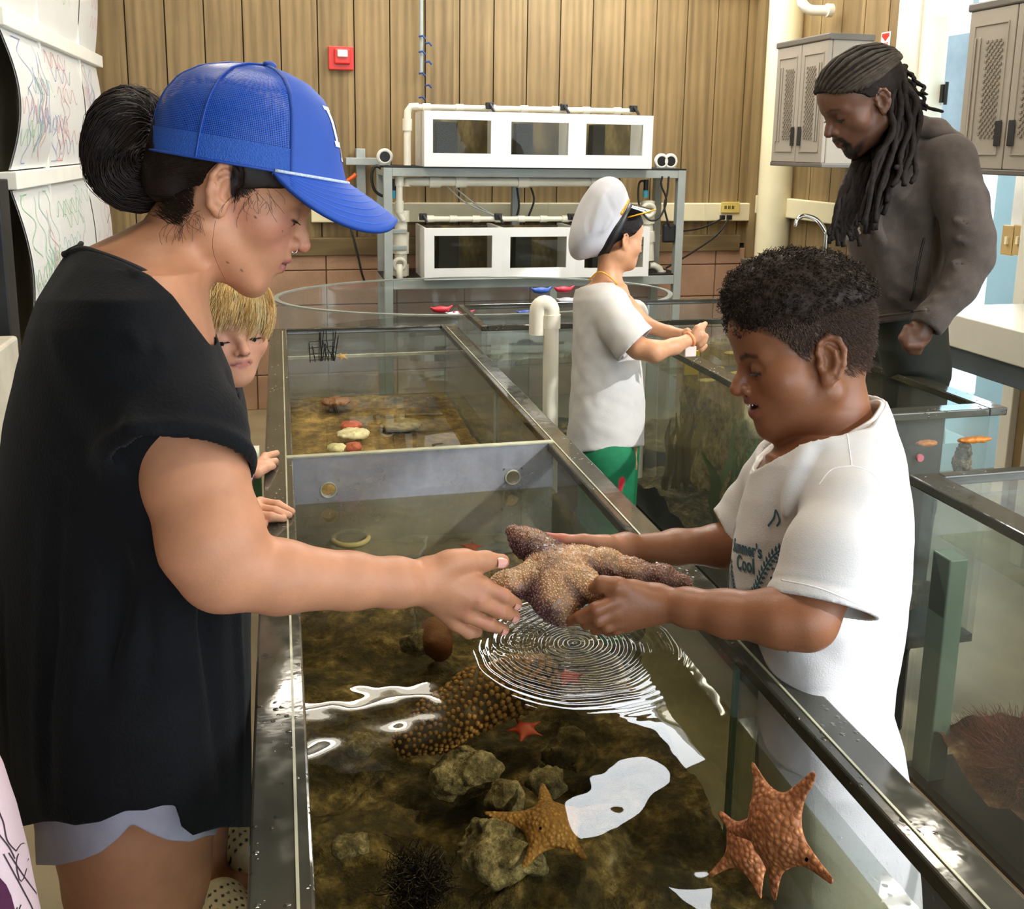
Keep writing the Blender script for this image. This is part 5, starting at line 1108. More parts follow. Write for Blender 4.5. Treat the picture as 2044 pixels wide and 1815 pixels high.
def build_cap(fr,root):
    O=J(500,334,1.12); r,u,t=axes_at(O); a=math.radians(7.5); fx=r*math.cos(a)-u*math.sin(a); fu=u*math.cos(a)+r*math.sin(a); fy=-t   # forward, left(away), up
    a_,b_,h_=.1125,.088,.118
    Pf=np.array([(1,0),(.955,.1),(.90,.25),(.84,.42),(.775,.58),(.66,.76),(.48,.89),(.25,.965),(0.05,1.0)]); Pb=np.array([(1,0),(1.0,.1),(.995,.25),(.97,.42),(.92,.58),(.80,.76),(.60,.89),(.33,.965),(.0,1.0)])
    cx=.05
    def pt(th,m,off=0.):
        i=np.interp(m,np.linspace(0,1,9),np.arange(9)); k=min(int(i),7); f=i-k; pf=Pf[k]*(1-f)+Pf[k+1]*f; pb=Pb[k]*(1-f)+Pb[k+1]*f
        w=(.5+.5*math.cos(th)); w=w*w*(3-2*w); ps=pb; rho=pf[0]*w+pb[0]*(1-w); h=pf[1]*w+pb[1]*(1-w)
        x=rho*math.cos(th)*(a_+off)+cx*a_*max(0,m-.75)*0; y=rho*math.sin(th)*(b_+off); zz=h*(h_+off)
        lift=.0 if True else 0
        return O+fx*x+fy*y+fu*(zz)
    mf=basic('royal blue foam','1b4ba8',.65,var=.05,bump=.15,bs=900); mb_=basic('royal blue trim','1a469c',.6,var=.06)
    t=NT('blue cap mesh'); uv=t.n('ShaderNodeUVMap',uv_map='UV').outputs[0]; 
    w1=t.n('ShaderNodeTexWave',{'Vector':uv,'Scale':1.},wave_type='BANDS',bands_direction='X',wave_profile='SIN').outputs[0]; w2=t.n('ShaderNodeTexWave',{'Vector':uv,'Scale':1.},wave_type='BANDS',bands_direction='Y').outputs[0]
    hole=t.math('MULTIPLY',t.math('GREATER_THAN',w1,.42),t.math('GREATER_THAN',w2,.42)); b=t.n('ShaderNodeBsdfPrincipled',{'Base Color':lin('2155b8'),'Roughness':.4}); tr=t.n('ShaderNodeBsdfTransparent'); mx=t.n('ShaderNodeMixShader',{0:hole,1:b,2:tr}); t.t.links.new(mx.outputs[0],t.out.inputs[0]); mnet=t.m
    cap=empty('cap_dummy',tuple(O)) if False else None
    def dome(name,m,th0,th1,m0,m1,off,uvs=None,n=40,k=26,thick=.0012):
        T=np.linspace(th0,th1,n); Mm=np.linspace(m0,m1,k); G=np.array([[pt(x,y,off) for y in Mm] for x in T]); G2=np.array([[pt(x,y,off-thick) for y in Mm] for x in T])
        mb=MB().grid(G); 
        if not uvs: mb.grid(G2,flip=True)
        o=mb.build(name,m,root,True)
        if uvs:
            lay=o.data.uv_layers.new(name='UV'); 
            for p in o.data.polygons:
                for li in p.loop_indices:
                    v=o.data.loops[li].vertex_index%(n*k); lay.data[li].uv=(T[v//k]*.1/.0010/6.2832,Mm[v%k]*.16/.0010/6.2832)
        return o
    A=math.radians(67)
    cap=dome('cap_front_panel',mf,-A,A,0,1,.001)
    dome('cap_mesh_panel',mnet,A,math.pi,0.0,1,.0,uvs=True,n=60); dome('cap_mesh_panel',mnet,-math.pi,-A,0.0,1,.0,uvs=True,n=60)
    dome('cap_sweatband',basic('blue woven band','1e54b0',.45,var=.1,bump=.6,bs=600),A,2*math.pi-A,0.0,.235,.0008,n=80,k=8)
    dome('cap_lining',basic('dark blue lining','152c66',.8),A,2*math.pi-A,0.0,.9,-.006,n=60,k=20) if False else None
    for th in (A,-A,math.radians(121),-math.radians(121),math.pi):
        MB().tube([pt(th,y,.0008) for y in np.linspace(0,1,24)],.0026,8,flat=.45).build('cap_seam',mb_,root,True)
    MB().tube([pt(th,.006,.001) for th in np.linspace(0,2*math.pi,90)],.0016,8).build('cap_edge',mb_,root,True)
    top=pt(0,1,.002); s_=MB(); s_.grid([[top+(fx*math.cos(p)+fy*math.sin(p))*.008*math.cos(q)+fu*.005*math.sin(q) for p in np.linspace(0,2*math.pi,16,endpoint=False)] for q in np.linspace(-.3,1.57,7)],closev=True).build('cap_button',mb_,root,True)
    # brim
    n,k=41,22; G=[];
    TH=math.radians(77)
    for i,sv in enumerate(np.linspace(-1,1,n)):
        th=sv*TH; p0=np.array([a_*math.cos(th),b_*math.sin(th),0.]); row=[]; L_=.076*(1-abs(sv)**2.3)+.0015; sl_=math.radians(27+44*abs(sv)**.9); ph=th*.45
        for tt in np.linspace(0,1,k):
            c_=math.cos(sl_)*L_*tt; p=p0+np.array([c_*math.cos(ph),c_*math.sin(ph),-math.sin(sl_)*L_*tt*(.82+.18*tt)]); row.append(O+fx*p[0]+fy*p[1]+fu*(p[2]+.002))
        G.append(row)
    G=np.array(G); dn=-fu*.005-fx*.002
    rows=np.array([[1+0.0*math.sin(0) for _ in range(k)] for _ in range(n)])
    stitch=np.array([ .0005*abs(math.sin(math.pi*8*tt)) for tt in np.linspace(0,1,k)])
    Gt=G+fu*stitch[None,:,None]; loop=np.concatenate([Gt,(G+dn)[:,::-1]],1)
    MB().grid(loop,closev=True).build('cap_brim',mf,root,True)
    for tt in (.2,.34,.48,.62,.76,.9):
        P=[]; 
        for i in range(2,n-2): j=tt*(k-1); j0=int(j); f=j-j0; P.append(G[i,j0]*(1-f)+G[i,min(j0+1,k-1)]*f+fu*.0006)
        MB().tube(P,.0004,5).build('brim_stitching',basic('blue thread','2a6ae0',.5),root,True)
    MB().tube([pt(th,.012,.003) for th in np.linspace(-TH,TH,50)],.0018,8).build('cap_rope',basic('white blue rope','b9c6d8',.6,var=.3,vs=400),root,True)
    # white emblem on the front, letters L and A interlocked
    tr=bvh(cap); S=.052
    def P_(L): return (np.array([(x*S,y*S) for x,y in L]),[tuple(range(len(L)))])
    Ls=[P_([(0,.30),(.16,.30),(.16,1.0),(0,1.0)]),P_([(-.08,1.0),(.24,1.0),(.24,1.08),(-.08,1.08)]),P_([(-.08,.24),(.72,.24),(.72,.36),(-.08,.36)]),P_([(.62,.36),(.72,.36),(.72,.5),(.66,.5)])]
    As=[P_([(.22,0),(.34,0),(.62,.86),(.52,.86)]),P_([(.62,.86),(.50,.86),(.80,0),(.96,0)]),P_([(.36,.30),(.80,.30),(.80,.37),(.36,.37)]),P_([(.14,-.06),(.42,-.06),(.42,.01),(.14,.01)]),P_([(.72,-.06),(1.04,-.06),(1.04,.01),(.72,.01)])]
    org=O+fx*(a_+.05)+fu*.028-fy*.5*S*1.0
    decal('cap_emblem',Ls+As,tr,org,fy,fu,-fx,basic('white embroidery','f2f2f0',.5),root,off=.001)
WOMAN=build_woman()
def legs(s,hips,foot,r=(.085,.07,.05,.045,.032),kz=.40,az=.07,sh=.0):
    "hips [(x,y,z),(x,y,z)]; foot: direction the toes point"
    f=np.array(foot,float); f/=np.linalg.norm(f)
    for h_ in hips:
        h_=np.array(h_,float); k_=h_.copy(); k_[2]=kz; k_+=f*.02; a_=h_.copy(); a_[2]=az; s.chain([h_,(h_+k_)/2,k_,(k_*1.2+a_*.8)/2,a_],r,.03); s.rc(a_+[0,0,-.035],a_+f*.11+[0,0,-.045],.032,.024,k=.03)
def shoes(root,hips,foot,m,az=.07,L=.2,W=.04):
    f=np.array(foot,float); f/=np.linalg.norm(f)
    for h_ in hips:
        a_=np.array(h_,float); a_[2]=0; s=SDF(); s.rc(a_-f*.035+[0,0,.045],a_+f*(L-.07)+[0,0,.04],W+.004,W,k=.01); s.rc(a_-f*.02+[0,0,.08],a_+[0,0,.085],.042,.042,k=.03); s.plane(a_+[0,0,.004],(0,0,-1)); s.plane(a_+[0,0,.105],(0,0,1)); V,Q=s.mesh(a_-.3,a_+.3,.005); meshobj('shoe',V,Q,m,root)
def build_starfish():
    C=J(1116,1150,1.17); root=empty('sea_star',tuple(C-[0,0,.03]),0,'large tan and purple sea star held up over the rippling water by three hands','sea star')
    arms=[[(1112,1150,1.175,44),(1092,1116,1.195,35),(1066,1094,1.21,29),(1042,1078,1.22,23),(1024,1064,1.225,15)],
          [(1120,1148,1.175,42),(1160,1130,1.185,37),(1205,1133,1.18,33),(1260,1143,1.175,26),(1320,1153,1.17,20),(1366,1163,1.168,15)],
          [(1108,1155,1.17,40),(1060,1162,1.165,33),(1015,1167,1.158,26),(985,1173,1.155,17)],
          [(1112,1160,1.165,42),(1108,1188,1.145,41),(1114,1206,1.135,36),(1132,1226,1.13,20)],
          [(1125,1155,1.165,38),(1165,1170,1.14,28),(1195,1182,1.12,17),(1214,1184,1.098,6)]]
    s=SDF()
    for a in arms: px2(s,a,.022)
    ax=[[J(p[0],p[1],p[2]) for p in a] for a in arms]
    s.disp(lambda q:.0012*wob(q,260,1.)+.0009*wob(q,520,2.)+.0018*wob(q,80,4.))
    lo=np.min([p for a in ax for p in a],0)-.05; hi=np.max([p for a in ax for p in a],0)+.05
    V,Q=s.mesh(lo,hi,.0016); 
    # crease valleys between arms and colour: tan above, purple brown below
    tn=[]; 
    up=np.array([0,0,1.])
    mk=[]
    for a,ar in zip(ax,arms):
        for i in range(len(a)-1): mk.append((a[i]+up*.016*(1-.15*i),a[i+1]+up*.014*(1-.2*i),(.012,.012,.011,.005)[min(i,3)] if a is not ax[0] else .003,.015,'ab8560' if i<3 else '7a5544',.9,WORLD))
    c=paint(V,'4a2c2c',mk); mt=vcol('sea star skin',.32,sss=.05,bump=.6,bs=500.,spec=.6,mott=.25,coat=.3)
    bo=meshobj('body',V,Q,mt,root,col=c)
    rg=np.random.default_rng(5); idx=rg.permutation(len(V))[:30000]; sel=[]; cell={}
    for i in idx:
        p=V[i]; k=tuple((p/.0036).astype(int)); 
        if k in cell: continue
        cell[k]=1; sel.append(i)
    iv=np.array([(1,0,0),(-1,0,0),(0,1,0),(0,-1,0),(0,0,1),(0,0,-1)],float); ifc=np.array([(0,2,4),(2,1,4),(1,3,4),(3,0,4),(2,0,5),(1,2,5),(3,1,5),(0,3,5)])
    VV=np.concatenate([iv*rg.uniform(.0009,.0016)+V[i] for i in sel]); QQ=np.concatenate([ifc+6*k for k in range(len(sel))]); cc=np.repeat(np.clip(c[sel]*2.1+.05,0,.8),6,axis=0)
    o=meshobj('spines',VV,QQ,vcol('sea star spines',.35,bump=0,mott=.1),root,col=cc); o['kind']='stuff'
build_starfish()
def build_boy():
    fr=head_frame(1654,722,1.165,.207,-70,13,roll=0,anchor=(-.30,-.02,.455*.874))
    base=J(1660,1500,1.3); root=empty('person',(base[0],base[1],0),0,'boy in a printed white t-shirt holding the sea star over the tank','person')
    s=SDF(); head_sdf(s,fr,.9,nose=.55,lips=1.15,open_=.9,ears=(1,-1),cheek=.9,smile=.6,lid=.0,earsz=1.12)
    s.fn(*plof([(690,1610,1738,1.24,.05),(760,1602,1727,1.24,.047),(820,1590,1740,1.245,.05),(870,1575,1762,1.25,.062),(910,1545,1790,1.25,.09),(960,1520,1795,1.255,.115)],2.),k=.03)
    s.fn(*plof([(920,1540,1790,1.255,.11),(1000,1500,1800,1.26,.12),(1150,1510,1800,1.27,.105),(1300,1560,1765,1.30,.10),(1450,1560,1745,1.32,.10),(1560,1570,1745,1.33,.09)],2.2),k=.03)
    px2(s,[(1700,950,1.14,52),(1672,1060,1.09,56),(1640,1160,1.055,60),(1606,1232,1.04,59)],.02)
    px2(s,[(1606,1232,1.04,59),(1550,1234,1.045,55),(1450,1225,1.07,44),(1375,1213,1.09,36),(1315,1206,1.105,30)],.02)
    # near hand
    for a,b in (((1310,1200,1.105,28),(1232,1200,1.095,20)),((1308,1210,1.105,27),(1228,1222,1.095,19)),((1306,1216,1.108,24),(1236,1240,1.10,17)),((1306,1220,1.11,20),(1250,1248,1.11,14)),((1312,1196,1.105,26),(1262,1182,1.10,22))): px2(s,[a,b],.012)
    px2(s,[(1268,1182,1.10,21),(1232,1171,1.09,17),(1202,1166,1.095,14.5),(1186,1174,1.108,12.5)],.008)
    px2(s,[(1230,1198,1.09,16),(1190,1216,1.085,13.5),(1158,1232,1.10,11.5),(1138,1240,1.118,10)],.004)
    px2(s,[(1228,1220,1.092,15.5),(1195,1238,1.088,13),(1170,1248,1.105,11)],.004)
    px2(s,[(1238,1238,1.098,15),(1212,1250,1.095,12.5),(1188,1258,1.11,10.5)],.004)
    px2(s,[(1252,1246,1.11,13),(1230,1256,1.105,11),(1212,1262,1.118,9.5)],.004)
    # far arm and hand
    px2(s,[(1560,960,1.36,50),(1500,1050,1.38,46),(1470,1092,1.375,42),(1435,1090,1.36,41),(1350,1092,1.33,33),(1250,1093,1.285,23)],.02)
    for a,b in (((1250,1088,1.285,22),(1195,1092,1.25,19)),((1250,1094,1.285,23),(1160,1103,1.255,19)),((1250,1100,1.29,20),(1150,1116,1.265,17))): px2(s,[a,b],.012)
    px2(s,[(1212,1086,1.255,18),(1165,1082,1.24,14.5),(1122,1080,1.235,13),(1091,1074,1.235,11.5)],.006)
    for k,(x,y) in enumerate(((1100,1150),(1105,1168),(1120,1182),(1140,1190))): px2(s,[(1160,1108+4*k,1.265,14),(1140-4*k,1130+9*k,1.27,12),(x,y,1.25-.01*k,10.5)],.004)
    hc_=J(1668,1560,1.32); hips=[hc_+[-.032,-.05,0],hc_+[-.015,.05,0]]
    for h_ in hips: h_[2]=.62
    legs(s,hips,(-1,.1,0),(.07,.062,.046,.042,.032))
    V,Q=s.mesh((.25,.65,0),(1.15,1.75,1.47),.0024)
    mk=face_marks(fr,'8a4f42','241610',child=.9,open_=.9,bl=.22,blush='a8623e',browstr=.75,lash='160e0c',smile=.6,under='5a3524',lid=-.001)
    for x,y,d in ((1190,1216,1.085),(1195,1238,1.088),(1230,1198,1.09)): mk.append((J(x,y,d),J(x,y,d),.004,.01,'6d3c28',.4,WORLD))
    mk.append((J(1085,1073,1.235),J(1130,1082,1.235),.010,.012,'c86a5c',.7,WORLD)); mk.append((J(1150,1092,1.24),J(1230,1095,1.25),.012,.03,'c08a6c',.8,WORLD))
    c=paint(V,'8a5a3e',mk)
    q=fr.to(V); hl_y=hairline(fr,[.10,.20,.27,.34,.42,.46,.52,.58,.64,.72,1.2],[-.6,-.4,-.20,-.13,-.11,.10,.17,.24,.33,.45,.9],1.)(V)/fr.s; el=((q[:,1]+.02)/.09)**2+((q[:,2]-.40)/.145)**2
    w=np.clip(-hl_y/.03,0,1)*np.clip((q[:,2]-.24)/.12,0,1)*(np.abs(q).max(1)<.9)*(el>1)*.6; c=c*(1-w[:,None])+np.array(lin('2c2019'))*w[:,None]
    meshobj('body',V,Q,skin('boy skin',.42),root,col=c); eyes(fr,root,.9,which=(1,-1),lid=-.001)
    # teeth and mouth
    fz=1-.14*.9; zz=.262*fz+.004; G=[]
    mb=MB()
    for i in range(7):
        t=(i-3)/3; x=t*.062; y=.428-.035*t*t; w=.0085; a=fr.fro((x,y,zz-.006)); mb.box((-w*fr.s,-.004*fr.s,-.016*fr.s),(w*fr.s,.004*fr.s,.012*fr.s),.001,M=np.vstack([np.column_stack([fr.R,a]),[0,0,0,1]]))
    mb.build('teeth',M_teeth,root)
    # hair: short faded sides and a mass of tight curls on top
    mh=basic('black curly hair','2b1f17',.6,var=.55,vs=200,spec=.25); mh2=basic('short dark hair','64534a',.65,var=.5,vs=300,spec=.3)
    tb=bvh(root.children[0]); C=0; rg=np.random.default_rng(4)
    s=SDF(); s.fr=fr; s.ell((0,-.03,.71),(.36,.46,.37)).ell((0,.11,.82),(.30,.33,.27),k=.08); s.fr=WORLD
    def top(qw):
        p=fr.to(qw); g=(.665+.12*np.clip(-p[...,1],-.1,.3))-p[...,2]+.012*np.sin(p[...,1]*40+p[...,0]*30); f=p[...,1]-.41
        return np.maximum(g,f)*fr.s*.9
    s.ops.append(('i',top,WORLD,np.zeros(3),1e3,0.)); s.disp(lambda q:.0022*wob(q,170,2.)+.0015*wob(q,420,5.)); V2,Q2=s.mesh(fr.fro((0,0,.6))-.2,fr.fro((0,0,.6))+.2,.0025); ho=meshobj('hair',V2,Q2,mh,root)
    P=[];N=5200; pick=V2[rg.integers(0,len(V2),N)]; cw=fr.fro((0,0,.55))
    for p in pick:
        n=p-cw; n/=np.linalg.norm(n); a=np.cross(n,rg.normal(size=3)); a/=np.linalg.norm(a); b=np.cross(n,a); R_=rg.uniform(.0016,.0032); t=np.linspace(0,1,10); ph=rg.uniform(0,6.28); L_=rg.uniform(.004,.011)
        P.append(p[None]-n*.002+n[None]*L_*t[:,None]+R_*(np.cos(ph+t*8)[:,None]*a[None]+np.sin(ph+t*8)[:,None]*b[None]))
    strands('curls',np.array(P),.00042,mh,ho)
    L=[]
    for i in range(16000):
        g=-1 if rg.random()<.82 else 1
        y=rg.uniform(-.46,.30); z=rg.uniform(.27,.76)
        hl=np.interp(y,[-.46,-.2,-.12,-.10,.06,.10,.16,.22,.30],[.27,.27,.30,.53,.53,.42,.46,.56,.64])
        if ((y+.02)/.095)**2+((z-.40)/.15)**2<1: continue
        if z<hl+.02*rg.random() or rg.random()>np.clip(.25+(z-.38)*1.6,.2,1): continue
        e=np.array([g*.6,y,z]); o_=fr.fro(e); c_=fr.fro((0,y*.85,z)); d_=c_-o_; d_/=np.linalg.norm(d_); h=tb.ray_cast(Vector(o_),Vector(d_),.3)
        if h[0] is None: continue
        p=np.array(h[0]); ql=fr.to(p); n=np.array(h[1]); n=n if n@d_<0 else -n
        if ((ql[1]+.035)/.115)**2+((ql[2]-.40)/.16)**2<1: continue
        dr=fr.R@np.array([0,-.35+rg.normal()*.3,-1.+rg.normal()*.3]); dr/=np.linalg.norm(dr); l_=.0035+.005*max(0,(z-.5))*2+.002*rg.random(); L.append([p+n*.0006*k+ (dr*.9+n*.45)*l_*k/3 for k in range(4)])
    # back of the head
    for i in range(6000):
        a=rg.uniform(-1.5,1.5); z=rg.uniform(.28,.8); o_=fr.fro((.7*math.sin(a),-.75*math.cos(a),z)); c_=fr.fro((0,-.02,z)); d_=c_-o_; d_/=np.linalg.norm(d_); h=tb.ray_cast(Vector(o_),Vector(d_),.3)
        if h[0] is None or rg.random()>np.clip((z-.28)*4,.0,1): continue
        p=np.array(h[0]); n=-d_; ql=fr.to(p)
        if ((ql[1]+.035)/.115)**2+((ql[2]-.40)/.16)**2<1 and abs(ql[0])>.15: continue
        dr=fr.R@np.array([rg.normal()*.3,-.2,-1.]); dr/=np.linalg.norm(dr); l_=.004+.006*max(0,(z-.5)); L.append([p+n*.0006*k+(dr*.9+n*.4)*l_*k/3 for k in range(4)])
    strands('faded_sides',np.array(L),.00034,mh2,ho)
    # -------- t-shirt
    def shirt(cut=True):
        s=SDF()
        s.fn(*plof([(770,1600,1745,1.255,.06),(800,1560,1770,1.255,.085),(840,1535,1786,1.255,.11),(880,1520,1798,1.255,.13),(930,1500,1812,1.255,.14),(1000,1478,1822,1.258,.143),(1080,1462,1826,1.262,.145),(1180,1454,1822,1.268,.148),(1225,1505,1815,1.285,.15),(1300,1512,1806,1.30,.15),(1380,1514,1790,1.31,.15),(1430,1514,1784,1.31,.155),(1500,1514,1806,1.315,.155),(1560,1514,1816,1.32,.16),(1600,1514,1826,1.32,.165),(1720,1512,1836,1.335,.175),(1980,1508,1850,1.365,.18)],2.15))
        return s
    s=shirt(); px2(s,[(1700,930,1.165,62),(1690,980,1.14,70)],.05); px2(s,[(1560,930,1.34,52),(1530,960,1.355,50)],.04)
    for a,b,w,am in (((1560,900),(1500,1120),.007,.004),((1600,900),(1530,1150),.007,.005),((1640,900),(1560,1130),.006,-.004),((1660,920),(1580,1100),.008,.005),((1530,960),(1480,1150),.006,.003),((1780,1000),(1770,1300),.014,.005),((1740,1260),(1650,1480),.012,.006),((1700,1300),(1640,1500),.012,.005),((1790,1330),(1730,1500),.010,.005),((1690,1240),(1620,1400),.01,.004)):
        s.ridge(J(*a,1.12),J(*b,1.11),w*1.6,am*1.7)
    s.disp(lambda q:.0013*wob(q,30,1.)+.0008*wob(q,75,5.)); s=shell(s,.0068)
    A,B,D_=J(1522,938,1.215),J(1752,806,1.27),J(1655,893,1.15); nn=np.cross(B-A,D_-A); nn/=np.linalg.norm(nn); nn=nn if nn[2]>0 else -nn
    nc=(A+B)/2
    s.ops.append(('i',lambda q:(q-A)@nn-.9*np.maximum(np.linalg.norm(q-nc,axis=-1)-.105,0),WORLD,np.zeros(3),1e3,0.))
    s.plane((0,0,.45),(0,0,-1))
    # near sleeve
    P0,P1,P2=J(1528,1174,1.03),J(1738,1238,1.05),J(1655,1236,1.14); n2=np.cross(P1-P0,P2-P0); n2/=np.linalg.norm(n2); n2=n2 if n2[2]<0 else -n2
    sl=SDF(); px2(sl,[(1716,935,1.145,66),(1694,1010,1.10,78),(1662,1110,1.063,93),(1636,1230,1.05,106),(1630,1290,1.05,112)],.03)
    for a,b,w,am in (((1640,1020),(1570,1150),.008,.004),((1700,1020),(1680,1180),.01,-.003),((1600,1100),(1660,1140),.006,.003),((1740,1000),(1750,1160),.01,.004),((1600,1080),(1700,1120),.005,.002)): sl.ridge(J(*a,1.0),J(*b,.98),w*1.4,am*1.6)
    sl.disp(lambda q:-.0016*np.exp(-(((q-P0)@n2+.017)/.0035)**2)*-1+.0012*wob(q,40,3.)); sl=shell(sl,.0065); sl.ops.append(('i',lambda q:(q-P0)@n2,WORLD,np.zeros(3),1e3,0.))
    s.ops.append(('u',lambda q:sl(q),WORLD,J(1670,1080,1.1),.22,.016))
    P3,P4,P5=J(1436,1040,1.36),J(1456,1080,1.34),J(1440,1060,1.44); n3=np.cross(P4-P3,P5-P3); n3/=np.linalg.norm(n3); n3=n3 if n3@(J(1400,1090,1.36)-P3)>0 else -n3
    sf=SDF(); px2(sf,[(1560,940,1.345,50),(1500,1010,1.375,52),(1462,1062,1.375,52),(1420,1110,1.37,54)],.03); sf.disp(lambda q:.001*wob(q,50,3.)); sf=shell(sf,.0065); sf.ops.append(('i',lambda q:(q-P3)@n3,WORLD,np.zeros(3),1e3,0.))
    s.ops.append(('u',lambda q:sf(q),WORLD,J(1480,1020,1.37),.2,.012))
    V,Q=s.mesh((.4,.65,.43),(1.15,1.75,1.3),.0027); mt=vcol('white cotton',.85,bump=.35,bs=600.,spec=.15,mott=.02)
    so=meshobj('t_shirt',V,Q,mt,root,col=np.tile(np.array(lin('cfcdcd')),(len(V),1)))
    # ribbed collar
    u1=(B-A); u1/=np.linalg.norm(u1); w1=np.cross(nn,u1); tr=bvh(so)
    ring=[]
    for t in np.linspace(0,2*math.pi,72,endpoint=False):
        d_=u1*math.cos(t)+w1*math.sin(t); 
        h=tr.ray_cast(Vector(nc-nn*.004),Vector(d_),.2); ring.append(np.array(h[0]) if h[0] is not None else None)
    good=[i for i,x in enumerate(ring) if x is not None]
    if len(good)>20:
        rr=np.array([np.linalg.norm(ring[i]-(nc-nn*.004)) for i in good]); full=np.interp(np.arange(72),good,rr,period=72); k5=np.array([np.roll(full,j) for j in range(-4,5)]).mean(0)
        rows=[]
        for hh,off in ((-.012,.0045),(-.004,.0035),(.003,.001),(.004,-.002),(-.004,-.002),(-.012,-.001)):
            rows.append([nc+nn*hh+(u1*math.cos(t)+w1*math.sin(t))*(k5[i]+off) for i,t in enumerate(np.linspace(0,2*math.pi,72,endpoint=False))])
        MB().grid(rows,closeu=True,closev=True).build('collar',basic('white rib','efeeee',.85,bump=.3,bs=500),root,True)
    # print on the chest
    mp=basic('teal print','2d5566',.7); cx,cy=1497,1118; org=J(cx,cy,1.0); r_,u_,t_=axes_at(J(cx,cy,1.2)); dirn=J(cx,cy,1.2)-org; dirn/=np.linalg.norm(dirn)
    # the print lies on a chest facing left and towards the camera: project along the chest normal
    chn=-r_*.62+t_*.78; chn/=np.linalg.norm(chn); hor=np.cross(u_,chn); hor/=np.linalg.norm(hor); p0=J(1500,1112,1.15)+chn*.15
    polys=[]
    def txt(st,x,y,size,rot=0.,bold=.0009):
        v,f=textmesh(st,size,bold=bold); 
        if len(v)==0: return
        x0=0.; c_,s_=math.cos(rot),math.sin(rot); polys.append((np.stack([x+v[:,0]*c_-v[:,1]*s_,y+v[:,0]*s_+v[:,1]*c_],1),f))
    txt('Summer\'s',-.080,.010,.030,-.10); txt('Cool',-.055,-.020,.034,-.10)
    def arc(pts,w): polys.append(ribbon(smooth_path(np.array(pts,float),24),w))
    stem=[(.085,.015),(.06,.0),(.035,-.025),(.012,-.052),(-.015,-.068),(-.045,-.070),(-.072,-.055),(-.088,-.03),(-.095,0)]; arc(stem,.0032)
    sp=smooth_path(np.array(stem),30)
    for i in range(1,29):
        p=sp[i]; t=sp[i+1]-sp[i-1]; t/=np.linalg.norm(t); n=np.array([-t[1],t[0]])
        for g in (1,-1): q=p-t*.006+n*g*.011; a=np.array([p,(p+q)/2+t*.004*1,q,(p+q)/2-t*.003]); polys.append((a,[(0,1,2,3)]))
    for R_ in (.008,.015,.023): arc([(.088+R_*math.cos(a),-.035+R_*math.sin(a)) for a in np.linspace(.4,5.6,14)],.003)
    for a in np.linspace(0,2*math.pi,14): polys.append((np.array([(.088+.028*math.cos(a),-.035+.028*math.sin(a)),(.088+.036*math.cos(a+.1),-.035+.036*math.sin(a+.1)),(.088+.034*math.cos(a+.25),-.035+.034*math.sin(a+.25))]),[(0,1,2)]))
    arc([(-.13,.05),(-.115,.035),(-.10,.045),(-.095,.06)],.005); arc([(-.13,.03),(-.11,.022),(-.095,.03)],.007); arc([(-.115,-.02),(-.12,-.05),(-.125,-.09)],.008); arc([(-.10,-.03),(-.098,-.055),(-.088,-.075)],.004)
    arc([(.06,.05),(.075,.062),(.082,.075),(.088,.06),(.08,.05)],.004); arc([(.05,-.10),(.065,-.115),(.08,-.105),(.075,-.12)],.008); arc([(-.02,-.15),(0,-.14),(.02,-.15)],.004)
    polys=[(v*np.array([.60,.74])+np.array([-.014,.0]),f) for v,f in polys]
    decal('shirt_print',polys,tr,p0,hor,u_,-chn,mp,root,off=.0012,cut=.006,maxd=.26)
    # seams
    ms=basic('white seam','e9e8ea',.85)
    def seam(pts,name='seam',r=.0008):
        L=[]
        for (x,y) in smooth_path(pts,40):
            h=tr.ray_cast(Vector(CAM),Vector(ray(x,y)),3.)
            if h[0] is not None and (h[0]-Vector(J(x,y,1.15))).length<.25: L.append(np.array(h[0]))
        if len(L)>5: MB().tube(L,r,6).build(name,ms,root,True)
    seam([(1688,852),(1693,880),(1700,930)]); seam([(1700,930),(1660,938),(1635,968)]); seam([(1700,930),(1740,945),(1766,985),(1768,1005)]); seam([(1560,1158),(1640,1176),(1736,1217)])
    # trousers and shoes below the rim
    s=SDF()
    for h_ in hips: k_=np.array(h_); k_[2]=.30; s.chain([np.array(h_)+[0,0,.03],(np.array(h_)+k_)/2,k_],[.072,.07,.068],.03)
    s=shell(s,.014); s.plane((0,0,.3),(0,0,-1)); V,Q=s.mesh((.5,.8,.25),(1.15,1.75,.8),.006); meshobj('shorts',V,Q,basic('navy shorts','26304a',.8),root)
    shoes(root,hips,(-1,.1,0),basic('grey sneakers','6a6c70',.6))
    return root
BOY=build_boy()
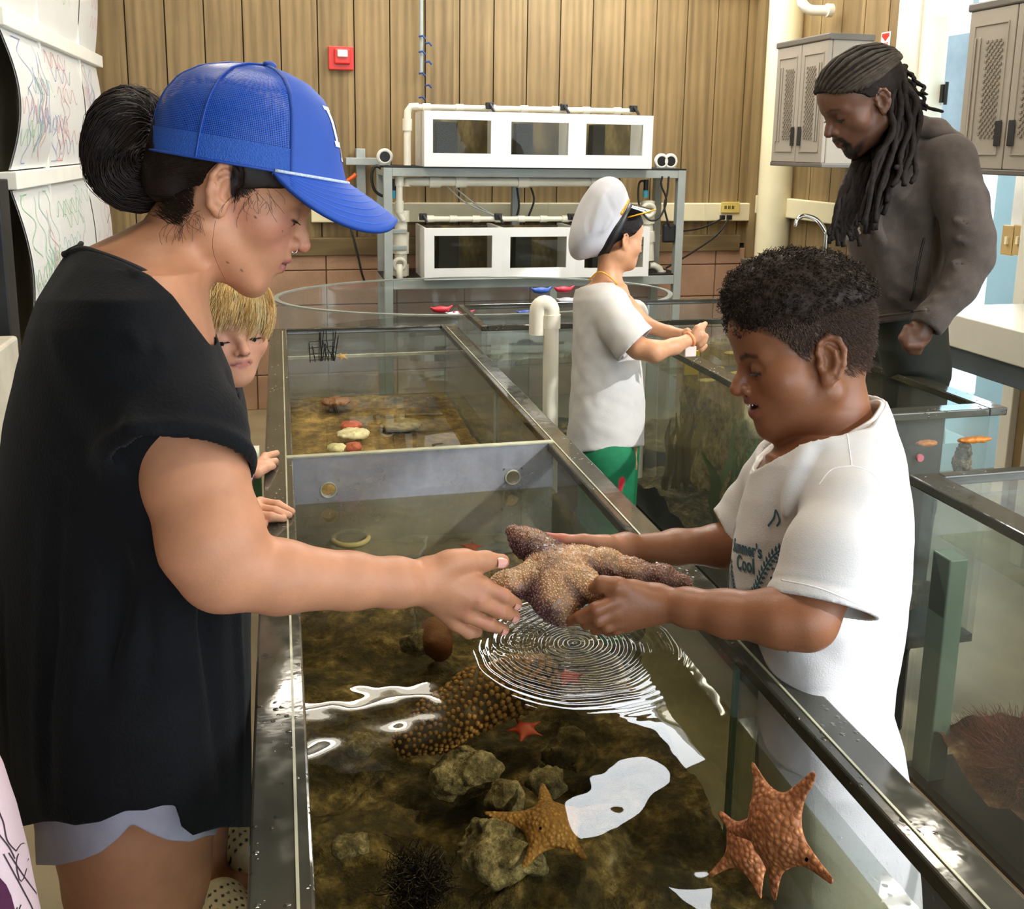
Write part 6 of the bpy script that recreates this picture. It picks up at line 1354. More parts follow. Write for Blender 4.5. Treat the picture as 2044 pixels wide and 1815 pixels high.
# ================================================================== BOY IN THE CAPTAIN HAT
def build_captain():
    fr=head_frame(1231,484,2.66,.176,122,8,roll=0,anchor=(.0,-.02,.40))
    fr=Frame(fr.o-RC[:,0]*.008,fr.R,fr.s)
    b0=J(1215,880,2.68); root=empty('person',(b0[0],b0[1],0),0,'boy in a white captain hat and white t-shirt at the middle tank','person')
    s=SDF(); head_sdf(s,fr,.9,nose=.5,lips=1.,ears=(1,-1),cheek=.5)
    s.fn(*plof([(505,1195,1250,2.66,.045),(540,1192,1240,2.66,.045),(565,1180,1244,2.66,.055),(590,1160,1255,2.66,.09)],2.),k=.03)
    s.fn(*plof([(575,1165,1245,2.66,.10),(700,1150,1270,2.67,.10),(850,1150,1275,2.68,.10),(930,1160,1270,2.69,.10)],2.2),k=.03)
    px2(s,[(1212,610,2.56,26),(1240,668,2.51,24),(1275,695,2.475,22),(1305,702,2.46,20)],.02); px2(s,[(1305,702,2.46,20),(1345,692,2.49,16),(1376,678,2.52,12)],.02)
    px2(s,[(1245,610,2.76,24),(1290,650,2.75,16),(1335,664,2.70,13),(1372,670,2.64,10.5)],.02)
    px2(s,[(1376,678,2.52,11),(1396,668,2.52,12)],.01)
    for pts in ([(1394,662,2.52,8),(1402,652,2.52,6),(1408,646,2.53,5)],[(1398,668,2.52,8),(1408,672,2.53,6),(1405,682,2.54,5)],[(1396,674,2.52,7),(1404,682,2.53,6),(1399,690,2.54,5)],[(1392,678,2.52,7),(1396,688,2.53,5.5),(1390,694,2.54,5)],[(1386,664,2.51,7),(1392,655,2.51,6),(1399,650,2.52,5)]): px2(s,pts,.006)
    px2(s,[(1372,670,2.64,10),(1390,678,2.63,11)],.01)
    for k in range(4): px2(s,[(1390,674+4*k,2.63,7),(1400,684+4*k,2.62,5.5),(1408-3*k,690+3*k,2.62,5)],.005)
    px2(s,[(1380,668,2.62,7),(1372,660,2.60,5.5),(1364,664,2.60,5)],.005)
    h0=J(1212,900,2.62); h1=J(1222,900,2.78); h0[2]=h1[2]=.60; hips=[h0,h1]; legs(s,hips,(1,.3,0),(.075,.065,.045,.04,.03))
    V,Q=s.mesh((.5,2.0,0),(1.4,3.0,1.45),.0042); mk=face_marks(fr,'b06a5a','2a1a12',child=.9,bl=.3); mk.append((fr.fro((-.06,.43,.265)),fr.fro((.06,.43,.265)),.006,.006,'0c0a0a',1.,WORLD))
    meshobj('body',V,Q,skin('captain boy skin'),root,col=paint(V,'c28e6a',mk)); eyes(fr,root,.9)
    # moustache
    G=SDF(); G.fr=fr; 
    for g in (1,-1): G.chain([(0,.47,.265),(g*.05,.455,.26),(g*.10,.40,.24),(g*.12,.38,.25)],[.022,.022,.015,.008],.01)
    V,Q=G.mesh(fr.fro((0,.43,.29))-.04,fr.fro((0,.43,.29))+.04,.0018); meshobj('false_moustache',V,Q,M_black,root)
    mh=basic('brown black hair','140d0a',.6,var=.4,vs=120,bump=.7,bs=260,spec=.25)
    s=SDF(); scalp(s,fr,.0035,.9,cheek=.5)
    hl=hairline(fr,[.16,.24,.32,.40,.46,.50,.56,.62,.70,.85,1.1],[-.5,-.27,-.14,-.10,-.04,.08,.15,.20,.28,.45,.8])
    s.ops.append(('i',hl,WORLD,np.zeros(3),1e3,0.)); s.disp(lambda q:.0012*wob(q,160,2.)); V,Q=s.mesh(fr.fro((0,0,.5))-.16,fr.fro((0,0,.5))+.16,.0022); meshobj('hair',V,Q,mh,root)
    # hat
    O=J(1222,458,2.665); r,u,t=axes_at(O); D=-r*.40-u*.917; D=-D if D@u<0 else D   # up along the band line
    D=(r*.48+u*.877); N=(-r*.877+u*.48)  # band line direction, hat axis (up and back)
    hat=SDF(); Rm=np.stack([D,N,-t],1); c=O+N*.052+D*(-.002)
    hat.ell(c,(.122,.058,.112),R=Rm); hat.ell(O+N*.02,(.085,.06,.085),k=.03,R=Rm); hat.ell(c+D*.055+N*.004,(.062,.045,.07),k=.05,R=Rm)
    for a,b,w,am in (((1215,362),(1180,470),.012,.006),((1190,400),(1160,480),.010,-.004),((1235,400),(1190,500),.012,.005),((1160,420),(1170,500),.01,.006),((1205,380),(1240,450),.01,-.004)): hat.ridge(J(*a,2.56),J(*b,2.56),w,am*1.5)
    hat.disp(lambda q:.002*wob(q,38,3.)); hat.plane(O-N*.012,-N)
    V,Q=hat.mesh(O-.2,O+.2,.0035); mt=vcol('white hat cloth',.8,bump=.3,bs=500.,spec=.15,mott=.02); ho=meshobj('captain_hat',V,Q,mt,root,col=np.tile(np.array(lin('cccbd0')),(len(V),1)))
    rings=[]
    for h,k_ in ((-.012,1.),(.012,1.02),(.012,.96),(-.012,.94)): rings.append([O+N*(h-.012)+(D*math.cos(a)*.088+(-t)*math.sin(a)*.082)*k_ for a in np.linspace(0,2*math.pi,60,endpoint=False)])
    MB().grid(rings,closeu=True,closev=True).build('hat_band',M_black,ho,True)
    mg=basic('gold braid','e0a010',.3,metal=.5)
    MB().tube([O+N*.0+(D*math.cos(a)*.0915+(-t)*math.sin(a)*.0855) for a in np.linspace(-1.05,1.05,30)],.0055,8).build('gold_braid',mg,ho,True)
    G=[]
    for sv in np.linspace(-1,1,25):
        a=sv*1.0; p0=O-N*.02+D*math.cos(a)*.088+(-t)*math.sin(a)*.082; ext=.06*(1-abs(sv)**2.2)+.002; f=(D*.28-N*.96); f/=np.linalg.norm(f); G.append([p0+(f*math.cos(a*.5)+(-t)*math.sin(a*.5)*.8)*ext*x for x in np.linspace(0,1,8)])
    G=np.array(G); MB().grid(G).grid(G-N*-.003,flip=True).build('hat_visor',basic('shiny black visor','101012',.06,spec=.9),ho,True)
    MB().tube([g[-1] for g in G],.0022,6).build('visor_gold_trim',mg,ho,True)
    # shirt
    s=SDF(); s.fn(*plof([(552,1175,1222,2.66,.05),(575,1150,1238,2.66,.09),(600,1144,1256,2.66,.115),(660,1143,1272,2.66,.12),(740,1141,1282,2.67,.122),(800,1137,1288,2.675,.125),(860,1131,1287,2.68,.128),(940,1127,1284,2.69,.13)],2.2)); px2(s,[(1215,612,2.58,38)]*2,.04)
    for a,b,w,am in (((1190,620),(1215,760),.012,.006),((1215,640),(1200,780),.010,-.004),((1240,700),(1190,800),.012,.005),((1160,700),(1155,860),.014,.004),((1270,760),(1265,860),.01,.004)): s.ridge(J(*a,2.55),J(*b,2.56),w*1.4,am)
    s.disp(lambda q:.0016*wob(q,34,1.)+.001*wob(q,80,4.)); s=shell(s,.011)
    A,B=J(1165,575,2.66),J(1236,562,2.66); nn=np.cross(B-A,RC[:,2]); nn=nn/np.linalg.norm(nn); nn=nn if nn[2]>0 else -nn; nc=(A+B)/2
    s.ops.append(('i',lambda q:(q-A)@nn-.9*np.maximum(np.linalg.norm(q-nc,axis=-1)-.075,0),WORLD,np.zeros(3),1e3,0.))
    s.ops.append(('i',ucut([(1100,906),(1127,905),(1200,900),(1286,890),(1320,888)]),WORLD,np.zeros(3),1e3,0.))
    sl=SDF(); px2(sl,[(1216,612,2.57,40),(1242,655,2.525,43),(1270,690,2.50,46),(1290,715,2.49,48)],.03); sl.disp(lambda q:.0015*wob(q,45,3.)); sl=shell(sl,.010)
    P0,P1,P2=J(1243,712,2.49),J(1302,655,2.50),J(1275,690,2.60); n2=np.cross(P1-P0,P2-P0); n2/=np.linalg.norm(n2); n2=n2 if n2@RC[:,0]>0 else -n2; sl.ops.append(('i',lambda q:(q-P0)@n2,WORLD,np.zeros(3),1e3,0.))
    s.ops.append(('u',lambda q:sl(q),WORLD,J(1245,660,2.54),.16,.014))
    V,Q=s.mesh((.5,2.0,.5),(1.3,2.95,1.3),.0042); meshobj('t_shirt',V,Q,mt,root,col=np.tile(np.array(lin('c4c1bd')),(len(V),1)))
    # green trousers
    s=SDF()
    for h_ in hips: k_=np.array(h_); k_[2]=.12; s.chain([np.array(h_)+[0,0,.06],(np.array(h_)+k_)/2,k_],[.080,.073,.062],.03)
    s=shell(s,.016); s.plane((0,0,.13),(0,0,-1)); V,Q=s.mesh((.5,2.0,.05),(1.3,3.0,.78),.006)
    q=J(1240,975,2.55); meshobj('green_trousers',V,Q,vcol('green cloth',.8,bump=.3,bs=300.,spec=.2,mott=.1),root,col=paint(V,'1c6b48',[(J(1243,958,2.56),J(1238,990,2.56),.006,.004,'c0203a',1.,WORLD)]))
    shoes(root,hips,(1,.3,0),basic('dark trainers','2c2c30',.6),L=.18,W=.034)
    # wristband and necklace
    p=J(1376,678,2.52); ax=J(1390,672,2.52)-J(1350,690,2.49); MB().ring(p,ax,.0185,.0045,28,8).build('wristband',basic('orange white band','e9925e',.5,var=.3,vs=90),root,True)
    q=p+np.array([0,-.01,-.03]); MB().box(q-[.016,.003,.014],q+[.016,.003,.014],.002).build('band_tail',basic('pink white tail','e8c8c0',.6),root)
    MB().tube(smooth_path([J(1176,560,2.63),J(1195,543,2.60),J(1215,551,2.595),J(1232,567,2.60)],20),.0025,6).build('yellow_cord',basic('yellow cord','d59a30',.5),root,True)
    return root
build_captain()
# ================================================================== BLOND CHILD
def build_blond():
    fr=head_frame(477,676,1.68,.205,24,10,roll=8,anchor=(0,.38,.425))
    b0=J(430,1100,1.86); root=empty('person',(b0[0]-.03,b0[1],0),0,'blond child in a black vest over a tie-dye shirt leaning on the tank','person')
    s=SDF(); head_sdf(s,fr,1.,nose=.45,lips=.75,cheek=.7,lid=.006,mwk=.85,smile=-.15)
    hc=fr.fro((0,0,.2)); 
    s.fn(*plof([(745,400,478,1.80,.045),(790,390,470,1.80,.05),(830,370,480,1.81,.08),(900,360,492,1.83,.09),(1100,360,495,1.86,.09),(1250,360,490,1.9,.09)],2.),k=.03)
    px2(s,[(440,850,1.76,30),(430,930,1.68,26),(420,1010,1.64,23),(455,1025,1.655,19),(485,1022,1.67,16)],.02)
    px2(s,[(440,860,1.92,32),(450,930,1.95,24),(490,950,1.94,18),(512,935,1.93,14)],.02)
    # hands resting on the flange
    zt=ZA+.008
    def A(x,y,z=.012): return atz(x,y,ZA+z)
    for a,b,r0,r1 in (((492,1018),(520,1003),.015,.010),((492,1024),(518,1016),.015,.010),((492,1032),(516,1030),.014,.009),((490,1038),(508,1044),.012,.008)): s.rc(A(*a,.016),A(*b,.014),r0,r1,k=.008)
    for P_ in ([(520,1003),(555,1008),(583,1022)],[(518,1016),(550,1020),(577,1029)],[(516,1030),(542,1032),(566,1036)],[(508,1042),(522,1046),(528,1048)]): s.chain([A(*P_[0],.015),A(*P_[1],.016),A(*P_[2],.006)],[.0095,.008,.0065],.004)
    s.rc(A(490,1045,.01),A(516,1056,.006),.010,.008,k=.01)
    for P_ in ([(512,935),(530,912),(552,905)],[(514,940),(532,925),(550,920)],[(514,945),(530,935),(545,931)]): s.chain([A(*P_[0],.015),A(*P_[1],.016),A(*P_[2],.008)],[.011,.0085,.007],.006)
    hp=[np.array([b0[0]-.03,b0[1]-.07,.55]),np.array([b0[0]-.03,b0[1]+.08,.55])]; legs(s,hp,(1,-.2,0),(.07,.06,.042,.036,.028))
    V,Q=s.mesh((-.5,1.3,0),(.12,2.2,1.36),.0034); mk=face_marks(fr,'c47c70','9a7a54',child=1.,bl=.3,blush='d88a78',browstr=.3,lash='5a4636',under='b88070',lid=.006,smile=-.15)
    meshobj('body',V,Q,skin('child skin'),root,col=paint(V,'d8a283',mk)); eyes(fr,root,1.,look=(.3,-.45),lid=.006)
    # hair
    mh=vcol('blond hair',.45,bump=.1,spec=.4,mott=.25); cols=np.array([lin(c) for c in ('cfa765','e6c88a','b58a4c','d8b674','f0dca8')])
    s=SDF(); s.fr=fr; s.ell((0,-.03,.68),(.375,.47,.37)).ell((0,-.25,.45),(.27,.2,.22),k=.1); s.fr=WORLD
    hl=hairline(fr,[.12,.20,.30,.40,.48,.54,.60,.66,.8,1.1],[-.5,-.3,-.1,.0,.08,.18,.30,.46,.6,.9])
    s.ops.append(('i',hl,WORLD,np.zeros(3),1e3,0.)); s.disp(lambda q:.002*wob(q,90,2.)); V,Q=s.mesh(fr.fro((0,0,.5))-.18,fr.fro((0,0,.5))+.18,.0035); ho=meshobj('hair',V,Q,mh,root,col=np.tile(np.array(lin('b8924f')),(len(V),1)))
    rg=np.random.default_rng(3); L=[];CC=[]
    lock=rg.normal(size=(90,3))
    for i in range(5200):
        k=rg.integers(0,90); az=(k/90)*2*math.pi+rg.normal()*.09; lk=lock[k]; sa=math.sin(az); Lm=np.interp(sa,[-1,-.3,.3,.7,1],[1.35,1.25,1.15,.95,.88])+.05*lk[0]; Lm*=rg.uniform(.68,1.1)
        pts=[]; out=1.03+.05*rg.random()+.05*(k%3)
        for t in np.linspace(0,1,14):
            ph=.12+t*1.75*Lm; a2=az+.35*t*math.sin(k)-.55*t; n=np.array([math.cos(a2)*math.sin(ph),math.sin(a2)*math.sin(ph),math.cos(ph)])
            p=np.array([0,-.03,.66])+n*np.array([.385,.475,.385])*(out+.10*t*t*(.5+.5*math.sin(k*2.3))); p[2]-=.03*t*t; pts.append(fr.fro(p+lk*.012*t+rg.normal(size=3)*.003))
        L.append(pts); CC.append(cols[(k*7+i%2)%5]*rg.uniform(.85,1.1))
    strands('hair_strands',np.array(L),.0006*np.linspace(1,.5,14)[None,:].repeat(len(L),0),mh,ho,col=np.array(CC))
    # shirt, vest
    t=NT('tie dye'); v=t.coord('Object'); n=t.noise(v,9,3); t.bsdf(Base_Color=t.ramp(n,[(.35,lin('f2efe8')),(.5,lin('ecd2dc')),(.58,lin('c9e3e0')),(.68,lin('efe2a8')),(.8,lin('f4f2ee'))]),Roughness=.8)
    s=SDF(); s.fn(*plof([(785,395,470,1.80,.05),(820,372,488,1.81,.085),(880,362,502,1.83,.10),(940,362,508,1.845,.105),(970,362,498,1.85,.105),(1060,360,496,1.86,.11),(1160,358,494,1.88,.115),(1300,355,492,1.9,.12)],2.1)); px2(s,[(446,850,1.76,40),(436,905,1.71,36)],.02); s.disp(lambda q:.0018*wob(q,40,1.)); s=shell(s,.011)
    A_=J(430,800,1.8); s.ops.append(('i',lambda q:np.where(photo(q)[1]<802,.01,-1.),WORLD,np.zeros(3),1e3,0.)); s.plane((0,0,.5),(0,0,-1)); V,Q=s.mesh((-.45,1.55,.45),(.1,2.15,1.25),.005); meshobj('tie_dye_shirt',V,Q,t.m,root)
    s=SDF(); s.fn(*plof([(700,395,466,1.83,.06),(740,392,478,1.80,.075),(800,375,490,1.80,.105),(860,362,500,1.81,.113),(920,358,502,1.83,.118),(1200,350,496,1.87,.128)],2.1)); s.disp(lambda q:.0015*wob(q,50,4.)); s=shell(s,.011)
    # open at the front: keep the right edge strip and the back
    def vest(q):
        u,v_,d=photo(q); e=np.interp(v_,[680,760,800,850,900,940],[462,480,490,499,503,505]); w=np.interp(v_,[680,780,860,905],[20,15,11,4]); front=d<1.84
        g=np.where(front,np.maximum(e-w-u,v_-905),-20.); return np.minimum(g,60)*1.8/F
    s.ops.append(('i',vest,WORLD,np.zeros(3),1e3,0.)); V,Q=s.mesh((-.45,1.55,.45),(.1,2.2,1.35),.005); meshobj('black_vest',V,Q,basic('black vest','101116',.7),root)
    s=SDF()
    for h_ in hp: k_=np.array(h_); k_[2]=.22; s.chain([np.array(h_)+[0,0,.04],(np.array(h_)+k_)/2,k_],[.085,.075,.065],.03)
    s=shell(s,.014); s.plane((0,0,.24),(0,0,-1)); V,Q=s.mesh((-.5,1.5,.2),(.1,2.2,.75),.006); meshobj('shorts',V,Q,basic('grey shorts','8a8c94',.8),root)
    return root
build_blond()
# perforated pale clogs on the floor beside the woman's leg
def clog(c,f,label):
    c=np.array(c,float); f=np.array(f,float); f/=np.linalg.norm(f); sd=np.cross([0,0,1.],f); r=empty('clog',tuple(c),0,label,'shoe','pale perforated clogs on the floor')
    s=SDF(); s.rc(c+[0,0,.05]-f*.06,c+f*.09+[0,0,.045],.047,.055,k=.01); s.rc(c+f*.03+[0,0,.075],c+f*.08+[0,0,.06],.045,.045,k=.03); s.plane(c+[0,0,.022],(0,0,-1)); s.plane(c+[0,0,.105]-f*.03,np.array([0,0,1.])-f*.35)
    s.ell(c+[0,0,.085]-f*.05,(.06,.04,.05),k=.01,mode='s')
    pts=[]
    for i in range(5):
        for j in range(-4,5):
            a=c+f*(.035+.018*i)+sd*.012*(j+.5*(i%2))+[0,0,.2]; pts.append(a)
    V,Q=s.mesh(c-.2,c+.22,.003); m=vcol('yellowed foam clog',.6,bump=.1,mott=.15); mk=[]
    up=V[:,2]>c[2]+.04; cc=np.tile(np.array(lin('d6c89e')),(len(V),1))
    for a in pts:
        d=np.hypot(*(V[:,:2]-a[:2]).T); cc[(d<.0032)&(V[:,2]>c[2]+.05)]=lin('1c140c')
    for i in range(22):
        for z_ in (.045,.06):
            a=2*math.pi*i/22; q=c+f*.02+f*math.cos(a)*.12+sd*math.sin(a)*.055+[0,0,z_]; d=np.linalg.norm(V-q,axis=1); j=d.argmin(); cc[np.linalg.norm(V-V[j],axis=1)<.0035]=lin('1c140c')
    meshobj('foam_upper',V,Q,m,r,col=cc)
    s=SDF(); s.rc(c+[0,0,.045]-f*.062,c+f*.092+[0,0,.045],.052,.06,k=.01); s.plane(c+[0,0,.024],(0,0,1)); s.plane(c+[0,0,.001],(0,0,-1)); V,Q=s.mesh(c-.2,c+.22,.004); meshobj('sole',V,Q,basic('white sole','dcd8cc',.6),r)
_c1=atz(462,1715,0.); clog((_c1[0]-.0,_c1[1]+.02,0),(.5,-1,0),'pale perforated foam clog on the floor right of the woman\'s leg, farther one')
_c2=atz(455,1830,0.); clog((_c2[0]-.02,_c2[1]-.03,0),(.5,-1,0),'pale perforated foam clog on the floor right of the woman\'s leg, nearer one')
# ================================================================== MAN
def build_man():
    fr=head_frame(1717,204,2.52,.255,-64,25,roll=0,anchor=(0,.05,.50))
    b0=J(1830,680,2.72); root=empty('person',(b0[0],b0[1],0),0,'man with long dreadlocks in a grey brown hoodie looking down beside the right tank','person')
    s=SDF(); head_sdf(s,fr,0,nose=1.1,lips=1.3,jaw=1.05,open_=.15,lid=.001)
    s.fn(*plof([(215,1735,1815,2.58,.065),(260,1740,1835,2.60,.07),(300,1745,1860,2.61,.10),(340,1730,1890,2.62,.13)],2.),k=.03)
    s.fn(*plof([(300,1770,1870,2.62,.12),(400,1730,1900,2.63,.14),(550,1740,1890,2.66,.13),(680,1755,1890,2.70,.13)],2.2),k=.03)
    px2(s,[(1890,330,2.46,34),(1925,430,2.42,34),(1938,510,2.42,32),(1900,585,2.40,27),(1850,640,2.40,22)],.02)
    px2(s,[(1850,640,2.40,22),(1832,668,2.41,24),(1822,690,2.43,19)],.01)
    for k in range(4): px2(s,[(1812+9*k,672,2.395,8.5),(1812+8*k,688,2.395,8),(1818+5*k,702,2.42,7)],.006)
    px2(s,[(1812,655,2.40,9),(1802,675,2.40,8),(1808,692,2.41,7)],.006)
    px2(s,[(1745,340,2.78,34),(1720,430,2.84,34),(1740,520,2.86,28),(1780,580,2.80,22)],.02)
    h0=b0+np.array([-.015,-.03,0]); h1=b0+np.array([.01,.13,0]); h0[2]=h1[2]=.92; hips=[h0,h1]; legs(s,hips,(-.8,-.6,0),(.065,.068,.056,.05,.04),kz=.5,az=.08)
    V,Q=s.mesh((1.1,1.8,0),(2.3,3.2,1.85),.0045)
    mk=face_marks(fr,'6e4038','0e0a08',bl=.12,blush='7a4430',browstr=.7,lash='0a0807',under='2e1c14',lid=.001,open_=.15)
    for a,b,r_ in (((-.07,.44,.285),(.07,.44,.285),.012),((-.09,.36,.20),(-.07,.36,.10),.03),((.09,.36,.20),(.07,.36,.10),.03),((-.07,.38,.08),(.07,.38,.08),.05),((-.2,.1,.2),(-.12,.3,.1),.03),((.2,.1,.2),(.12,.3,.1),.03),((-.09,.41,.275),(-.10,.38,.2),.012),((.09,.41,.275),(.10,.38,.2),.012)): mk.append((a,b,r_,.02,'120d0b',.92,fr))
    meshobj('body',V,Q,skin('man skin',.42),root,col=paint(V,'684736',mk)); eyes(fr,root,0,lid=.001)
    mh=basic('dark dreadlocks','1d1613',.75,var=.5,vs=90,bump=.6,bs=350,spec=.2); mg=basic('grey tinged locks','3b342c',.75,var=.35,vs=60,bump=.5,bs=350,spec=.2)
    s=SDF(); scalp(s,fr,.006)
    hl=hairline(fr,[.2,.28,.36,.44,.50,.56,.62,.68,.74,.80,1.1],[-.5,-.25,-.12,-.08,-.04,.09,.14,.20,.28,.42,.8])
    s.ops.append(('i',hl,WORLD,np.zeros(3),1e3,0.)); s.disp(lambda q:.0015*wob(q,120,2.)); V,Q=s.mesh(fr.fro((0,0,.5))-.25,fr.fro((0,0,.5))+.25,.0045); ho=meshobj('hair',V,Q,mh,root)
    # locks drawn back over the skull
    rg=random.Random(6); bk=np.array([0,-.44,.72]); mb=MB()
    for i in range(25):
        a=(i-12)/12*1.3; st=np.array([.32*math.sin(a),.33*math.cos(a)*.95+.02,.83-.16*abs(math.sin(a))]); P=[]
        for tt in np.linspace(0,1,12):
            p=st*(1-tt)+np.array([bk[0]+.10*math.sin(a),bk[1]+.05,bk[2]])*tt; c=np.array([0,-.03,.68]); e=(p-c)/np.array([.352,.457,.347]); n=np.linalg.norm(e); P.append(fr.fro(c+(p-c)/n*1.03))
        mb.tube(P,[.0046+.0015*math.sin(k*2.1+i) for k in range(12)],7)
    mb.build('pulled_back_locks',mg,ho,True)
    # hanging dreadlocks
    def lock(pts,r=9.,seed=0):
        q=smooth_path([J(*p) for p in pts],26); rr=[r*2.5/F*(1-.35*k/25)*(1+.13*math.sin(k*1.9+seed)+.08*math.sin(k*4.1+seed)) for k in range(26)]; q=q+np.array([[.004*math.sin(k*.6+seed),.003*math.cos(k*.7+seed),0] for k in range(26)]); MB().tube(q,rr,8).build('dreadlock',mh,ho,True)
    n=0
    for i in range(34):   # near side bundle behind the ear down the chest
        f=i/33; x0=1774+28*math.sin(f*3+.3); x1=1778+52*f+rg.uniform(-4,4); xe=1712+98*f+rg.uniform(-14,14); ye=400-60*f+rg.uniform(-60,40)+60*(1-f); d=2.50+.10*((i*7)%10)/10-.05
        lock([(x0,140+rg.uniform(-8,14),d+.03),(x1,200,d),(x1+2*math.sin(i),260,d-.01),((x1+xe)/2,330,d-.03),(xe,ye,d-.05)],7.3,i)
    for i in range(17):   # front bundle hanging left of the chest
        f=i/16; lock([(1762+20*f,235,2.63),(1712+35*f+rg.uniform(-4,4),312,2.56),(1682+42*f+rg.uniform(-6,6),380,2.46),(1662+50*f+rg.uniform(-8,8),440,2.45),(1660+52*f+rg.uniform(-8,8),480+rg.uniform(-25,15),2.45)],7.,i+40)
    for i,(a,b,c_) in enumerate((((1800,150),(1830,180),(1851,212)),((1802,160),(1828,200),(1848,219)),((1805,140),(1838,170),(1846,190)),((1800,175),(1835,205),(1880,224)),((1795,165),(1822,190),(1842,208)))): lock([(*a,2.55),(*b,2.52),(*c_,2.50)],5.,i+60)
    # hoodie
    s=SDF(); s.fn(*plof([(238,1795,1862,2.63,.06),(262,1760,1892,2.63,.10),(290,1735,1912,2.63,.15),(330,1722,1928,2.63,.18),(400,1702,1930,2.63,.185),(480,1690,1920,2.645,.18),(560,1708,1908,2.66,.175),(620,1725,1898,2.68,.17),(700,1740,1890,2.70,.17)],2.2))
    px2(s,[(1895,318,2.47,48)]*2,.05)
    for a,b,w,am in (((1730,420),(1800,600),.02,.008),((1760,380),(1850,520),.02,-.006),((1720,500),(1760,600),.015,.006),((1860,420),(1840,620),.02,.007),((1790,560),(1860,600),.014,.005),((1850,330),(1905,470),.02,-.008),((1740,460),(1860,560),.012,.006),((1720,560),(1800,610),.012,.006),((1780,330),(1760,430),.012,.005)): s.ridge(J(*a,2.46),J(*b,2.49),w*1.3,am*2.)
    s.disp(lambda q:.003*wob(q,22,1.)+.0012*wob(q,60,4.)); s=shell(s,.015)
    s.ops.append(('i',ucut([(1650,640),(1745,648),(1800,640),(1860,636),(1900,625),(2000,620)]),WORLD,np.zeros(3),1e3,0.))
    s.ops.append(('i',lambda q:np.where(photo(q)[1]<252,.01,-1.),WORLD,np.zeros(3),1e3,0.))
    sl=SDF(); px2(sl,[(1893,322,2.47,50),(1918,400,2.42,50),(1934,470,2.40,47),(1938,515,2.40,44),(1912,575,2.385,38),(1862,632,2.38,32),(1840,665,2.38,30)],.03)
    for x_,y_ in ((1925,480),(1950,490),(1930,540),(1905,575),(1885,600),(1915,440),(1945,455),(1900,520),(1860,625)): sl.ridge(J(x_-34,y_-10,2.355),J(x_+28,y_+14,2.365),.009,.011)
    sl.disp(lambda q:.003*wob(q,40,3.)); sl=shell(sl,.014)
    P0,P1=J(1815,630,2.38),J(1868,668,2.38); n2=np.cross(P1-P0,RC[:,2]); n2/=np.linalg.norm(n2); n2=n2 if n2[2]<0 else -n2; sl.ops.append(('i',lambda q:(q-P0)@n2,WORLD,np.zeros(3),1e3,0.))
    s.ops.append(('u',lambda q:sl(q),WORLD,J(1905,480,2.42),.45,.02))
    V,Q=s.mesh((1.2,1.9,.8),(2.2,3.1,1.75),.0055); col=paint(V,'4b433e',[(J(1690,350,2.45),J(1680,520,2.45),.035,.02,'1c2624',.95,WORLD)])
    mt=vcol('hoodie jersey',.85,bump=.5,bs=300.,spec=.15,sheen=.1,mott=.15); hob=meshobj('hoodie',V,Q,mt,root,col=col); tr=bvh(hob)
    # hood lying on the back
    s=SDF(); px2(s,[(1795,268,2.54,17),(1830,252,2.52,22),(1870,262,2.50,24),(1905,285,2.50,20),(1925,320,2.50,13)],.02); px2(s,[(1795,268,2.54,15),(1775,300,2.48,12),(1765,335,2.455,8)],.02); s.disp(lambda q:.002*wob(q,50,3.)); V,Q=s.mesh(J(1840,290,2.5)-.3,J(1840,290,2.5)+.3,.005); meshobj('hood',V,Q,mt,root,col=np.tile(np.array(lin('5a5049')),(len(V),1)))
    for pts,nm,m in (([(1845,475),(1832,530),(1822,590),(1818,600)],'pocket_zip',M_black),([(1745,632),(1800,625),(1850,618)],'waist_seam',basic('dark seam','4a423c',.8))):
        L=[]
        for (x,y) in smooth_path(np.array(pts,float),24):
            h=tr.ray_cast(Vector(CAM),Vector(ray(x,y)),4.)
            if h[0] is not None: L.append(np.array(h[0]))
        if len(L)>4: MB().tube(L,.003,6).build(nm,m,root,True)
    # t-shirt strip with pale print
    mp=basic('pale print','b9b2a6',.7); polys=[]; rg2=random.Random(3)
    for k in range(16): x,y=rg2.uniform(-.03,.03),rg2.uniform(-.11,.11); polys.append(ribbon([(x,y),(x+rg2.uniform(-.02,.02),y+.012),(x+rg2.uniform(-.02,.02),y+.022)],.006))
    C_=J(1700,400,2.40); r_,u_,t_=axes_at(C_); decal('t_shirt_print',polys,tr,C_,r_,u_,-t_,mp,root,off=.002,cut=.02)
    # trousers
    s=SDF(); s.fn(*plof([(610,1738,1892,2.70,.15),(700,1752,1895,2.72,.15),(745,1775,1890,2.74,.14)],2.2))
    for h_ in hips: k_=np.array(h_); k_[2]=.09; s.chain([np.array(h_)+[0,0,-.02],(np.array(h_)+k_)/2,k_],[.088,.086,.075],.04)
    s=shell(s,.02); s.plane((0,0,.1),(0,0,-1)); s.ops.append(('i',lambda q:np.where(photo(q)[1]<625,.01,-1.),WORLD,np.zeros(3),1e3,0.)); V,Q=s.mesh((1.3,2.0,.05),(2.3,3.2,1.15),.008); meshobj('dark_trousers',V,Q,basic('black green trousers','23261f',.8,var=.2),root)
    shoes(root,hips,(-.8,-.6,0),basic('black shoes','151515',.5),az=.08,L=.26,W=.045)
    return root
build_man()
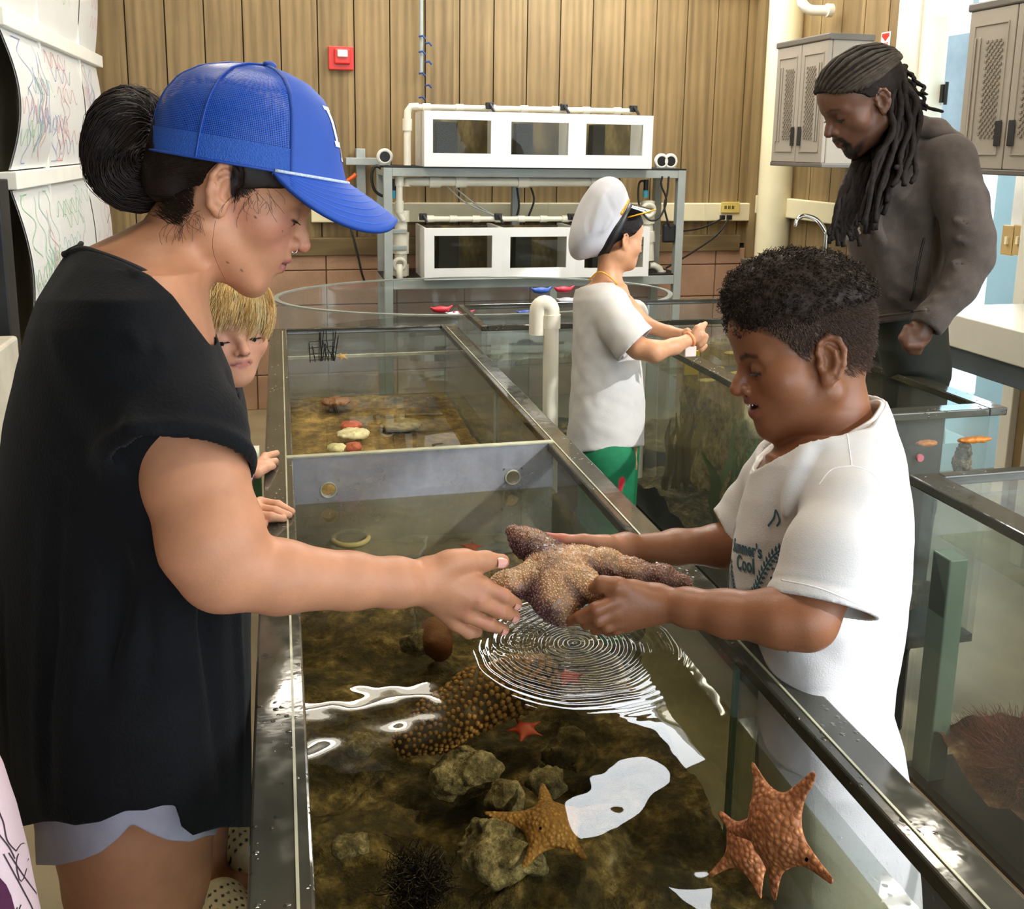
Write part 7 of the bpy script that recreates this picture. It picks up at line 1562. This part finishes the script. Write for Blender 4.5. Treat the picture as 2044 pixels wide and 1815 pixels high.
# ================================================================== CHILD AT THE LOWER LEFT EDGE
def build_pink():
    fr=head_frame(-330,1290,.86,.185,60,10); b0=J(-90,1640,.84); root=empty('person',(b0[0],b0[1],0),0,'child in a pink printed shirt cut off by the lower left corner','person')
    s=SDF(); head_sdf(s,fr,1.); s.chain([fr.fro((0,-.05,.25)),fr.fro((0,-.1,-.1)),b0+[-.03,0,.10]],[.045,.04,.03],.03)
    s.chain([b0+[0,0,.1],b0,b0+[0,0,-.2],b0+[0,0,-.35]],[.02,.035,.05,.06],.03); hp=[b0+[0,-.06,0],b0+[0,.07,0]]
    for h_ in hp: h_[2]=.52
    legs(s,hp,(1,.2,0),(.07,.06,.042,.036,.028)); s.chain([b0+[-.08,.0,.04],b0+[-.12,.0,-.1],b0+[-.10,.02,-.25]],[.03,.026,.02],.02)
    V,Q=s.mesh((-1.,.3,0),(.1,1.2,1.32),.005); meshobj('body',V,Q,skin('small child skin'),root,col=paint(V,'b98262',face_marks(fr,'b8625a','3a2618',child=1.)))
    s=SDF(); s.fr=fr; s.ell((0,-.04,.66),(.37,.47,.37)); s.fr=WORLD; s.ops.append(('i',lambda q:np.maximum(np.where(fr.to(q)[...,2]<.72,fr.to(q)[...,1]-.1,-1.),.25-fr.to(q)[...,2])*fr.s,WORLD,np.zeros(3),1e3,0.)); V,Q=s.mesh(fr.fro((0,0,.5))-.18,fr.fro((0,0,.5))+.18,.005); meshobj('hair',V,Q,basic('brown hair','3a2416',.5,var=.4,vs=80),root)
    s=SDF(); s.fn(*plof([(1440,-190,-40,.80,.07),(1480,-215,-14,.80,.09),(1520,-225,6,.80,.10),(1600,-235,32,.81,.105),(1700,-240,58,.82,.108),(1815,-245,82,.835,.11),(1960,-250,108,.85,.115),(2200,-250,135,.88,.12)],2.4)); s.disp(lambda q:.001*wob(q,40,2.)); s=shell(s,.009); V,Q=s.mesh((-1.,.3,.6),(.1,1.2,1.25),.004)
    o=meshobj('pink_shirt',V,Q,vcol('pink shirt',.8,bump=.3,bs=500.,mott=.02),root,col=np.tile(np.array(lin('dcc2c8')),(len(V),1))); tr=bvh(o)
    C_=J(30,1700,.55); r_,u_,t_=axes_at(C_); k=.82/F
    def PP(L): return [((x-30)*k,(1700-y)*k) for x,y in L]
    def dc(name,polys,c): decal(name,[(np.array(v),f) for v,f in polys],tr,C_+(-t_)*0,r_,u_,J(30,1700,.82)-C_,basic(name,c,.7),root,off=.001,cut=.01)
    # drawn as offsets on the shirt, scaled from the photo
    q=PP([(-60,1720),(0,1728),(16,1750),(24,1770),(30,1795),(22,1815),(0,1840),(-60,1850)]); dc('purple_print',[(q,[tuple(range(len(q)))])],'4a1238')
    q=PP([(54,1722),(60,1735),(66,1765),(58,1768),(52,1755),(52,1735)]); dc('pink_heart',[(q,[tuple(range(len(q)))])],'e0607e')
    q=PP([(-40,1785),(0,1790),(18,1806),(28,1830),(-40,1850)]); dc('skin_tone_print',[(q,[tuple(range(len(q)))])],'e0a080')
    ln=[[(0,1600),(5,1630),(12,1650),(18,1680),(32,1700)],[(32,1700),(40,1690),(50,1692),(54,1710),(46,1745),(38,1750),(32,1720),(36,1705)],[(0,1660),(20,1690),(30,1712)],[(12,1700),(40,1760),(58,1800),(62,1815)],[(20,1700),(45,1745),(72,1790)],[(40,1790),(36,1800),(34,1818)],[(34,1792),(30,1803),(28,1818)]]
    P_=[]
    for l in ln: v,f=ribbon(smooth_path(np.array(PP(l)),16),.0009); P_.append((v,f))
    dc('print_outlines',P_,'3a2a34')
    shoes(root,hp,(1,.2,0),basic('pink shoes','c88a98',.6),L=.17,W=.033)
    return root
build_pink()
# ================================================================== LIGHT
W=bpy.data.worlds.new('sky'); SC.world=W; W.use_nodes=True; nt=W.node_tree; nt.nodes['Background'].inputs[0].default_value=(.80,.91,1.,1); nt.nodes['Background'].inputs[1].default_value=1.6
def area(name,loc,rot,sx,sy,pw,col,spread=180):
    l=bpy.data.lights.new(name,'AREA'); l.shape='RECTANGLE'; l.size=sx; l.size_y=sy; l.energy=pw; l.color=col; l.spread=math.radians(spread); o=bpy.data.objects.new(name,l); o.location=loc; o.rotation_euler=rot; COL.objects.link(o); return o
M_tube=emit('fluorescent tube',(1.,.93,.78),14.); M_sky=emit('skylight pane',(.93,.97,1.),20.)
def fixture(x,y,L,along,label):
    r=empty('ceiling_light',(x,y,ZC),0,label,'ceiling light','fluorescent fixtures under the ceiling'); w=.13; a=(x-w,y-L/2) if along else (x-L/2,y-w); b=(x+w,y+L/2) if along else (x+L/2,y+w)
    MB().box((a[0],a[1],ZC-.06),(b[0],b[1],ZC-.002),.005).build('housing',M_white,r)
    for s in (-.06,.06):
        if along: MB().box((x+s-.022,a[1]+.03,ZC-.085),(x+s+.022,b[1]-.03,ZC-.06),.01).build('tube_lamp',M_tube,r)
        else: MB().box((a[0]+.03,y+s-.022,ZC-.085),(b[0]-.03,y+s+.022,ZC-.06),.01).build('tube_lamp',M_tube,r)
for i,(x,y,al) in enumerate(((.15,4.6,0),(2.0,2.9,0),(.0,1.6,0),(2.2,1.4,1),(1.3,.1,0),(-.3,3.2,1),(2.2,4.4,1))):
    fixture(x,y,1.2,al,'twin tube fluorescent fixture under the dark ceiling')
    for q_ in (-.06,.06): area('lamp_light',(x+(q_ if al else 0),y+(0 if al else q_),ZC-.092),(0,0,0 if not al else math.pi/2),1.12,.03,5.5,(1.,.88,.70))
for i,(x,y,sx,sy) in enumerate(((1.45,3.80,.50,.32),(1.80,3.25,.35,.3),(1.98,4.2,.22,.9),(1.75,5.05,.9,.62))):
    o=MB().box((x-sx/2,y-sy/2,ZC-.004),(x+sx/2,y+sy/2,ZC+.01)).build('window_%d'%(i+1),M_sky); o['kind']='structure'
# daylight through the open front behind the camera, the side opening and the door
area('daylight_front',(.9,YF+.05,1.35),(math.radians(90),0,0),3.0,2.2,50,(.80,.90,1.))
area('daylight_side',(XR-.03,-.6,1.5),(0,math.radians(90),0),2.1,2.4,52,(.82,.91,1.))
area('daylight_door',(XR+.3,(DY0+DY1)/2,1.3),(0,math.radians(90),0),1.8,.6,18,(.8,.92,1.))
sn=bpy.data.lights.new('sun','SUN'); sn.energy=2.5; sn.angle=.02; so=bpy.data.objects.new('sun',sn); so.rotation_euler=(math.radians(35),math.radians(50),0); COL.objects.link(so)
SC.view_settings.view_transform='Standard'; SC.view_settings.look='None'; SC.view_settings.gamma=1; SC.view_settings.exposure=0.25; SC.view_settings.use_curve_mapping=False
SC.cycles.use_denoising=True; SC.cycles.max_bounces=8; SC.cycles.transparent_max_bounces=24; SC.cycles.diffuse_bounces=3; SC.cycles.glossy_bounces=4; SC.cycles.caustics_reflective=False; SC.cycles.caustics_refractive=False; SC.cycles.use_adaptive_sampling=True; SC.cycles.adaptive_threshold=.025; SC.cycles.sample_clamp_indirect=6
